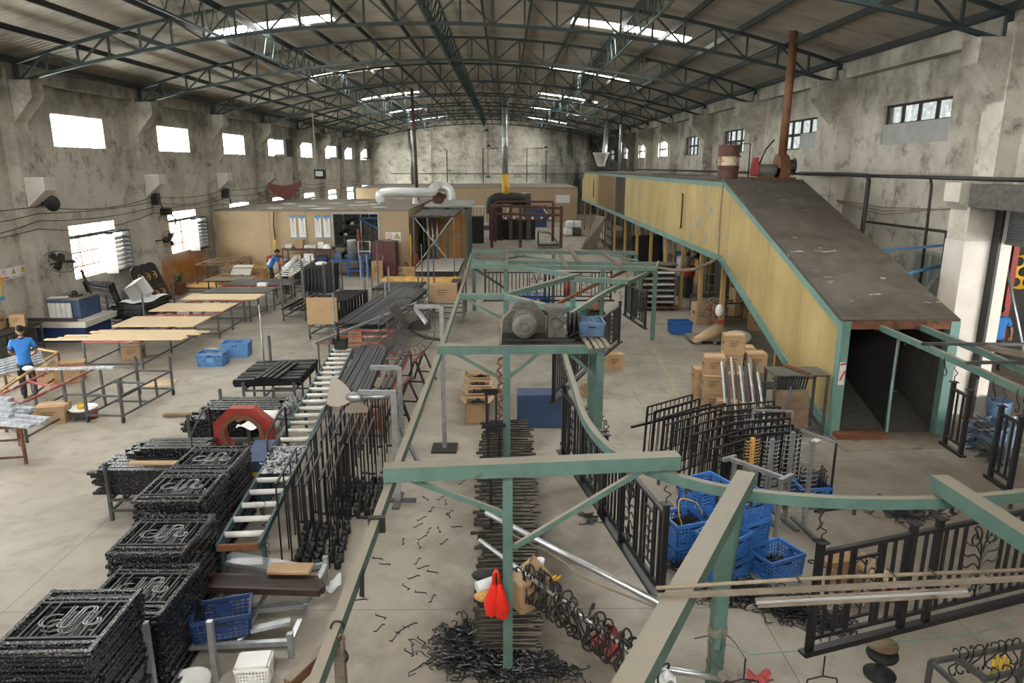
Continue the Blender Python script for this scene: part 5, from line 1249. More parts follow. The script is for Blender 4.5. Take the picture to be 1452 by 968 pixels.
# fans
def cage_fan(label, c, n_, R, mt='mesh_dark', nb=3, axis_up=None, blade='mesh_dark', stand=None):
    t = thing('industrial_fan', label, 'fan', c); n_ = V(n_).normalized(); Q = n_.to_track_quat('Z', 'Y').to_matrix().to_4x4(); F = MX.Translation(V(c)) @ Q
    m = MB(); m.m = F
    for s_ in (-1, 1):
        for f in (.35, .7): m.tube([(R*f*math.cos(2*PI*k/28), R*f*math.sin(2*PI*k/28), s_*.10*(1-f*f)) for k in range(28)], .004, 4, True)
        for i in range(28):
            a = 2*PI*i/28; m.tube([(.06*math.cos(a), .06*math.sin(a), s_*.10), (R*.6*math.cos(a+.1), R*.6*math.sin(a+.1), s_*.075), (R*math.cos(a+.15), R*math.sin(a+.15), 0)], .0035, 4)
    m.tube([(R*math.cos(2*PI*k/32), R*math.sin(2*PI*k/32), 0) for k in range(32)], .011, 6, True); obj('cage', m, mt, t)
    m = MB(); m.m = F; m.lathe([(0,-.32),(.09,-.32),(.11,-.28),(.11,-.12),(.06,-.1),(.05,.08),(0,.09)], (0,0,0), 16); obj('motor', m, 'iron', t)
    for i in range(nb):
        a = 2*PI*i/nb; m = MB(); m.m = F @ MX.Rotation(a, 4, 'Z')
        m.grid(lambda u, v: (.05+u*(R*.85-.05), (v-.5)*(.12+.22*u*(1.3-u)), .05*(v-.5)), 8, 4); obj('blade', m, blade, t)
    return t
fc = aty(578, 463, 13.2)
cf = cage_fan('large dark caged fan facing the camera on an arm beside the straight rail', fc, (.55, -1, .35), .56)
obj('arm', MB().tube([fc+V((-.1,.3,-.1)), fc+V((.3,.25,-.28)), fc+V((.62,.1,-.28))], .03, 8), 'iron', cf)
pp = fc+V((.64, .08, 0)); obj('mast', MB().bar((pp.x, pp.y, 0), (pp.x, pp.y, aty(617, 434, 13.2).z), .08), 'steel', cf)
obj('mast_top', MB().bar(aty(588, 434, 13.2), aty(624, 434, 13.2), .07), 'steel', cf)
obj('foot', MB().box(pp.x-.25, pp.y-.25, 0, pp.x+.25, pp.y+.25, .03), 'iron', cf)
obj('mast_brace', MB().bar(aty(588, 436, 13.2), aty(605, 458, 12.9), .06), 'steel', cf)
fy = 11.0; fc = aty(506, 563, fy)
t = thing('bladed_fan', 'bare fan with wide tan blades on a steel stand above the black rod frames', 'fan', fc)
obj('hub', MB().lathe([(0,-.18),(.06,-.18),(.09,-.12),(.09,.05),(.05,.1),(0,.1)], fc, 16, 'x'), 'steel', t)
for i, (a, L) in enumerate(((PI+.15, .40), (PI*.45, .2))):
    m = MB(); Fb = MX.Translation(fc-V((.0,.06,0))) @ MX.Rotation(a, 4, 'Y') @ MX.Rotation(.35, 4, 'X'); m.m = Fb
    def bl(u, v, s=0): w_ = .06+.30*math.sin(min(1, u*1.05)*PI*.62); return (.05+u*L, s, (v-.5)*w_*1.25-.06*u)
    m.grid(lambda u, v: bl(u, v, 0), 12, 8); m.grid(lambda u, v: bl(u, 1-v, .012), 12, 8)
    obj('blade', m, 'fan_blade', t)
obj('arm', MB().tube([fc, fc+V((.6, 0, .02))], .045, 10), 'steel', t)
p = aty(558, 556, fy); obj('mast', MB().bar((p.x, fy, 0), (p.x, fy, p.z+.03), .09), 'galv', t); obj('mast_head', MB().bar(aty(508, 556, fy), p, .07), 'galv', t)
obj('foot', MB().box(p.x-.3, fy-.06, 0, p.x+.3, fy+.06, .03).box(p.x-.06, fy-.3, 0, p.x+.06, fy+.3, .03), 'steel_dark', t)
t = thing('steel_goalpost', 'galvanised goalpost frame standing behind the bare tan fan', 'frame', (-1.9, 12.4, 0))
a, b = aty(525, 521, 12.6), aty(566, 521, 12.6)
obj('crossbar', MB().bar(a, b, .08), 'galv', t)
obj('post', MB().bar((b.x, b.y, 0), b, .08), 'galv', t); obj('post', MB().bar((b.x-.02, b.y, .7), (b.x+.55, b.y-.8, 0), .06), 'steel_dark', t)
def sawhorse(label, c, a, h=.78, L=.95):
    t = thing('sawhorse', label, 'sawhorse', c); m = MB(); m.m = frame(c, a); m.bar((-L/2,0,h), (L/2,0,h), .06); obj('top_bar', m, 'red_pipe', t)
    for s_ in (-1,1):
        for q in (-1,1): m = MB(); m.m = frame(c, a); m.bar((s_*L*.42, 0, h), (s_*L*.5, q*.3, 0), .045); obj('leg', m, 'iron', t)
        m = MB(); m.m = frame(c, a); m.bar((s_*L*.48, -.2, .22), (s_*L*.48, .2, .22), .035); obj('stretcher', m, 'iron', t)
    return t
sawhorse('red-topped sawhorse standing by the straight rail beside the caged fan', (at(596, 545).x, at(596, 545).y, 0), PI/2-.15)
sawhorse('red-topped sawhorse standing behind the galvanised goalpost', (at(563, 600).x+.1, at(563, 600).y+.4, 0), PI/2-.15)
# black rod frames and their rows of black caps
def rod_frame():
    r = thing('rod_stand', 'x', 'rod frame', (0,0,0)); m = MB().bar((0,-.65,1.25), (0,.65,1.25), .025, .03); obj('top_rail', m, 'profile', r)
    for y in (-.64, -.22, .2, .64): obj('rod', MB().bar((0,y,.03), (0,y,1.24), .02), 'black', r)

    for q in (-.64, .64): obj('foot_bar', MB().bar((-.055,q,.015), (.055,q,.015), .04, .03), 'black', r)
    return r
R0 = rod_frame(); first = True
for g_, (xs_, y) in enumerate((([-3.18, -3.02, -2.9, -2.76, -2.62, -2.48], 9.65), ([-3.12, -2.96, -2.8, -2.66, -2.52, -2.38, -2.24], 11.15), ([-2.98, -2.8, -2.62, -2.46, -2.3], 12.7))):
    for x in xs_:
        o = R0 if first else dup(R0); first = False
        o.location = (x+random.uniform(-.012,.012), y+random.uniform(-.12,.12), 0); o.rotation_euler = (0, 0, random.uniform(-.012,.012)+.06)
        setp(o, 'thin black rod frame in the %s group beside the roller track' % ['nearest', 'middle', 'farthest'][g_], 'rod frame', 'rod frames, %s group' % ['nearest', 'middle', 'farthest'][g_])
cap = MB().lathe([(0,0),(.05,0),(.055,.02),(.05,.11),(.03,.13),(0,.13)], (0,0,0), 10); C0 = obj('cast_fitting', cap, 'black', None, 'x', 'cap'); first = True
for g_, (x0, x1, y0, y1, nx, ny) in enumerate(((-2.95, -2.35, 8.95, 10.1, 5, 8), (-2.85, -2.1, 10.5, 11.7, 6, 8))):
    for i in range(nx):
        for j in range(ny):
            o = C0 if first else dup(C0); first = False
            o.location = (x0+(x1-x0)*i/(nx-1)+random.uniform(-.02,.02)-.05*j*.3, y0+(y1-y0)*j/(ny-1), 0)
            setp(o, 'black cast cap standing in rows under the %s rod frames' % ['nearest', 'middle'][g_], 'cap', 'caps under the %s rod frames' % ['nearest', 'middle'][g_])
setp(obj('spring_wire', MB().tube([(-3.34+.04*math.cos(k*.9), 9.0+.03*math.sin(k*.9), .2+k*.018) for k in range(48)], .006, 4), 'iron'), 'thin coiled wire hanging from the roller track beside the nearest rod frames', 'wire')
carton('reddish carton on the floor between the rod frames and the goalpost', tuple(at(525, 605, 0)), .5, .4, .4, .1, 'carton_red')
# low trolley near the camera
t = thing('low_trolley', 'low galvanised trolley frame in front of the rod frames, loaded with brown bars', 'trolley', (-2.9, 7.6, 0))
cs = [at(262, 917, .2), at(412, 910, .2), at(462, 800, .35), at(322, 826, .35)]
m = MB()
for i in range(4): m.bar(cs[i], cs[(i+1)%4], .06)
m.bar(cs[0].lerp(cs[3],.45), cs[1].lerp(cs[2],.45), .06); m.bar(cs[0].lerp(cs[1],.5), cs[3].lerp(cs[2],.5), .05); obj('frame', m, 'galv', t)
for p in cs: obj('foot', MB().bar((p.x, p.y, 0), (p.x, p.y, p.z+.12), .06), 'galv', t)
bars_stack('brown_bar', 'dark brown steel bar lying across the low trolley', 'brown bars on the low trolley', (at(300, 838, .45), at(300, 822, .45), at(458, 843, .45)), 5, 'dark_brown', 'bar', .085, .08, jit=.04)
bars_stack('galvanised_tube', 'galvanised tube lying behind the brown bars on the low trolley', 'tubes on the low trolley', (at(322, 800, .48), at(330, 788, .48), at(425, 818, .48)), 5, 'galv', 'tube', .05, .05, jit=.06)
setp(obj('paper_sack', MB().cbox(at(412, 806, .58), (.55, .22, .06), rz(-.03).to_3x3()), 'paper_bag', bev=.02), 'flat tan paper sack lying on the brown bars', 'sack')
p = at(318, 893, .23); crate('dark blue crate tipped on the low trolley before the gate stacks', (p.x, p.y, .24), .62, .42, .28, .3, 'blue_dark', 'dark crates')
setp(obj('plank_end', MB().bar(at(355, 893, .3), at(412, 880, .32), .09, .04), 'galv'), 'galvanised channel lying beside the tipped crate', 'channel')
setp(obj('white_rag', MB().grid(lambda u, v: tuple(at(462+22*u, 835-18*v+6*math.sin(5*u), .05+.1*u*v)), 8, 6), 'white_bag'), 'white torn plastic hanging off the end of the brown bars', 'plastic')
p = at(363, 955, .0); t = crate('pale pink basket at the bottom edge beside the low trolley', (at(363, 965, .0).x, at(363, 965, .0).y, 0), .34, .26, .26, .1, 'white', None, False, 'plastic_basket', False)
setp(obj('basket_cover', MB().cbox((at(363, 965).x, at(363, 965).y, .275), (.33, .25, .03), rz(.1).to_3x3()), 'white', bev=.01), 'pale pinkish lid on the basket at the bottom edge', 'lid')
setp(obj('round_pan', MB().lathe([(0,0),(.2,0),(.22,.1),(.2,.1),(.18,.02),(0,.02)], (at(270, 975).x, at(270, 975).y, .0), 20), 'white'), 'round white pan rim at the bottom edge left of the basket', 'pan')
# brown handrail of the camera's landing
t = thing('landing_handrail', 'brown-topped dusty handrail at the bottom edge joining the straight rail', 'handrail', (-1.2, 3.6, 0))
a, b = at(408, 972, 2.3), at(480, 905, 2.3)
obj('rail', MB().bar(a, b, .06, .07), 'rust', t); obj('dust_cap', MB().bar(a+V((0,0,.04)), b+V((0,0,.04)), .062, .012), 'old_plank', t)
obj('post', MB().bar((b.x, b.y, 0), b, .07), 'old_plank', t)
# ================================================================ hanging railings
def railing(label, A, B, H=1.18, posts=(0, 1), scroll=(), leaf=(), hooks=True, z=.90, group='railings hanging from the conveyor', sp=.13, mt='black'):
    """A, B ground points under the two ends; posts / scroll / leaf given as metres from A"""
    A, B = V((A[0], A[1], z)), V((B[0], B[1], z)); d = B-A; L = d.length; F = frame(A, math.atan2(d.y, d.x))
    t = thing('hanging_railing', label, 'railing', A, group)
    def part(nm, fn, mt_=mt): m = MB(); m.m = F; fn(m); return obj(nm, m, mt_, t)
    part('base_plate', lambda m: m.box(-.08, -.055, 0, L+.08, .055, .03).box(-.08, -.055, .03, L+.08, -.045, .06))
    part('top_rail', lambda m: m.box(0, -.025, H-.13, L, .025, H-.09)); part('bottom_rail', lambda m: m.box(0, -.018, .15, L, .018, .19))
    ps = [p for p in posts if p <= L+.01]
    for p in ps:
        part('post', lambda m: m.box(p-.03, -.03, .03, p+.03, .03, H)); part('post_cap', lambda m: m.box(p-.055, -.055, H, p+.055, .055, H+.014))
    busy = [(a, b) for a, b in scroll]+[(a, b) for a, b in leaf]
    for a, b in busy:
        for x in (a, b): part('baluster', lambda m: m.box(x-.014, -.014, .19, x+.014, .014, H-.13))
    x = sp; n = 0
    while x < L-.04:
        if all(abs(x-p) > .055 for p in ps) and not any(a-.03 < x < b+.03 for a, b in busy) and n < 70:
            part('baluster', lambda m: m.box(x-.016, -.012, .19, x+.016, .012, H-.13)); n += 1
        x += sp
    for a, b in leaf:
        c, w_ = (a+b)/2, (b-a)/2
        def fn(m):
            m.box(a, -.012, H-.26, b, .012, H-.235); m.box(a, -.012, .28, b, .012, .305)
            m.bar((c, 0, .305), (c, 0, H-.28), .014)
            k = .36
            while k < H-.34:
                for s_ in (-1, 1): m.tube(smooth([(c, 0, k), (c+s_*w_*.45, 0, k+.08), (c+s_*w_*.8, 0, k+.06), (c+s_*w_, 0, k+.12)], 4), .009, 5)
                k += .12
        part('leaf_ornament', fn)
    for a, b in scroll:
        c, w_ = (a+b)/2, (b-a)/2; hh = H-.13-.19
        def fn(m):
            zb = .19
            m.tube([(c, 0, zb), (c, 0, zb+hh*.62)], .01, 6)
            for s_ in (-1, 1):
                sp_ = [(c+s_*w_*(.42+.36*(1-i/16)*math.cos(1.2+i*.62)), 0, zb+hh*(.80+.15*(1-i/16)*math.sin(1.2+i*.62))) for i in range(16)]
                m.tube(smooth([(c, 0, zb+hh*.5), (c+s_*w_*.08, 0, zb+hh*.7)]+sp_, 2), .010, 6)
                for f, r_, e in ((.12, .35, -.06), (.24, .72, -.02), (.36, .92, .05), (.46, .95, .10), (.55, .85, .15)):
                    m.tube(smooth([(c, 0, zb+hh*f), (c+s_*w_*r_*.35, 0, zb+hh*(f+.09+e*.3)), (c+s_*w_*r_*.75, 0, zb+hh*(f+.02+e)), (c+s_*w_*r_, 0, zb+hh*(f+.07+e))], 4), .009, 5)
                m.tube([(c+s_*.05, 0, zb+.01), (c+s_*w_*.5, 0, zb+.12), (c+s_*w_*.85, 0, zb+.09), (c+s_*w_*.9, 0, zb+.03), (c+s_*w_*.75, 0, zb+.05)], .009, 5)
                m.tube([(c, 0, zb+hh*.05), (c+s_*w_*.2, 0, zb+hh*.15), (c, 0, zb+hh*.3)], .008, 5)
        part('scroll_ornament', fn)
    if hooks:
        for p in (ps[0], ps[-1]):
            q = F @ V((p, 0, H+.02)); top = RZ_-.05
            s_ = MB().tube(smooth([q, q+V((0,0,(top-q.z)*.3)), q+V((.04,0,(top-q.z)*.5)), q+V((-.03,0,(top-q.z)*.75)), V((q.x, q.y, top))], 4), .007, 5)
            obj('hook', s_, 'iron', t)
    return t
railing('large black railing with a scroll medallion hanging at the near right', (2.93, 5.95), (6.0, 6.93), 1.19, (0, 1.12, 1.45, 2.95), [(1.82, 2.36)], [(.42, .72)], z=.885)
P, Q = at(945, 715, 2.07), at(797, 545, 2.07); M_ = P.lerp(Q, .48)
railing('black railing hanging end-on under the curved rail, end nearest the blue crates', (P.x, P.y), (M_.x, M_.y), 1.17, (0, 1.3, 2.0), [(.85, 1.25)], [(.3, .55)], z=.9)
railing('black railing hanging under the curved rail, end nearest the drive platform', (M_.x, M_.y+.12), (Q.x, Q.y), 1.17, (0, .9, 1.95), [(.3, .75)], [(1.35, 1.6)], z=.9)
railing('black railing hanging on the slanting rail just behind the drive platform', (.96, 13.55), (1.95, 16.0), 1.12, (0, 1.4, 2.6), (), [(1.7, 2.0)], z=.88)
railing('black railing hanging on the slanting rail, beyond its neighbour by the drive platform', (2.0, 16.1), (3.05, 18.45), 1.12, (0, .5, 2.5), (), [(1.6, 1.9)], z=.88)
railing('black railing hanging end-on at the far bend before the grey tray rack', (3.78, 22.0), (4.05, 20.1), 1.13, (0, .6, 1.9), (), [(1.1, 1.4)], z=.88)
railing('black railing with scroll hanging far back, nearer the canopied platform', (-.68, 24.0), (1.4, 24.0), 1.1, (0, 2.05), [(1.5, 2.0)], z=.97)
railing('black railing hanging far back, beyond the scroll one towards the tunnel', (1.5, 24.0), (3.65, 24.0), 1.1, (0, 2.1), (), [(1.1, 1.45)], z=.97)
railing('narrow black gate hanging on the tunnel rail at the right edge', (7.435, 10.05), (7.42, 9.6), 1.17, (0, .45), z=.8, sp=.15)
railing('narrow black gate hanging on the tunnel rail just outside the tunnel mouth', (7.47, 11.28), (7.46, 10.83), 1.12, (0, .45), z=.85, sp=.15)
railing('narrow black gate hanging inside the tunnel mouth, farther side', (8.34, 15.0), (8.33, 14.6), 1.12, (0, .4), z=.75, sp=.15)
railing('narrow black gate hanging inside the tunnel mouth, nearer side', (7.5, 15.6), (7.5, 15.2), 1.12, (0, .4), z=.75, sp=.15)
def s_hook(big=False):
    m = MB(); k = 1.0
    pts = [(0,0,0),(.0,0,-.03),(.03,0,-.045),(.055,0,-.02),(.05,0,.02),(.0,0,.09),(-.02,0,.17),(0,0,.215),(.04,0,.205),(.045,0,.17)]
    m.tube(smooth([(x*k, y, z*k) for x, y, z in pts], 3), .007, 5); return m
HK = obj('wire_hook', s_hook(), 'iron', None, 'x', 'hook'); firstH = [True]
def hook(label, loc, rot, group, sc=1):
    o = HK if firstH[0] else dup(HK); firstH[0] = False
    o.location = loc; o.rotation_euler = rot; o.scale = (sc, sc, sc); setp(o, label, 'hook', group); return o
# flat bent hooks scattered on the aisle floor (pixel spots, turned about)
sp_ = [(604,707),(612,722),(625,706),(632,712),(638,727),(636,731),(598,735),(593,745),(608,752),(622,751),(647,747),(599,762),(594,773),(630,768),(536,792),(592,796),(600,804),(614,811),(587,818),(575,832),(597,840),(572,768),(613,849),(539,874),(538,890),(570,893),(582,886),(560,903),(597,908),(512,850),(579,925),(585,921),(655,684),(545,800)]
HB = obj('bent_hook', MB().tube([(-.075, .035, .008), (-.08, 0, .008), (.07, 0, .008), (.085, -.03, .008)], .0075, 5), 'black', None, 'x', 'hook')
for i, (x, y) in enumerate(sp_):
    p = at(x, y, 0); S_ = HK, firstH[0]; HK, firstH[0] = HB, i == 0; hook('bent black wire hook lying loose on the aisle floor', p, (0, 0, random.uniform(0, 2*PI)), 'loose hooks on the aisle floor', 1); HK, firstH[0] = S_
def hook_pile(label, c, L, W, H, n, seed):
    R = random.Random(seed); m = MB()
    for _ in range(n):
        u, v = R.gauss(0, .42), R.gauss(0, .42); z = max(0, H*(1-(u*u+v*v)))*R.uniform(.1, 1)+.01
        p = V(c)+V((u*L/2, v*W/2, z)); a = R.uniform(0, 2*PI); q = R.uniform(-.5,.5)
        M_ = MX.Translation(p) @ rz(a) @ MX.Rotation(PI/2+q, 4, 'X')
        m.tube([M_ @ (V(s)*R.uniform(.9,1.2)) for s in ((.06,0,-.02),(.03,0,-.045),(0,0,-.02),(0,0,.1),(-.02,0,.17),(.02,0,.21),(.05,0,.17))], .009, 4)
    for p in m.v: p.z = max(p.z, .004)
    return obj('hook_pile', m, 'black', None, label, 'hooks', None, 'stuff')
hook_pile('tangled pile of black wire hooks left of the near bar stack', at(662, 922, 0), .75, .8, .18, 260, 1)
hook_pile('tangled pile of black wire hooks at the foot of the nearest T support', at(745, 952, 0), 1.2, .4, .1, 200, 2)
hook_pile('tangled pile of wire hooks on the floor in front of the blue crates', at(1050, 842, 0), 1.0, .5, .1, 170, 3)
hook_pile('tangled pile of wire hooks between the crates and the scroll railing', at(1120, 862, 0), .9, .6, .1, 170, 4)
hook_pile('loose tangle of wire hooks behind the scroll railing', at(1290, 727, 0), 1.3, .6, .06, 90, 5)
hook_pile('tangle of wire hooks under the railing end beside the far left crate', at(975, 800, 0), .6, .5, .08, 90, 6)
hook_pile('few wire hooks on the floor by the railing hanging end-on', at(838, 735, 0), .4, .4, .03, 16, 7)
hook_pile('tangle of hooks at the edge under the scroll railing', at(1175, 885, 0), .5, .4, .07, 70, 8)
# two stacks of short black bars along the conveyor line
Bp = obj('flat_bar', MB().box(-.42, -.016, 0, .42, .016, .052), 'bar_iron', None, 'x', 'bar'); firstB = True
def barpile(label, group, y0, y1, xc, rows, per, seed, zr=.045, spread=.10, L=1.0):
    global firstB
    R = random.Random(seed)
    for r_ in range(rows):
        for k in range(per):
            o = Bp if firstB else dup(Bp); firstB = False
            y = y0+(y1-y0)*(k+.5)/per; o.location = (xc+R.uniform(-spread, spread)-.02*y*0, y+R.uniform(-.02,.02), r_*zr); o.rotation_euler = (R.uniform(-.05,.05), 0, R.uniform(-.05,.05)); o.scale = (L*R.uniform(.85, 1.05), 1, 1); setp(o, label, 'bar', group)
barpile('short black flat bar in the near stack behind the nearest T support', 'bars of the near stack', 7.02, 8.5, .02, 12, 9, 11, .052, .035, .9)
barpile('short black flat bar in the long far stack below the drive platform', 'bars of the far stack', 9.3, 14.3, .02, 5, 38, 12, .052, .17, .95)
for i, (x, y) in enumerate(((-.28, 13.4), (-.2, 11.4), (-.12, 9.6))):
    t = thing('bar_holder', 'upright black forked holder standing in the far bar stack, %s from the nearest T support' % ['third', 'second', 'first'][i], 'holder', (x, y, 0))
    for k in (-.09, .09): obj('upright', MB().bar((x+k, y, 0), (x+k*1.1, y+.1, 1.15), .045), 'black', t)
    obj('head_bar', MB().bar((x-.2, y+.1, 1.15), (x+.2, y+.1, 1.15), .05).bar((x-.14, y+.14, 1.1), (x+.14, y+.14, 1.1), .12, .1), 'black', t)
setp(obj('rusty_chain', MB().tube([(-.1+.04*math.cos(k*1.9), 11.7+.04*math.sin(k*1.9), 2.3-k*.045) for k in range(26)], .022, 5), 'rust'), 'rusty chain hanging down from the green drive platform', 'chain')
# grey pipes tied across the near support, with hooks, bags
p0, p1 = at(680, 765, 1.30), at(930, 950, 1.0)
t = setp(obj('hook_pipe', MB().tube([p0, p1], .024, 8), 'galv'), 'grey pipe hung with a row of black wire hooks, beside the paper bag', 'pipe')
q0, q1 = at(690, 727, 1.35), at(960, 868, 1.45)
setp(obj('spare_pipe', MB().tube([q0, q1], .033, 10), 'galv'), 'thick grey pipe tied across the nearest T support above the paper bag', 'pipe')
setp(obj('tie_rope', MB().tube(smooth([tuple(at(725, 757, 1.3)), tuple(at(790, 790, 1.2)), tuple(at(830, 820, 1.15)), tuple(at(930, 860, 1.4))], 5), .012, 5), 'cable_tan'), 'slack brown rope below the thick grey pipe', 'rope')
dd = (p1-p0)
for i in range(58):
    f = .30+.69*i/57+random.uniform(-.008,.008); p = p0+dd*f
    hook('black wire hook hanging in the crowded row on the grey hook pipe', p+V((0,0,-.195*(sc_ := random.uniform(1.25, 1.75)))), (random.uniform(-.3,.3), random.uniform(-.3,.3), random.uniform(0,6)), 'hooks on the hook pipe', sc_)
# bags at the support post
def pbag():
    c = at(752, 830, .98); t = thing('paper_bag', 'brown paper packet with a tall pointed top hanging by the nearest T support', 'bag', c)
    R_ = rz(.6); pts = [(-.18,-.11,0),(.18,-.11,0),(.18,.11,0),(-.18,.11,0),(-.19,-.12,.28),(.19,-.12,.26),(.20,.12,.24),(-.19,.12,.28),(-.02,-.02,.46),(.05,.02,.46)]
    m = MB(); m.m = frame(c-V((0,0,.22)), .6) @ MX.Diagonal((1.15,1.15,1.25,1)); m.add(pts, [(0,3,2,1),(0,1,5,4),(1,2,6,5),(2,3,7,6),(3,0,4,7),(4,5,9,8),(5,6,9),(6,7,8,9),(7,4,8)]); obj('packet', m, 'paper_bag', t, bev=.01)
    return t
pbag()
def soft_bag(name, label, c, w_, h, dpt, mt, handles=True):
    t = thing(name, label, 'bag', c)
    m = MB()
    for q, (ox, k0, h0) in enumerate(((-.2, .62, 1.0), (.22, .66, .92)) if handles else ((0, 1.0, 1.0),)):
        def fn(u, v):
            a = 2*PI*u; k = k0*(.55+.5*math.sin(min(1, v*1.6)*PI*.55))*(1-(.85 if handles else .7)*max(0, v-.35)/.65)
            return V(c)+V((ox*w_*(1-.5*v)+math.cos(a)*w_/2*k*(1+.10*math.sin(4*a+6*v+q)), math.sin(a)*dpt/2*k*(1+.1*math.sin(3*a+7*v)), v*h*h0-(1-h0)*h*.9*(1-v)+.012*math.sin(5*a)))
        m.grid(fn, 24, 14); m.add([fn(u/24, 0) for u in range(24)], [list(range(24))])
    obj('sack', m, mt, t)
    if handles:
        for s_ in (-1, 1): obj('handle', MB().tube([V(c)+V((s_*w_*.12, 0, h*.9)), V(c)+V((s_*w_*.08, 0, h*1.18)), V(c)+V((0, 0, h*1.28))], .018, 6), mt, t)
    return t
soft_bag('plastic_bag', 'bright red plastic bag hanging in front of the nearest T support', at(704, 872, .84), .27, .42, .16, 'red_bag')
setp(obj('paper_roll', MB().tube([at(676, 833, .78), at(700, 824, .80)], .065, 12), 'white_bag'), 'white paper roll tucked behind the red bag', 'roll')
setp(obj('yellow_bag', MB().sphere(at(688, 845, .68), .13, .07, .07), 'straw'), 'yellow and red packet under the white paper roll', 'packet')
setp(obj('white_cup', MB().lathe([(.03,0),(.05,.12),(.045,.12),(.025,.01),(0,.01)], at(766, 806, 1.1), 14), 'white'), 'white cup behind the paper packet', 'cup')
m = MB()
for i in range(6): a = at(770+i*3, 826, 1.02); m.tube([a, a+V((.05+.02*i*.3, 0, .07+.02*(i % 2)))], .012, 6)
setp(obj('yellow_glove', m, 'sign_yellow'), 'yellow fingered glove sticking out behind the paper packet', 'glove')
soft_bag('net_bag', 'red netted plastic bag lying behind the row of hooks', at(862, 925, .0), .42, .34, .34, 'red_net', False)
setp(obj('black_cloth', MB().sphere(at(688, 815, .68), .17, .10, .06), 'black_matt'), 'black cloth bundle behind the red bag', 'cloth')
# tied rags and wire on the slanting-beam support
m = MB(); R = random.Random(5)
for i in range(26):
    a = R.uniform(0, 2*PI); m.tube([V((2.08+.09*math.cos(a+k), 6.1+.09*math.sin(a+k), 1.05+R.uniform(-.05,.05)-(k*.10 if i % 4 == 0 else 0))) for k in range(6)], .006, 4)
setp(obj('wire_bundle', m, 'cable_tan'), 'bundle of tan wires tied round the slanting-beam support', 'wire')
setp(obj('grey_pipe', MB().tube([at(880, 938, .6), at(1065, 968, .55)], .035, 10), 'galv'), 'grey pipe across the bottom edge beside the slanting-beam support', 'pipe')
setp(obj('green_string', MB().tube([at(1025, 910, .9)]+[at(1025+k*40, 936-k*4.2-max(0, 5-k)*1, .9-.01*k) for k in range(1, 10)]+[at(1440, 880, 1.1)], .005, 4), 'green_box'), 'thin green cord strung in front of the scroll railing', 'cord')
setp(obj('light_cable', MB().tube(smooth([tuple(at(985, 905, 1.0)), tuple(at(1030, 900, .6)), tuple(at(1058, 935, .9))], 5), .006, 4), 'cable'), 'thin dark wire drooping beside the slanting-beam support', 'wire')
for i, (x, y) in enumerate(((1057, 934), (1170, 930))):
    p = at(x, y, .92); setp(obj('frame_hanger', MB().tube([p, p-V((0,0,.22)), p-V((.14,0,.26)), p-V((.16,0,.38))], .009, 5).tube([p-V((0,0,.22)), p+V((.14,0,-.25)), p+V((.16,0,-.38))], .009, 5), 'iron'), 'bent black wire hanger on the green cord, %s the landing rags' % ('above' if i == 0 else 'further right than'), 'hanger')
for i, (x, y, mt, lb) in enumerate(((1037, 962, 'cloth_grey', 'dirty white crumpled rag at the bottom edge'), (1078, 960, 'red_net', 'red and white patterned rag at the bottom edge'), (940, 962, 'white_bag', 'white plastic scrap at the bottom edge below the slanting beam'))):
    setp(obj('rag', MB().grid(lambda u, v: tuple(at(x, y, .62)+V(((u-.5)*.24, (v-.5)*.16, .05*math.sin(8*u+i)*math.cos(7*v)))), 12, 8), mt), lb, 'rag')
# round stool, hook rack at the bottom right
p = at(1250, 962, 0); t = thing('round_stool', 'dark round stool with a worn brown plywood seat at the bottom right', 'stool', p)
obj('seat', MB().lathe([(0,.34),(.17,.34),(.17,.36),(0,.36)], p+V((.02,.12,0)), 24), 'wood', t); obj('pedestal', MB().lathe([(0,0),(.16,0),(.17,.03),(.06,.05),(.05,.2),(.15,.24),(.165,.27),(.16,.30),(.05,.34),(0,.34)], p+V((0,.05,0)), 22), 'black_matt', t)
t = thing('hook_rack', 'flat steel rack hung with black hooks in the bottom right corner', 'rack', at(1390, 940, 1.0))
a, b, c, d = at(1320, 938, 1.0), at(1455, 914, 1.0), at(1470, 945, 1.0), at(1358, 972, 1.0)
m = MB().bar(a, b, .04).bar(a, d, .04).bar(a.lerp(b, .25), d.lerp(c, .35), .05).bar(d.lerp(c, .3), c, .04); obj('frame', m, 'steel_dark', t)
for q in (a, b, d): obj('leg', MB().bar((q.x, q.y, 0), q, .04), 'steel_dark', t)
for i in range(9): hook('black wire hook hanging on the flat rack in the bottom right corner', a.lerp(b, .25+.08*i)-V((0,0,.2)), (0, 0, random.uniform(0, 3)), 'hooks on the corner rack', 1.1)
for i in range(3): hook('black wire hook hanging on the inner bar of the corner rack', d.lerp(c, .45+.15*i)-V((0,0,.2)), (0, 0, random.uniform(0, 3)), 'hooks on the inner bar of the corner rack', 1.1)
m = MB()
for i in range(5): q = at(1410+5*i, 935-6*(i % 2), .95); m.tube([q, q-V((0,0,.12)), q-V((.03,0,.2))], .013, 6)
setp(obj('yellow_strap', m, 'sign_yellow'), 'yellow strap bundle hanging on the corner rack', 'strap')
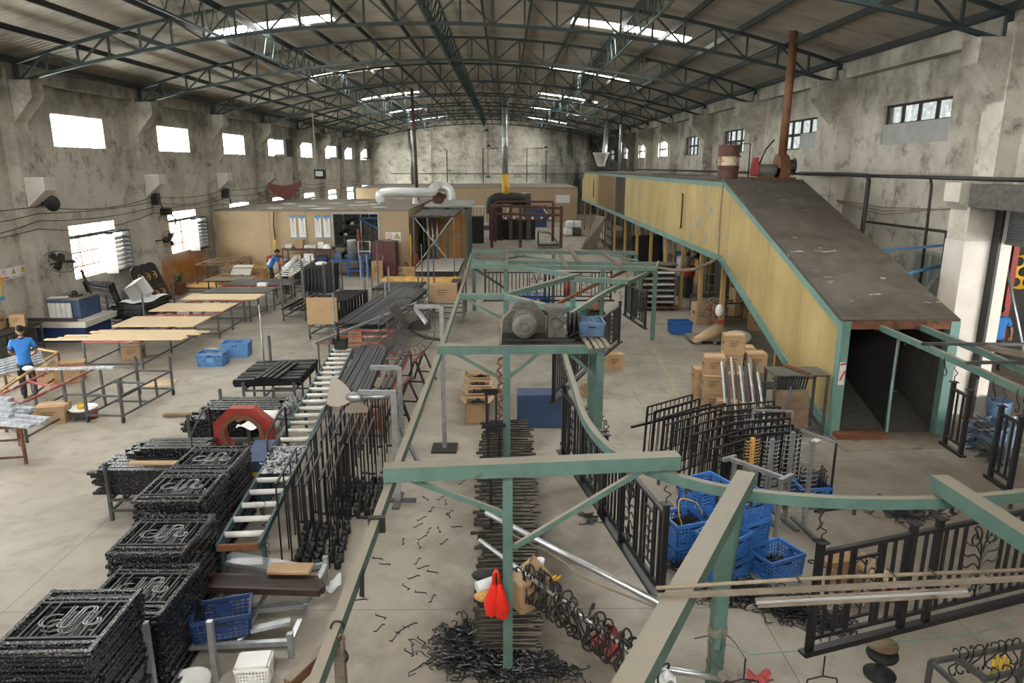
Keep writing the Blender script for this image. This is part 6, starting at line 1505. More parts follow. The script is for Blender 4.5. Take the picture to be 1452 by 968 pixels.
# hooks hanging from the two tunnel rails
for i, (x, y) in enumerate(((7.49, 11.6), (7.455, 10.3), (7.43, 9.75))): p = V((x, y, RZ_-.05)); hook('large S hook hanging from the nearer tunnel rail, %s from the mouth' % ['first', 'second', 'third'][i], p-V((0,0,.3)), (0,0,.4), 'S hooks on the nearer tunnel rail', 1.4)
p = V((8.12, 10.1, RZ_-.05)); hook('large S hook hanging from the farther tunnel rail', p-V((0,0,.3)), (0,0,.4), 'S hooks on the farther tunnel rail', 1.4)
p = at(1172, 708, RZ_-.05); setp(obj('long_hook', MB().tube([p, p-V((0,0,.1)), p-V((.05,0,.2)), p-V((.02,0,.28)), p-V((.06,0,.33))], .010, 5), 'iron'), 'long bent hook hanging from the curved rail above the scroll railing', 'hook')
p = at(470, 478, 2.2)
hook('single wire hook hanging from the straight rail near the landing handrail', (-1.155, 4.3, 2.09), (0,0,.2), 'hooks on the straight rail', 1.3)
setp(obj('black_strap', MB().slab([at(510, 845, 2.3), at(514, 790, 2.36), at(516, 792, 2.36), at(517, 848, 2.25)], .01), 'black_matt'), 'black strap hanging from the straight rail', 'strap')
setp(obj('rail_clamp', MB().cbox((-1.165, 5.86, RZ_), (.15, .05, .15)), 'iron'), 'square green clamp on the straight rail before the nearest T support', 'clamp')
# ================================================================ blue crates with black fittings
cr = [('blue crate at the bottom of the stack nearest the end-on railing', 2.58, 9.22, 0, .30), ('blue crate with yellow strap topping the stack nearest the end-on railing', 2.58, 9.2, .33, .30),
      ('blue crate at the bottom of the front middle stack', 2.98, 8.72, 0, .62), ('blue crate full of black fittings on top of the front middle stack', 2.96, 8.74, .33, .62),
      ('blue crate at the bottom of the tallest stack at the back', 3.36, 9.2, 0, .45), ('blue crate in the middle of the tallest stack at the back', 3.36, 9.2, .33, .45), ('blue crate of black fittings crowning the tallest stack at the back', 3.38, 9.2, .66, .5),
      ('single blue crate standing on the floor in front of the tallest stack', 3.72, 8.82, 0, .42), ('blue crate behind the tallest stack, next to the rod panels', 2.93, 9.62, 0, .4), ('blue crate on the one behind the tallest stack', 2.93, 9.62, .33, .4), ('blue crate topping the stack behind the tallest one', 2.93, 9.62, .66, .45)]
for lb, x, y, z, a in cr: crate(lb, (x, y, z), .60, .48, .325, a)
for lb, x, y, z, a, h in (('heap of black fittings in the crate with the yellow strap', 2.58, 9.2, .47, .3, .15), ('heap of black fittings in the front middle crate', 2.96, 8.74, .50, .62, .12), ('heap of black fittings in the crown crate of the tallest stack', 3.38, 9.2, .82, .5, .14), ('heap of black fittings in the single front crate', 3.72, 8.82, .06, .42, .12), ('heap of dark fittings in the top crate of the rear stack', 2.93, 9.62, .70, .45, .12)):
    heap('black_fittings', lb, 'fittings', (x, y, z), .46, .36, h, 'black', a, 70, .04, .016)
m = MB().tube(smooth([(2.45, 9.02, .64), (2.42, 9.1, .78), (2.5, 9.3, .86), (2.72, 9.3, .80), (2.8, 9.22, .66)], 5), .008, 5).tube([(2.45, 9.02, .66), (2.44, 8.98, .5)], .008, 5)
setp(obj('yellow_strap', m, 'sign_yellow'), 'yellow packing strap arched over the crate beside the end-on railing', 'strap')
hc = (5.12, 10.95, 0); crate('blue crate packed with black rods beside the comb racks', hc, .5, .4, .32, .1)
for i in range(24):
    x, y = hc[0]-.17+.068*(i % 6), hc[1]-.11+.072*(i//6); h_ = random.uniform(.46,.56)
    setp(obj('hooked_rod', MB().tube([(x, y, .03), (x+.01, y, h_), (x+.03, y+.01, h_+.03), (x+.045, y+.01, h_)], .013, 5), 'black'), 'black hooked rod standing in the blue crate beside the comb racks', 'rod', 'rods in the blue crate')
hook('bent wire hook on the floor beside the single front crate', at(1145, 795, .01), (PI/2, 0, 1.0), 'hook beside the front crate', 1.6)
# ================================================================ racks of light black panels, comb racks
def rod_panel():
    r = thing('rod_railing', 'x', 'rod panel', (0,0,0)); L, H = 1.25, 1.12
    for z, w_ in ((H, .028), (H-.16, .022), (.12, .022)): obj('rail', MB().bar((-L/2,0,z), (L/2,0,z), w_), 'black', r)
    for x in (-L/2, L/2): obj('post', MB().bar((x,0,0), (x,0,H), .032), 'black', r)
    m = MB()
    for i in range(1, 10): x = -L/2+L*i/10; m.bar((x,0,.12), (x,0,H-(0 if i % 3 == 0 else .0)), .013)
    obj('rods', m, 'black', r); m = MB()
    for z in (.3, .45, .6, .75): m.tube([(-.06,0,z), (0,0,z+.07), (.06,0,z)], .006, 4)
    obj('chevron_ornament', m, 'black', r); return r
RP = rod_panel(); spots = [(3.12, 12.95, .62), (3.2, 12.7, .62), (3.32, 12.4, .62), (3.42, 12.1, .6), (3.52, 11.8, .6), (3.62, 11.5, .58), (3.72, 11.2, .6), (3.82, 10.9, .58), (4.5, 12.75, .25), (4.5, 12.45, .25), (4.45, 12.15, .2), (4.45, 11.85, .2), (4.35, 11.5, .2), (4.3, 11.2, .2)]
for i, (x, y, a) in enumerate(spots):
    o = RP if i == 0 else dup(RP); o.location = (x, y, 0); o.rotation_euler = (.05, 0, a); g_ = i < 8
    setp(o, 'light black rod panel standing in the %s row behind the blue crates' % ('front slanting' if g_ else 'rear straight'), None, 'rod panels, %s row' % ('front slanting' if g_ else 'rear straight'))
setp(obj('panel_tube', MB().bar((2.35, 12.55, .72), (4.3, 13.2, .95), .045), 'black'), 'black tube poking out through the slanting rod panels', 'tube')
def comb(label, c, a, H, w_=.9, mt='galv', teeth=18, top=True):
    t = thing('comb_rack', label, 'rack', c); F = frame(c, a)
    m = MB(); m.m = F; m.box(-.03,-.03,0,.03,.03,H); obj('upright', m, mt, t)
    m = MB(); m.m = F
    for k in range(teeth):
        z = .15+(H-.2)*k/(teeth-1)
        for s_ in (-1, 1): m.tube([(s_*.03,0,z), (s_*.12,0,z), (s_*.14,0,z+.02)], .008, 5)
    obj('teeth', m, mt, t); m = MB(); m.m = F; m.box(-.04,-.35,0,.04,.35,.03); obj('foot', m, 'steel_dark', t); return t
comb('tall toothed comb rack post, leftmost beside the rod panels', (4.15, 10.35, 0), .2, 1.35)
comb('tall toothed comb rack post, middle of the comb racks', (4.42, 10.25, 0), .2, 1.5)
comb('tall toothed comb rack post, nearest the curved rail', (4.62, 10.0, 0), .1, 1.45)
comb('orange toothed comb post between the rod panels and the comb racks', (4.05, 10.9, 0), .3, 1.15, mt='straw')
t = thing('steel_rack', 'galvanised rack frame lying over the comb racks behind the blue crates', 'rack', (3.9, 9.95, 0))
a, b = at(1035, 650, 1.0), at(1112, 678, 1.0); obj('top_bar', MB().bar(a, b, .06).bar(a-V((.12,.05,0)), a+V((.12,.08,0)), .06).bar(b-V((.1,.1,0)), b+V((.16,.1,0)), .07), 'galv', t)
for f in (.1, .3, .5, .72, .95): q = a.lerp(b, f); obj('post', MB().bar((q.x, q.y, 0), q, .055), 'galv' if f != .72 else 'steel', t)
t = thing('goalpost_hanger', 'pale square tube goalpost standing among the rod panels', 'frame', (4.7, 11.7, 0))
a, b = at(1068, 581, 1.25), at(1124, 583, 1.25); obj('crossbar', MB().bar(a, b, .035), 'galv', t)
for q in (a, b): obj('post', MB().bar((q.x, q.y, 0), q, .03), 'galv', t)
t = thing('bent_goalpost', 'thin bent steel frame with a pegged post standing behind the curved rail', 'frame', (5.4, 11.3, 0))
a, b = at(1136, 610, 1.1), at(1186, 628, 1.1); obj('crossbar', MB().bar(a, b, .04), 'steel', t)
obj('pegged_post', MB().bar((b.x, b.y, 0), b, .03), 'iron', t); obj('post', MB().bar((a.x, a.y, 0), a, .03), 'iron', t)
obj('foot', MB().bar((b.x-.35, b.y-.25, .02), (b.x+.3, b.y-.1, .02), .04), 'iron', t)
# steel cabinet frame by the tunnel, leaning tubes
t = thing('open_cabinet', 'open steel cabinet frame with a brown back board beside the tunnel mouth', 'frame', (6.1, 14.3, 0))
x0, x1, y0, y1, h = 5.55, 6.62, 13.95, 14.55, 1.28
for x in (x0, x1):
    for y in (y0, y1): obj('post', MB().bar((x,y,0), (x,y,h), .05), 'steel_dark', t)
obj('top_plate', MB().box(x0-.03, y0-.03, h, x1+.03, y1+.03, h+.03), 'machine', t); obj('bottom_rail', MB().bar((x0,y0,.12), (x1,y0,.12), .05).bar((x0,y1,.12), (x1,y1,.12), .05).bar((x0,y0,.12), (x0,y1,.12), .05).bar((x1,y0,.12), (x1,y1,.12), .05), 'steel_dark', t)
obj('back_board', MB().slab([(x0+.03, y0+.05, .1), (x1-.28, y0+.05, .1), (x1-.28, y0+.2, .92), (x0+.03, y0+.2, .92)], .02), 'cabinet_brown' if 0 else 'wood', t)
obj('hung_rods', MB().bar((x0+.05, y0+.3, 1.15), (x1-.1, y0+.3, 1.15), .02), 'iron', t)
for i in range(12): setp(obj('short_bar', MB().bar((x0+.12+.06*i, y0+.26, 1.2), (x0+.05+.06*i, y0+.22, .93), .025), 'iron'), 'short dark bar hanging in the open steel cabinet frame', 'bar', 'bars in the cabinet frame')
setp(obj('angle_iron', MB().bar((5.95, 14.6, 1.36), (6.22, 13.95, 1.34), .06, .05), 'rust'), 'rusty angle iron lying on the cabinet frame top', 'bar')
for i in range(18):
    x = 4.62+.05*i; setp(obj('leaning_tube', MB().bar((x-.12, 13.45+.12*(i % 2), .02), (x+.06, 14.85+.12*(i % 2), 1.2+random.uniform(-.1,.25)), .032), 'steel_dark' if i % 4 == 1 else 'iron' if i % 4 else 'steel'), 'steel tube leaning in the heap before the sloping tunnel', 'tube', 'leaning tubes by the tunnel')
for i in range(30):
    x, y = 5.0+random.uniform(-.35,.35), 12.9+random.uniform(-.35,.35); z = random.uniform(.05,.75)
    setp(obj('thin_rod', MB().tube([(x, y, z), (x+random.uniform(.3,.6), y+random.uniform(-.5,-.2), max(.02, z-random.uniform(.0,.1)))], .008, 4), 'galv'), 'thin bright rod in the jumbled pile before the cabinet frame', 'rod', 'jumbled thin rods')
setp(obj('blue_stick', MB().tube([at(1105, 620, .03), at(1122, 548, 1.15)], .018, 6), 'blue_strut'), 'thin blue stick leaning on the cabinet frame board', 'stick')
setp(obj('white_scrap', MB().cbox(at(1157, 624, .01), (.2,.13,.01), rz(.7).to_3x3()), 'white'), 'white paper scrap on the floor by the cabinet frame', 'paper')
# ================================================================ cartons by the tunnel
ct = [(4.78,15.65,0),(5.28,15.75,0),(4.70,16.2,0),(5.25,16.3,0),(5.85,15.95,0),(5.8,16.5,0),(4.78,15.65,.42),(5.28,15.75,.42),(5.85,15.95,.42),(4.70,16.2,.42),(5.25,16.3,.42),(5.8,16.5,.42),(4.78,15.72,.84),(5.3,16.05,.84),(5.82,16.0,.84),(5.3,16.06,1.26),(5.75,16.56,.84)]
ro = ['bottom', 'middle', 'upper', 'topmost']
for i, (x, y, z) in enumerate(ct):
    l_ = round(z/.42); carton('tan carton in the %s layer of the carton stack by the tunnel' % ro[l_] if l_ < 3 else 'tan carton crowning the carton stack by the tunnel', (x+random.uniform(-.02,.02), y, z), .46, .42, .42, random.uniform(-.06,.06)-.1, group='cartons, %s layer' % ro[l_])
carton('carton with red stripes in front of the carton stack', (4.95, 14.95, 0), .48, .42, .42, -.1, 'carton_red'); carton('plain carton beside the red-striped one', (5.45, 15.05, 0), .48, .42, .3, -.1)
frame_table('small steel stool frame at the right foot of the carton stack', [(5.75, 15.0), (6.2, 15.0), (6.2, 15.4), (5.75, 15.4)], .72, cat='stand', name='steel_stand', top='steel_dark', cross=(.3,.6), mid=False)
p = at(966, 474, 0); crate('dark blue crate alone on the floor before the tunnel legs', (p.x, p.y+.25, 0), .7, .5, .42, .05, 'blue_paint', 'crates on the open floor', True)
# things under the tunnel
for i, (px, py, L, W, H, a, mt, lb) in enumerate(((995, 460, .7, .6, .75, .2, 'carton', 'open-topped carton beside the tunnel leg nearest the blue crate'), (1010, 462, .6, .6, .7, 0, 'carton_red', 'reddish carton behind the rope coil under the tunnel'), (1035, 452, .9, .7, 1.1, .1, 'carton', 'tall carton in the dark under the tunnel'), (1050, 470, .8, .6, .6, -.2, 'carton', 'low carton under the tunnel slope'), (1060, 448, .7, .6, 1.0, .1, 'carton_red', 'carton at the back under the tunnel slope'))):
    q = at(px, py, 0); carton(lb, (q.x+.22*i, q.y+.3, 0), L*.72, W*.8, H, a, mt)
m = MB()
for i in range(5): m.tube([(at(1010, 440, .9)+V((.3*math.cos(2*PI*k/16+i)*(1+.1*i), .12*math.sin(2*PI*k/16+i), .35*math.sin(2*PI*k/16)+.1*i*.3))) for k in range(16)], .016, 5, True)
setp(obj('rope_coil', m, 'cable_tan'), 'coil of tan rope hung on a tunnel leg above the cartons', 'rope')
setp(obj('white_wrap', MB().sphere(at(1020, 440, 1.0), .13, .12, .2), 'white_bag'), 'white plastic tied round the tunnel leg', 'plastic')
setp(obj('wrapped_bundle', MB().tube([at(985, 482, .35), at(1018, 468, .5)], [.09, .22], 10), 'carton_pale'), 'pale cone-shaped wrapped bundle on the floor before the tunnel legs', 'bundle')
t = thing('scrap_pallet', 'dark low pallet of scrap under the wrapped bundle', 'pallet', at(1005, 487, 0)); q = at(1010, 487, 0)
obj('deck', MB().box(q.x-.7, q.y-.1, .1, q.x+.9, q.y+.8, .16), 'old_plank', t)
for k in (-.5, 0, .6): obj('skid', MB().box(q.x+k, q.y-.1, 0, q.x+k+.12, q.y+.8, .1), 'old_plank', t)
setp(obj('scrap_plastic', MB().sphere(at(1045, 478, .3), .45, .3, .22), 'white_bag'), 'crumpled grey plastic heap behind the carton stack', 'plastic')
frame_table('low dark trolley frame in the shade under the tunnel', [(7.2, 25.3), (8.6, 25.3), (8.6, 27.2), (7.2, 27.2)], .65, name='dark_trolley', cat='trolley', top='steel_dark', cross=(.3, .6), mid=True)
p = at(977, 392, .9); setp(obj('red_bucket', MB().lathe([(0,0),(.22,0),(.28,.45),(.26,.45),(.2,.02),(0,.02)], at(977, 392, .9), 18), 'red'), 'red bucket on a stand under the tunnel', 'bucket'); setp(obj('bucket_stand', MB().bar((p.x,p.y,0),(p.x,p.y,.9),.3), 'iron'), 'dark stand under the red bucket', 'stand')
setp(obj('grey_drum', MB().lathe([(0,0),(.3,0),(.31,.4),(.3,.8),(.28,.82),(0,.82)], at(968, 390, .9), 18), 'grey_paint'), 'grey drum beside the red bucket under the tunnel', 'drum'); p = at(968, 390, .9); setp(obj('drum_stand', MB().bar((p.x,p.y,0),(p.x,p.y,.9),.4), 'iron'), 'dark stand under the grey drum', 'stand')
t = thing('tray_rack', 'grey wheeled rack of shallow trays by the tunnel legs', 'rack', (5.6, 28.6, 0)); p = at(932, 440, 0); x, y = p.x, p.y+.35
obj('frame', MB().box(x-.65,y-.4,.15,x-.6,y+.4,1.75).box(x+.6,y-.4,.15,x+.65,y+.4,1.75).box(x-.65,y+.36,.15,x+.65,y+.4,1.75).box(x-.7,y-.45,1.75,x+.7,y+.45,1.8), 'machine', t)
for i in range(6): obj('tray', MB().box(x-.6,y-.4,.3+.23*i,x+.6,y+.36,.33+.23*i).box(x-.6,y-.4,.33+.23*i,x+.6,y-.38,.38+.23*i), 'off_white' if i % 2 else 'grey_paint', t)
obj('base', MB().box(x-.8,y-.5,.1,x+.8,y+.5,.16), 'rust', t)
for k in (-.6,.6): obj('wheel', MB().disc((x+k,y-.4,.06),.06,.05,'x',12), 'rubber', t)
# hose swagged from the conveyor to the tunnel leg
setp(obj('swag_hose', MB().tube(smooth([tuple(at(925, 378, 2.4)), tuple(at(960, 383, 2.3)), tuple(at(990, 380, 2.5)), tuple(at(1022, 364, 2.6))], 6), .05, 8), 'cable_tan'), 'thick tan hose swagged between the conveyor end and the tunnel', 'hose')
# right of the tunnel: stacks, bin, drum
m = None
for g_, (cx, cy, n, zt, lab) in enumerate(((9.35, 13.1, 40, .62, 'upright'), (9.3, 12.5, 40, .28, 'spread'))):
    for i in range(n):
        a = random.uniform(-.25,.25)+(0 if i % 2 else PI/2); z = zt*(i/n)+.02; L = random.uniform(.35,.5)
        x, y = cx+random.uniform(-.14,.14), cy+random.uniform(-.18,.18); dx, dy = math.cos(a)*L/2, math.sin(a)*L/2
        setp(obj('steel_offcut', MB().bar((x-dx,y-dy,z), (x+dx,y+dy,z+random.uniform(0,.03)), .022), 'steel_dark' if i % 3 else 'iron'), 'short steel offcut in the %s heap beside the tunnel mouth' % ('crossed taller' if g_ == 0 else 'spread lower'), 'offcut', 'offcuts, %s heap' % lab)
crate('pale blue bin with ribbed walls beside the steel offcuts', (9.75, 13.35, 0), .95, .6, .46, .45, 'bin_blue', 'crates on the open floor', True)
t = thing('blue_barrel', 'blue open plastic barrel beside the white door pillar', 'barrel', (10.8, 14.55, 0))
obj('shell', MB().lathe([(0,0),(.19,0),(.22,.22),(.235,.52),(.22,.54),(.2,.22),(.17,.03),(0,.03)], (10.75, 14.62, 0), 24), 'tub_blue', t)
t = thing('steel_trestle', 'pale galvanised trestle frame at the right edge behind the hanging gate', 'trestle', (9.4, 11.6, 0))
a, b, c = V((9.05, 11.9, 1.15)), V((9.1, 11.85, .45)), V((10.2, 11.4, .45))
obj('frame', MB().bar((9.05,11.9,0), a, .05).bar(b, c, .05).bar(b+V((.2,.5,0)), c+V((.2,.5,0)), .05).bar(b, b+V((.2,.5,0)), .05), 'galv', t)
obj('leg', MB().bar(c, (10.3, 11.2, 0), .05).bar(b+V((.2,.5,0)), (9.3, 12.4, 0), .05), 'steel_dark', t)
# outside the door
t = thing('tube_stack', 'tall stack of dark steel tube bundles outside the door', 'stack', (15.5, 22.5, 0))
for i in range(5):
    for k in range(3): obj('tube_bundle', MB().box(13.0+.1*random.random()+1.7*k, 21.6+.15*random.random(), .1+.42*i, 14.6+1.7*k, 27, .48+.42*i), 'machine' if (i+k) % 2 else 'steel_dark', t)
t = thing('drilled_plate', 'yellow plate with round holes on a dark machine outside the door', 'plate', (15.4, 20.2, 1.6)); c = aty(1449, 385, 20.0)
obj('plate', MB().disc(c, .5, .08, 'y', 24), 'pipe_yellow', t); obj('machine_body', MB().box(c.x-.5, 20.1, 0, c.x+1.2, 21.2, c.z+.7), 'dark', t)
for k in range(7): obj('hole_ring', MB().disc(c+V((.34*math.cos(k*PI/3) if k else 0, -.05, .34*math.sin(k*PI/3) if k else 0)), .13, .03, 'y', 14), 'dark', t)
t = thing('red_gantry', 'red steel gantry beyond the tube stack outside the door', 'gantry', (17, 26, 0))
for x in (14.1, 20.0): obj('post', MB().bar((x, 19.6, 0), (x, 19.6, 5.2), .16), 'red', t)
obj('crossbeam', MB().bar((14.1, 19.6, 4.4), (20, 19.6, 4.4), .2), 'red', t)
setp(obj('yard_fence', MB().box(12, 30, 0, 28, 30.3, 3.2), 'machine'), 'dark yard wall far behind the tube stack outside', 'yard wall', kind='structure')
setp(obj('leaning_pole', MB().tube([atx(1452, 500, 12.2), atx(1420, 342, 12.2)], .035, 8), 'galv'), 'silver pole leaning in the doorway', 'pole')
t = thing('teal_trestle', 'teal steel trestle outside the door beside the walking person', 'trestle', (14.6, 19.0, 0))
for k in (0, .5): obj('leg', MB().bar((14.5+k, 18.6, 0), (14.75, 18.6, 1.15), .07), 'teal', t)
obj('rail', MB().bar((14.75, 18.6, 1.15), (15.6, 18.2, 1.15), .07), 'teal', t)
# carton and bags on the floor behind the scroll railing
carton('open tan carton seen through the scroll railing', tuple(at(1200, 835, 0)), .42, .36, .3, .2, open_=True); carton('pale printed carton seen through the scroll railing', tuple(at(1245, 835, 0)), .36, .3, .22, -.3, 'carton_pale')
soft_bag('plastic_bag', 'small pink and white bag on the floor behind the scroll railing', at(1262, 848, 0), .2, .16, .16, 'red_net', False)
# ================================================================ the room, oven, gantry and things at the far end
def poster(label, px0, px1, k):
    a, b = aty(px0, 305, RY0-.03), aty(px1, 338, RY0-.03); t = thing('wall_poster', label, 'poster', (a.x, RY0-.02, b.z), 'tall white posters on the room wall')
    x0, x1, z0, z1 = a.x, b.x, b.z, a.z; w_, h = x1-x0, z1-z0
    obj('sheet', MB().box(x0, RY0-.02, z0, x1, RY0-.008, z1), 'sign_white', t)
    obj('header_band', MB().add([(x0, RY0-.022, z1), (x1, RY0-.022, z1), (x1, RY0-.022, z1-h*.10), ((x0+x1)/2, RY0-.022, z1-h*.20), (x0, RY0-.022, z1-h*.10)], [(0,4,3,2,1)]), 'sign_blue', t)
    obj('header_line', MB().box(x0+w_*.1, RY0-.026, z1-h*.045, x1-w_*.1, RY0-.021, z1-h*.02), 'sign_red', t)
    obj('footer_band', MB().box(x0, RY0-.024, z0, x1, RY0-.02, z0+h*.05), 'sign_blue', t)
    m = MB(); R = random.Random(k)
    n = 9
    for c in ((.62,) if k % 2 else (.34, .66)):
        for i in range(n):
            z = z1-h*(.26+.055*i); s_ = w_*.07; x = x0+w_*c
            for q in range(2): m.bar((x-s_, RY0-.023, z-q*h*.022), (x+s_*R.uniform(.3,1), RY0-.023, z-q*h*.022), .004, h*.009)
            m.bar((x-s_*R.uniform(-.5,.6), RY0-.023, z+h*.008), (x-s_*R.uniform(-.5,.6), RY0-.023, z-h*.03), .004, w_*.03)
    obj('text_column', m, 'ink', t)
    obj('red_title', MB().box(x0+w_*.35, RY0-.025, z1-h*.24, x0+w_*.65, RY0-.021, z1-h*.20), 'sign_red', t)
for k, (a, b, lb) in enumerate(((410.5, 421, 'tall white poster with blue top, first from the orange-stained wall'), (422.5, 434.5, 'tall white poster with blue top, second from the orange-stained wall'), (445.5, 456.5, 'tall white poster with blue top, third from the orange-stained wall'), (457.5, 469, 'tall white poster with blue top, closest to the room doorway'))): poster(lb, a, b, k)
def warn_sign(label, org, u, v, nrm, W, H, n_tri):
    """board with a red no-smoking ring and yellow warning triangles; org lower-left corner, u along, v up"""
    org, u, v, n_ = V(org), V(u).normalized(), V(v).normalized(), V(nrm).normalized(); t = thing('warning_sign', label, 'sign', org)
    def P(a, b, o=0): return org+u*a+v*b+n_*o
    obj('board', MB().slab([P(0,0,.012), P(W,0,.012), P(W,H,.012), P(0,H,.012)], .012), 'sign_white', t)
    s_ = W/(n_tri+1); cx, cy, r = s_/2, H*.60, min(s_, H*.72)*.42
    m = MB(); N_ = 24
    for i in range(N_):
        a, b = 2*PI*i/N_, 2*PI*(i+1)/N_; m.add([P(cx+r*math.cos(a), cy+r*math.sin(a), .015), P(cx+r*math.cos(b), cy+r*math.sin(b), .015), P(cx+r*.82*math.cos(b), cy+r*.82*math.sin(b), .015), P(cx+r*.82*math.cos(a), cy+r*.82*math.sin(a), .015)], [(0,1,2,3)])
    q = r*.62; m.add([P(cx-q, cy+q-.1*r, .015), P(cx-q+.12*r, cy+q, .015), P(cx+q, cy-q+.1*r, .015), P(cx+q-.12*r, cy-q, .015)], [(0,3,2,1)])
    obj('prohibition_ring', m, 'sign_red', t)
    m = MB(); m.add([P(cx-r*.5, cy-.06*r, .0135), P(cx+r*.5, cy-.06*r, .0135), P(cx+r*.5, cy+.06*r, .0135), P(cx-r*.5, cy+.06*r, .0135)], [(0,1,2,3)]).add([P(cx+r*.3, cy+.1*r, .0135), P(cx+r*.38, cy+.1*r, .0135), P(cx+r*.3, cy+.5*r, .0135), P(cx+r*.2, cy+.5*r, .0135)], [(0,1,2,3)])
    obj('cigarette', m, 'ink', t)
    obj('red_strip', MB().slab([P(s_*.1, H*.06, .016), P(s_*.95, H*.06, .016), P(s_*.95, H*.19, .016), P(s_*.1, H*.19, .016)], .003), 'sign_red', t)
    for k in range(n_tri):
        c = s_*(k+1.5); R_ = r*1.05
        for f, mt, o in ((1.0, 'ink', .014), (.80, 'sign_yellow', .0155)):
            obj('warning_triangle', MB().slab([P(c-R_*f, cy-R_*.72*f-(1-f)*.1*R_, o), P(c+R_*f, cy-R_*.72*f-(1-f)*.1*R_, o), P(c, cy+R_*.95*f-(1-f)*.1*R_, o)], .001), mt, t)
        m = MB(); m.slab([P(c-.07*R_, cy-.25*R_, .0165), P(c+.07*R_, cy-.25*R_, .0165), P(c+.09*R_, cy+.45*R_, .0165), P(c-.09*R_, cy+.45*R_, .0165)], .001); m.slab([P(c-.08*R_, cy-.52*R_, .0165), P(c+.08*R_, cy-.52*R_, .0165), P(c+.08*R_, cy-.36*R_, .0165), P(c-.08*R_, cy-.36*R_, .0165)], .001)
        obj('exclamation', m, 'ink', t)
        m = MB()
        for i in range(4): x = s_*(k+1.12+.2*i); m.slab([P(x, H*.07, .015), P(x+s_*.13, H*.07, .015), P(x+s_*.13, H*.10, .015), P(x, H*.10, .015)], .001); m.slab([P(x+s_*.02, H*.13, .015), P(x+s_*.12, H*.13, .015), P(x+s_*.12, H*.16, .015), P(x+s_*.02, H*.16, .015)], .001); m.slab([P(x+s_*.055, H*.06, .015), P(x+s_*.08, H*.06, .015), P(x+s_*.08, H*.18, .015), P(x+s_*.055, H*.18, .015)], .001)
        obj('lettering', m, 'ink', t)
a, b = aty(547, 343, RY0-.01), aty(568, 329, RY0-.01)
warn_sign('small white warning sign on the room wall beside the doorway', (a.x, RY0-.002, a.z), (1,0,0), (0,0,1), (0,-1,0), b.x-a.x, b.z-a.z, 1)
a, b, c = atx(0, 398, XL+.02), atx(40, 386, XL+.02), atx(40, 371, XL+.02)
warn_sign('long white warning sign with two yellow triangles on the left wall', (XL+.005, a.y, a.z), (0,1,0), (0,0,1), (1,0,0), b.y-a.y, c.z-b.z, 2)
p = atx(7, 425, XL+.02); q = atx(-20, 400, XL+.02); t = thing('wall_notice', 'yellowish notice board cut by the picture edge under the long warning sign', 'notice', (XL, p.y, p.z))
obj('board', MB().box(XL, p.y-1.0, p.z, XL+.02, p.y, p.z+.75), 'sign_yellow', t); obj('blue_edge', MB().box(XL+.02, p.y-1.0, p.z, XL+.024, p.y, p.z+.12), 'sign_blue', t); obj('paper_field', MB().box(XL+.02, p.y-1.0, p.z+.15, XL+.023, p.y-.1, p.z+.7), 'off_white', t)
# inside the doorway
t = thing('storage_rack', 'dim steel rack of stock inside the room doorway', 'rack', (-8.2, 41, 0))
for x in (-9.4, -7.9):
    for y in (39.5, 42): obj('post', MB().bar((x, y, 0), (x, y, 2.9), .07), 'steel', t)
for z in (.5, 1.1, 1.7, 2.3): obj('shelf', MB().box(-9.4, 39.5, z, -7.9, 42, z+.05), 'steel_dark', t)
for i in range(8): setp(obj('stored_bars', MB().box(-9.3+.2*(i % 4), 39.4, .56+.6*(i//2), -8.85+.2*(i % 4), 42.1, .7+.6*(i//2)), 'steel' if i % 2 else 'iron'), 'bundle of bars on the dim rack inside the room doorway', 'bars', 'bundles on the dim rack')
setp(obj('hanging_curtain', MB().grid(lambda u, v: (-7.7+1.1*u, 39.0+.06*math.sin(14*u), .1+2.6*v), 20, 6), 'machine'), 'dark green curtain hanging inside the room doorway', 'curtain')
setp(obj('red_stanchion', MB().bar((-7.85, 38.4, 0), (-7.85, 38.4, 2.2), .14), 'red'), 'red post standing inside the room doorway', 'post')
setp(obj('blue_jib', MB().bar((-7.8, 38.6, 2.75), (-6.6, 38.2, 2.15), .08).bar((-7.8, 38.6, 2.75), (-6.6, 38.6, 2.75), .08), 'blue_paint'), 'blue jib arm inside the room doorway', 'jib')
# pump bench, brown cabinet and small things before the doorway
t = thing('pump_bench', 'blue steel bench with a silver filter cylinder and small blue pumps', 'bench', (-8.1, 36.3, 0)); x0, x1, y0, y1 = -8.9, -6.9, 35.9, 36.8
obj('top', MB().box(x0, y0, .78, x1, y1, .84), 'blue_paint', t); obj('shelf', MB().box(x0+.9, y0+.1, .30, x1-.3, y1, .34), 'blue_paint', t)
for x in (x0+.95, x1-.35, x1-.05): obj('leg', MB().bar((x, y0+.1, 0), (x, y0+.1, .8), .1), 'blue_paint', t)
obj('filter_cylinder', MB().lathe([(0,0),(.24,0),(.24,.95),(.25,.97),(.2,1.02),(0,1.02)], (-7.75, 36.2, .84), 18), 'galv', t)
for x in (-8.5, -7.2, -6.95): obj('pump', MB().disc((x, 36.3, 1.02), .15, .3, 'x', 14).box(x-.12, 36.15, .84, x+.12, 36.45, .9), 'blue_machine', t)
obj('pipework', MB().tube([(-7.45, 36.3, .9), (-7.45, 36.3, 1.75), (-6.85, 36.3, 1.75), (-6.85, 36.3, .9)], .05, 8).tube([(-7.6, 36.3, 1.25), (-6.9, 36.3, 1.25)], .04, 8), 'off_white', t)
t = thing('steel_cabinet', 'dark maroon steel cabinet standing beside the pump bench', 'cabinet', (-6.35, 37.0, 0)); 
obj('body', MB().box(-6.75, 36.2, .05, -5.55, 37.2, 1.72), 'cabinet_brown', t, bev=.015)
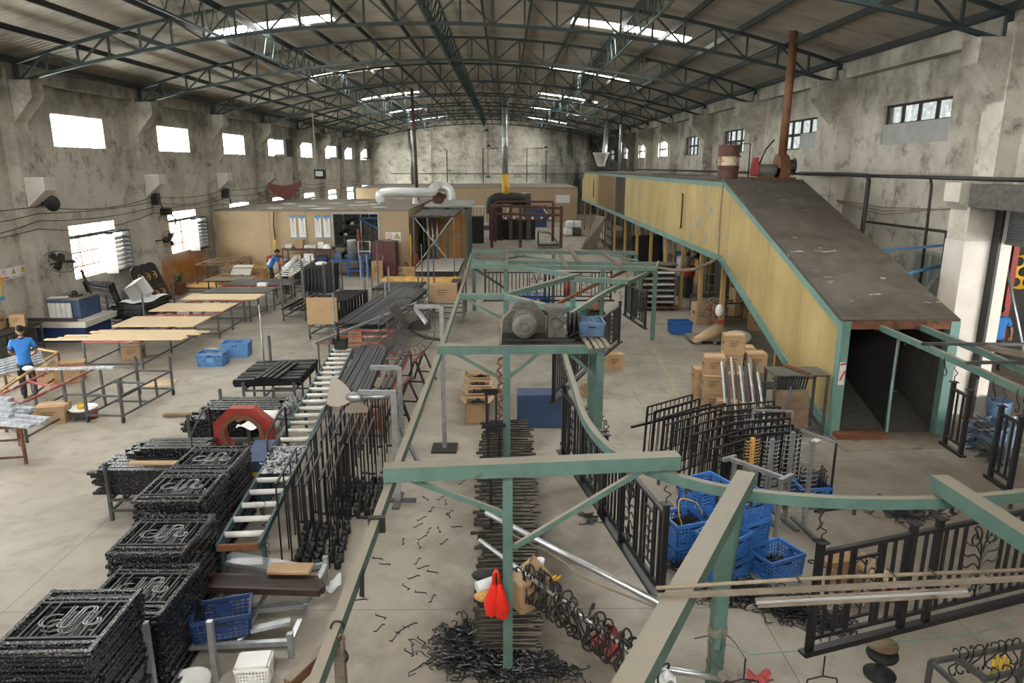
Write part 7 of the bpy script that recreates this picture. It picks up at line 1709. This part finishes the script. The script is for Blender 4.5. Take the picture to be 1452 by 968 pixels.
for s_, x0, x1 in ((0, -6.73, -6.16), (1, -6.14, -5.57)): obj('door', MB().box(x0, 36.18, .1, x1, 36.2, 1.66), 'cabinet_brown', t)
obj('handle', MB().box(-6.22, 36.15, .85, -6.19, 36.18, 1.05), 'steel', t); obj('feet', MB().box(-6.7, 36.25, 0, -5.6, 37.15, .05), 'dark', t)
setp(obj('rag_heap', MB().sphere((-6.0, 36.7, 1.76), .3, .2, .07), 'cloth_grey'), 'grey rags lying on top of the maroon cabinet', 'rags')
carton('tan carton standing on the floor before the maroon cabinet', (-6.4, 35.6, 0), .55, .45, .85, .1)
carton('small cardboard box beside the maroon cabinet by the room corner', (-5.4, 36.9, 0), .4, .35, .4, .1, 'carton_pale')
def extinguisher(lb, p): 
    t = thing('fire_extinguisher', lb, 'fire extinguisher', p); obj('cylinder', MB().lathe([(0,0),(.11,0),(.11,.42),(.06,.5),(.03,.52),(.03,.56),(0,.56)], p, 16), 'red', t); obj('valve', MB().box(p[0]-.07, p[1]-.02, p[2]+.55, p[0]+.05, p[1]+.02, p[2]+.61), 'iron', t); obj('hose', MB().tube([V(p)+V((.05,0,.56)), V(p)+V((.13,0,.45)), V(p)+V((.12,0,.2))], .015, 6), 'rubber', t)
extinguisher('small red fire extinguisher by the room corner', (-5.15, 36.95, .0)); 
setp(obj('red_cylinder', MB().lathe([(0,0),(.2,0),(.2,.85),(.12,1.0),(.06,1.05),(0,1.05)], (-4.72, 37.3, 0), 16), 'red'), 'larger red gas cylinder beside the canopied platform', 'cylinder')
carton('open carton on the floor before the red gas cylinder', tuple(at(582, 392, 0)), .5, .4, .5, 0)
setp(obj('yellow_stanchion', MB().bar((-4.93, 37.3, 0), (-4.93, 37.3, 2.0), .07), 'yellow'), 'yellow corner guard on the room corner', 'guard')
setp(obj('yellow_pipe', MB().tube([(-11.95, 37.3, .3), (-11.95, 37.3, 1.75)], .05, 8), 'sign_yellow'), 'yellow vertical pipe on the room wall beside the red trolley', 'pipe')
setp(obj('black_hose', MB().tube([(-11.95, 37.35, 1.75), (-11.97, 37.3, 2.5), (-11.9, 37.3, 3.2)], .03, 6), 'cable'), 'black hose rising above the yellow pipe on the room wall', 'hose')
t = setp(obj('straw_heap', MB().grid(lambda u, v: (-6.0+u*3.9+.1*math.sin(9*v), 33.8+v*2.05+.1*math.sin(7*u), -.02+.16*abs(math.sin(23*u)*math.cos(17*v))*math.sin(PI*min(1,max(0,v)))+.03), 60, 30), 'straw'), 'spread of yellow packing straw on the floor before the canopied platform', 'packing straw', None, 'stuff')
# canopied loading platform with the oven behind
t = thing('loading_canopy', 'low platform under a small sheet canopy with crossed braces before the orange oven', 'canopy', (-3.5, 37, 0))
fx0, fx1, fy, by = -4.55, -2.35, 35.9, 40.6
a, b = aty(586, 306, fy), aty(643, 306, fy); zc = a.z; a2, b2 = aty(600, 297, by), aty(654, 297, by)
m = MB(); N_ = 24
def rf_(u, v): p = a.lerp(b, u).lerp(a2.lerp(b2, u), v); return (p.x, p.y, p.z+.03*math.sin(u*PI*N_))
m.grid(rf_, 72, 2, False); obj('canopy_sheet', m, 'canopy', t)
obj('canopy_edge', MB().bar(a-V((0,0,.05)), b-V((0,0,.05)), .06).bar(b-V((0,0,.05)), b2-V((0,0,.05)), .06).bar(a-V((0,0,.05)), a2-V((0,0,.05)), .06), 'iron', t)
for p in (a, b, a2, b2): obj('post', MB().bar((p.x, p.y, 0), p, .06), 'steel_dark', t)
obj('brace', MB().bar(a, (b.x, b.y, .45), .045), 'steel', t); obj('brace', MB().bar(b, (a.x, a.y, .45), .045), 'steel', t)
obj('platform_deck', MB().box(fx0, fy, .28, fx1, by, .36), 'concrete_pale', t); obj('platform_skirt', MB().box(fx0+.05, fy+.05, 0, fx1-.05, by, .28), 'dark', t)
for x in (-4.3, -4.05, -3.8): obj('hose_bundle', MB().tube([(x, 40.2, .36), (x, 40.2, 2.9)], .09, 8), 'galv', t)
t = thing('curing_oven', 'oven with double orange doors framed in teal behind the canopied platform', 'oven', (-3.3, 43, 0))
x0, x1, y0 = -4.45, -2.15, 41.0
obj('body', MB().box(x0, y0+.1, 0, x1, 47, 3.2), 'machine', t)
for s_, p, q in ((0, x0+.12, (x0+x1)/2-.05), (1, (x0+x1)/2+.05, x1-.12)): d_ = obj('door', MB().box(p, y0, .1, q, y0+.1, 3.05), 'orange_door', t); obj('latch', MB().box((p+q)/2-.2, y0-.05, 1.5, (p+q)/2+.2, y0, 1.58), 'teal_trim', d_)
m = MB()
for x in (x0+.05, (x0+x1)/2, x1-.05): m.box(x-.07, y0-.02, 0, x+.07, y0+.1, 3.2)
m.box(x0, y0-.02, 3.05, x1, y0+.1, 3.2); obj('door_frame', m, 'teal', t)
obj('roof_plate', MB().box(x0-.1, y0-.2, 3.2, x1+.25, 47.1, 3.3), 'grey_paint', t)
# lagged white duct on the room roof
zr = RZ+.07; dp = [aty(542, 287, 41), aty(542, 274, 41), aty(590, 273, 41.5), aty(612, 272, 42), aty(615, 267, 42.5), aty(624, 264, 43), aty(637, 269, 43), aty(640, 284, 43)]
setp(obj('lagged_duct', MB().tube(smooth([tuple(p) for p in dp], 5), .27, 12), 'foil'), 'fat white foil-lagged duct snaking over the room roof', 'duct')
setp(obj('roof_fan', MB().bar(aty(614, 285, 43.2), aty(632, 277, 43.2), .3, .25).disc(aty(622, 281, 43.0), .35, .3, 'y', 16), 'brown_steel'), 'dark red fan unit under the bend of the white duct', 'fan unit')
setp(obj('white_cowl', MB().lathe([(.2,0),(.14,.4),(.08,.6),(0,.62)], (-5.35, 43.3, zr), 14), 'white_bag'), 'small white cone at the foot of the brown pole on the room roof', 'cowl')
for i in range(9):
    x, y = [(-12.2, 38.6), (-11.0, 40.5), (-9.6, 38.2), (-8.4, 41.5), (-7.7, 42.3), (-6.8, 39.5), (-10.2, 43.5), (-8.9, 45.0), (-12.8, 43)][i]
    setp(obj('loose_sheet', MB().cbox((x, y, zr+.02), (random.uniform(.5,1.1), random.uniform(.5,.9), .02), rz(random.uniform(0,1)).to_3x3()), 'off_white'), 'pale loose sheet lying among others on the room roof', 'sheet', 'loose sheets on the room roof')
p = at(592, 285, zr)
setp(obj('brown_pole', MB().tube([p, V((p.x-.06, p.y, 7)), V((p.x-.15, p.y, 10.15))], .10, 10), 'brown_steel'), 'thin brown pole rising from the room roof to the trusses', 'pole')
# flues of the furnace
t = thing('furnace_hood', 'black bent hood duct and drum of the furnace under the yellow flue base', 'furnace', (-.3, 54.4, 0)); y = 54.4
a = aty(718, 278, y); r = .55
obj('bend', MB().tube(smooth([tuple(aty(697, 302, y)), tuple(aty(697, 288, y)), tuple(aty(704, 282, y)), tuple(aty(722, 281, y)), tuple(aty(745, 283, y))], 5), .42, 12), 'black_matt', t)
obj('drum', MB().tube([aty(722, 283, y+1), aty(752, 284, y+1)], .55, 16), 'black', t)
obj('column', MB().box(-1.2, y-.3, 0, -.2, y+.5, aty(697, 290, y).z), 'dark', t); obj('body', MB().box(-.2, y+.2, 0, 2.3, y+2.4, 1.5), 'dark', t)
obj('support', MB().box(.3, y-.2, 0, .55, y+.2, 3.3).box(1.6, y-.2, 0, 1.95, y+.2, 3.3), 'machine', t)
b = aty(716, 247, y); t = thing('flue_pipe', 'tall silver flue with a yellow base rising in the middle of the hall', 'flue pipe', a)
obj('yellow_base', MB().tube([a-V((0,0,.2)), b], .28, 16), 'pipe_yellow', t); obj('pipe', MB().tube([b, V((b.x, b.y, 10.3))], .22, 16), 'galv', t)
for i in range(7): z = b.z+(10.2-b.z)*(i+.5)/7; obj('joint_band', MB().tube([(b.x, b.y, z), (b.x, b.y, z+.07)], .235, 16), 'steel', t)
c = aty(580, 182, 78); d_ = aty(586, 262, 78); d_.z = 3.58; chimney('leaning silver vent pipe left of the brown pole', d_, c, .2)
# brown gantry
t = thing('steel_gantry', 'brown steel gantry frame with rails and white knobs beyond the green frames', 'gantry', (1.5, 50, 0)); y = 49.3; z_ = aty(700, 290, y).z
xa, xb = aty(697, 300, y).x, aty(796, 300, y).x
for x, yy in ((xa, y), (xb, y), (xa+.2, y+4), (xb-.3, y+4), (1.05, y)): obj('post', MB().bar((x, yy, 0), (x, yy, z_-(.1 if x > 3 else 0)), .2), 'brown_steel', t)
obj('beam', MB().bar((xa-.1, y, z_-.05), (xb+.1, y, z_-.25), .16, .18), 'brown_steel', t); obj('beam', MB().bar((xa+.2, y+4, z_), (xb-.3, y+4, z_), .15), 'brown_steel', t)
obj('beam', MB().bar(aty(704, 303, y-1.4), aty(798, 305, y-1.4), .14, .16), 'brown_steel', t)
obj('curved_rail', MB().tube(smooth([tuple(aty(715, 306, y-1.4)), tuple(aty(730, 311, y-1.4)), tuple(aty(765, 311, y-1.4)), tuple(aty(781, 306, y-1.4))], 4), .07, 6), 'brown_steel', t)
for px in (717, 729, 742, 755, 768, 780): q = aty(px, 309, y-1.45); obj('knob', MB().sphere(q, .08), 'white', t)
for q0_, q1_ in (((719, 303), (722, 292)), ((776, 303), (768, 292))): obj('tie_bar', MB().bar(aty(*q0_, y-1.4), aty(*q1_, y+1), .06), 'off_white', t)
p = aty(802, 293, 62); setp(obj('small_notice', MB().box(4.6, 65.9, 2.2, 5.9, 65.95, 2.9), 'sign_white'), 'small white notice on the beige partition beside the gantry', 'notice')
t = thing('floor_trolley', 'black wire-sided trolley parked under the brown gantry', 'trolley', (2.6, 48, 0)); q = at(778, 352, 0); x, y_ = q.x, q.y
obj('frame', MB().tube([(x-.7,y_,.15),(x-.7,y_,1.1),(x+.1,y_,1.0),(x+.7,y_,.3)], .03, 6).tube([(x-.7,y_+1,.15),(x-.7,y_+1,1.1),(x+.1,y_+1,1.0),(x+.7,y_+1,.3)], .03, 6), 'iron', t); obj('tray', MB().box(x-.7,y_,.15,x+.7,y_+1,.25), 'iron', t)
# sundry at the back
q = at(672, 345, 0); setp(obj('dark_cabinet', MB().box(q.x-.6, q.y, 0, q.x+.7, q.y+1.2, 1.9), 'black_matt', bev=.03), 'dark machine cabinet between the oven and the gantry', 'cabinet')
t = thing('window_rack', 'pale barred stand against the beige partition behind the dark cabinet', 'stand', (-2.5, 62, 0)); q = at(683, 325, 0)
for i in range(7): obj('bar', MB().bar((-2.9+.3*i, 63, .4), (-2.9+.3*i, 63, 2.0), .06), 'off_white', t)
obj('top', MB().box(-3.3, 62.7, 2.0, -.9, 63.4, 2.08), 'off_white', t); obj('base', MB().box(-2.9, 62.9, 0, -1.1, 63.2, .4), 'machine', t)
setp(obj('dark_louvre', MB().box(1.6, 65.7, .0, 3.8, 65.9, 2.0), 'blue_machine'), 'dark slatted panel on the beige partition behind the gantry', 'panel')
q = at(815, 334, 0)
for i, (dx, dy, z, mt) in enumerate(((-.5, 0, 0, 'white'), (.2, .1, 0, 'machine'), (-.5, .7, 0, 'white'), (.2, .8, 0, 'machine'), (-.4, .2, .6, 'white_bag'), (.25, .3, .6, 'white'))):
    setp(obj('filled_sack', MB().cbox((q.x+dx, q.y+dy, z+.3), (.66, .7, .58)), mt, bev=.14), 'filled sack on the pallet by the far tunnel legs', 'sack', 'sacks on the far pallet')
setp(obj('far_pallet', MB().box(q.x-1, q.y-.4, 0, q.x+.8, q.y+1.2, .03), 'wood'), 'thin wooden pallet under the far sacks', 'pallet')
t = thing('white_fence', 'white barred fence panels under the far end of the tunnel', 'fence', (6.4, 52, 0))
for i in range(2):
    y0 = 47.5+4.6*i; obj('panel', MB().box(7.06, y0, .3, 7.1, y0+4.3, 1.75), 'off_white', t); obj('rail', MB().bar((7.04, y0, .8), (7.04, y0+4.3, .8), .05).bar((7.04, y0, 1.35), (7.04, y0+4.3, 1.35), .05), 'iron', t); obj('post', MB().bar((7.08, y0, 0), (7.08, y0, 1.9), .06), 'iron', t)
setp(obj('leaning_board', MB().slab([at(824, 353, .0), at(845, 354, .0), atx(858, 308, 6.5), atx(846, 306, 6.5)], .08), 'old_plank'), 'broad wooden board leaning on the tunnel beside the white fence', 'board')
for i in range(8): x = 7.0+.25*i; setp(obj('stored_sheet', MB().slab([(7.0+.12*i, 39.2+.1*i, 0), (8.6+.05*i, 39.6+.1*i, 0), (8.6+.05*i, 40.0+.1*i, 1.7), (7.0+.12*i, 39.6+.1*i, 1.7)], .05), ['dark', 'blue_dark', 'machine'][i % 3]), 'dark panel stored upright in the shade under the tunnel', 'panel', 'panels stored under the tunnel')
for i in range(6):
    y_ = [31.5, 33.0, 35.2, 36.6, 29.5, 25.2][i]; h = [1.7, 1.2, 1.9, 1.1, 1.5, 1.0][i]
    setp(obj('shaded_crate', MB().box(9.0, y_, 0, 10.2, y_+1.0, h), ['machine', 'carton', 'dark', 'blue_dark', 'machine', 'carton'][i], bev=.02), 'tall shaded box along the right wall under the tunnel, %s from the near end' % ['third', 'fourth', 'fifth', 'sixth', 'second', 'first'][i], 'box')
setp(obj('crossed_plank', MB().bar((7.6, 33.6, .1), (8.9, 34.2, 1.7), .25, .08).bar((7.7, 34.4, .1), (9.0, 33.4, 1.5), .25, .08), 'wood'), 'brown planks crossed under the tunnel', 'planks')
t = thing('grey_shelf', 'grey steel ladder-like shelf under the tunnel', 'shelf', (8.9, 30, 0))
for x in (8.3, 9.0): obj('upright', MB().bar((x, 30, 0), (x, 30, 2.2), .06), 'steel', t)
for z in (.5, 1.0, 1.5, 2.0): obj('rung', MB().bar((8.3, 30, z), (9.0, 30, z), .05), 'steel', t)
# things beyond the drive platform
q = at(735, 445, 0); crate('dark blue crate under the far green frame', (at(735, 455, .3).x, at(735, 455, .3).y, .0), .95, .6, .5, 0, 'blue_paint', 'crates on the open floor', True)
q = at(740, 405, 0); setp(obj('blue_tarp_box', MB().box(.4, 26.2, 0, 1.7, 27.0, .75), 'blue_paint', bev=.03), 'blue box standing behind the far hanging railings', 'box')
setp(obj('green_bin', MB().box(2.0, 25.2, 0, 3.1, 25.9, .55), 'green_box', bev=.03), 'green bin seen through the far scroll railing', 'bin')
setp(obj('red_can', MB().lathe([(0,0),(.25,0),(.25,.7),(.1,.8),(0,.8)], (2.75, 30.2, 0), 16), 'red'), 'red canister on the floor beyond the far green frame', 'canister')
crate('dusty blue open tub on the slats of the drive platform', (1.50, 12.25, 2.60), .44, .56, .24, 0, 'tub_blue', None, True, 'plastic_tub')
for i in range(4): carton('open tan carton in the row behind the drive motor, %s from the motor' % ['first', 'second', 'third', 'fourth'][i], (-.62-.0*i, 14.9+.62*i, 0), .5, .42, .45, 0, open_=True)
for i in range(4): heap('dark_bars', 'dark parts filling the %s carton in the row behind the drive motor' % ['first', 'second', 'third', 'fourth'][i], 'metal parts', (-.62, 14.9+.62*i, .3), .42, .34, .2, 'black_matt')
t = setp(obj('steel_locker', MB().box(.25, 14.4, 0, 1.35, 14.9, .75), 'blue_machine', bev=.02), 'dark blue steel locker standing under the drive platform', 'locker')
q = at(770, 470, 0)
setp(obj('rusty_pot', MB().lathe([(0,0),(.25,.05),(.32,.3),(.22,.5),(.18,.5),(.25,.3),(0,.1)], (at(845, 430, .8).x, at(845, 430, .8).y, .55), 18), 'carton_red'), 'brown round pot on a stand behind the drive platform', 'pot'); q = at(845, 430, .8); setp(obj('pot_stand', MB().box(q.x-.3, q.y-.3, 0, q.x+.3, q.y+.3, .55), 'iron'), 'dark stand under the brown round pot', 'stand')
carton('tan carton on the floor below the slanting rail railings', tuple(at(870, 520, 0)), .5, .4, .4, .1); carton('second tan carton beside the railing behind the drive platform', tuple(at(838, 560, 0)), .45, .4, .35, .1)
setp(obj('lane_mark', MB().slab([at(922, 490, .004), at(930, 489, .004), at(975, 585, .004), at(970, 586, .004)], .003), 'lane'), 'worn yellowish lane mark on the floor beside the hanging railings', 'floor mark', kind='structure')
# fixtures: lamps, wall fans, boxes and cables on the left wall
def pendant(label, p, top):
    t = thing('pendant_lamp', label, 'pendant lamp', p, 'pendant lamps'); obj('shade', MB().lathe([(.05,.22),(.10,.2),(.26,.02),(.27,0),(.24,.02),(.09,.18)], p, 18), 'steel_dark', t); obj('cord', MB().tube([(p[0],p[1],p[2]+.2),(p[0],p[1],top)], .012, 5), 'cable', t)
for i, (px, py, Y_) in enumerate(((693, 208, 76.4), (690, 186, 68.8), (774, 210, 76.4), (692, 252, 61.2), (836, 146, 46.0), (912, 88, 30.8))):
    p = aty(px, py, Y_); pendant('conical pendant lamp, %s' % ['lower of the two before the far wall centre', 'upper of the two before the far wall centre', 'nearest the sooty end of the far wall', 'lowest before the far wall, by the roof deck', 'hung beside the second skylight on the tunnel side', 'hung beside the nearest skylight on the tunnel side'][i], tuple(p), arc(p.x, 7.95, 9.65))
p = atx(86, 371, XL+.75); f = cage_fan('round black caged fan on the left wall beside the lit window', p, (.25, -.72, -.62), .50)
obj('wall_arm', MB().tube([p+V((0,.3,0)), p+V((-.4,.2,-.1)), (XL+.05, p.y-.25, p.z-.12)], .025, 6).box(XL, p.y-.35, p.z-.3, XL+.15, p.y-.15, p.z+.05), 'iron', f)
p = atx(240, 339, XL+1.0); f = cage_fan('brown wall fan seen edge-on between the two lit windows', p, (.25, 1, .1), .36, 'rust'); obj('wall_arm', MB().tube([p, (XL+.05, p.y, p.z-.12)], .03, 6).bar((XL+.06, p.y, p.z+.2), (XL+.06, p.y, p.z-1.3), .08), 'iron', f)
p = atx(66, 289, XL+.7); t = thing('loudspeaker', 'dark horn loudspeaker on the left wall above the warning sign', 'loudspeaker', p)
obj('horn', MB().lathe([(.06,-.2),(.08,0),(.26,.3),(.24,.3),(.06,.02)], p, 18, 'y'), 'black_matt', t); obj('bracket', MB().tube([p, (XL+.05, p.y-.1, p.z-.2)], .03, 6).box(XL, p.y-.3, p.z-.7, XL+.2, p.y-.0, p.z+.2), 'iron', t)
for i, (y, zs) in enumerate(((23.2, (3.5, 3.72, 3.92, 4.1)), )):
    for k, z in enumerate(zs):
        pts = []
        for q in range(0, 8):
            ya, yb = 15.6+7.6*q, 15.6+7.6*(q+1)
            for s_ in range(6): f_ = s_/6; pts.append((XL+.42+.05*k, ya+(yb-ya)*f_, z+.12*k*.3-.16*4*f_*(1-f_)*(1+.8*math.sin(q*2.1+k*1.7))-.12*((q+1)*k % 3)*f_*(1-f_)))
        setp(obj('strung_cable', MB().tube(pts, .014, 5), 'cable'), 'sagging black cable strung along the left wall, %s of four' % ['lowest', 'second lowest', 'second highest', 'highest'][k], 'cable', 'cables on the left wall')
for i, (px, py, h) in enumerate(((217, 282, .5), (317, 274, .5), (243, 300, .3))): p = atx(px, py, XL+.45); setp(obj('junction_box', MB().box((-14.97 if i < 2 else XL+.02), p.y-.15, p.z-h/2, (-14.7 if i < 2 else XL+.42), p.y+.15, p.z+h/2).tube([(-14.8 if i < 2 else XL+.3, p.y, p.z), (-14.7 if i < 2 else XL+.5, p.y+.2, p.z-.3), (-14.75 if i < 2 else XL+.4, p.y+.35, p.z-.6)], .03, 6), 'iron'), 'dark junction box with cable tails on the left wall, %s' % ['second pillar', 'third pillar', 'beside the edge-on fan'][i], 'junction box')
def downpipe(lb, px, y0, y1): a = atx(px, y0, XL+.2); b = atx(px+4, y1, XL+.2); setp(obj('down_pipe', MB().tube([(XL+.15, a.y, a.z), (XL+.15, a.y, b.z)], .06, 8), 'iron'), lb, 'pipe')
downpipe('dark drain pipe on the left wall before the banner', 365, 180, 290)
p0, p1 = atx(385, 265, XL+1.2), atx(432, 265, XL+1.2)
setp(obj('faded_banner', MB().grid(lambda u, v: (XL+1.0, p0.y+(p1.y-p0.y)*u, p0.z+.25-.9*v*(.35+.65*math.sin(PI*min(1,max(.0,u))))-.25*math.sin(PI*u)), 20, 8), 'banner'), 'faded red banner sagging on the left wall above the room roof', 'banner')
for i, (px, py) in enumerate(((405, 210), (478, 216), (521, 218))):
    p = atx(px, py, XL+.5); t = thing('vent_box', 'boxed vent unit in a high left-wall window, %s of three from the near end' % ['first', 'second', 'third'][i], 'vent unit', (XL+.2, p.y, p.z-.5), 'vent boxes in the left windows'); obj('casing', MB().box(XL-.05, p.y-.75, p.z-.55, XL+.75, p.y+.75, p.z+.6), 'black_matt', t); obj('front_panel', MB().box(XL+.0, p.y-.78, p.z-.4, XL+.6, p.y-.75, p.z+.5), 'off_white', t)
p = aty(453, 247, 48); t = thing('hanging_monitor', 'small boxed display hung on a long rod above the room roof', 'display', p); obj('casing', MB().box(p.x-.35, 48, p.z-.3, p.x+.35, 48.35, p.z+.3), 'black_matt', t); obj('screen', MB().box(p.x-.25, 47.98, p.z-.12, p.x+.22, 48, p.z+.2), 'sign_white', t); q = aty(446, 122, 48); obj('hanging_rod', MB().tube([(p.x-.2, 48.1, p.z+.3), (p.x-.25, 48.1, 9.6)], .03, 6), 'off_white', t)
m = MB()
for x in (-6.6, 4.7): m.tube([(x, 83.7, 3.6), (x, 83.7, 7.2)], .05, 6)
m.tube([(-13, 83.7, 4.6), (9, 83.7, 4.6)], .04, 6)
setp(obj('far_pipe_run', m, 'iron'), 'thin dark pipe run across the far wall above the roof deck', 'pipe')
for k, (x0, lb) in enumerate(((-1.6, 'left loop'), (3.4, 'right loop'))): setp(obj('square_conduit', MB().tube([(x0-.9, 83.7, 3.6), (x0-.9, 83.7, 7.4), (x0+.9, 83.7, 7.4)], .05, 6), 'iron'), 'dark square conduit on the far wall, %s' % ('near the tall flue' if k == 0 else 'near the sooty end'), 'conduit')
t = setp(obj('roof_ladder_pipe', MB().tube([aty(914, 92, 30), aty(914, 48, 30), aty(975, 56, 30)], .025, 6), 'rust'), 'thin bent pipe frame hanging from the roof near the skylight', 'pipe')
# unseen roof and walls added outside the door to shade the yard
setp(obj('yard_shade', MB().box(XR+.3, -6, 5.3, 26, 34, 5.5).box(24, -6, 0, 24.3, 34, 5.3).box(XR+.3, 33.7, 0, 24, 34, 5.3), 'canopy'), None, None, kind='structure')
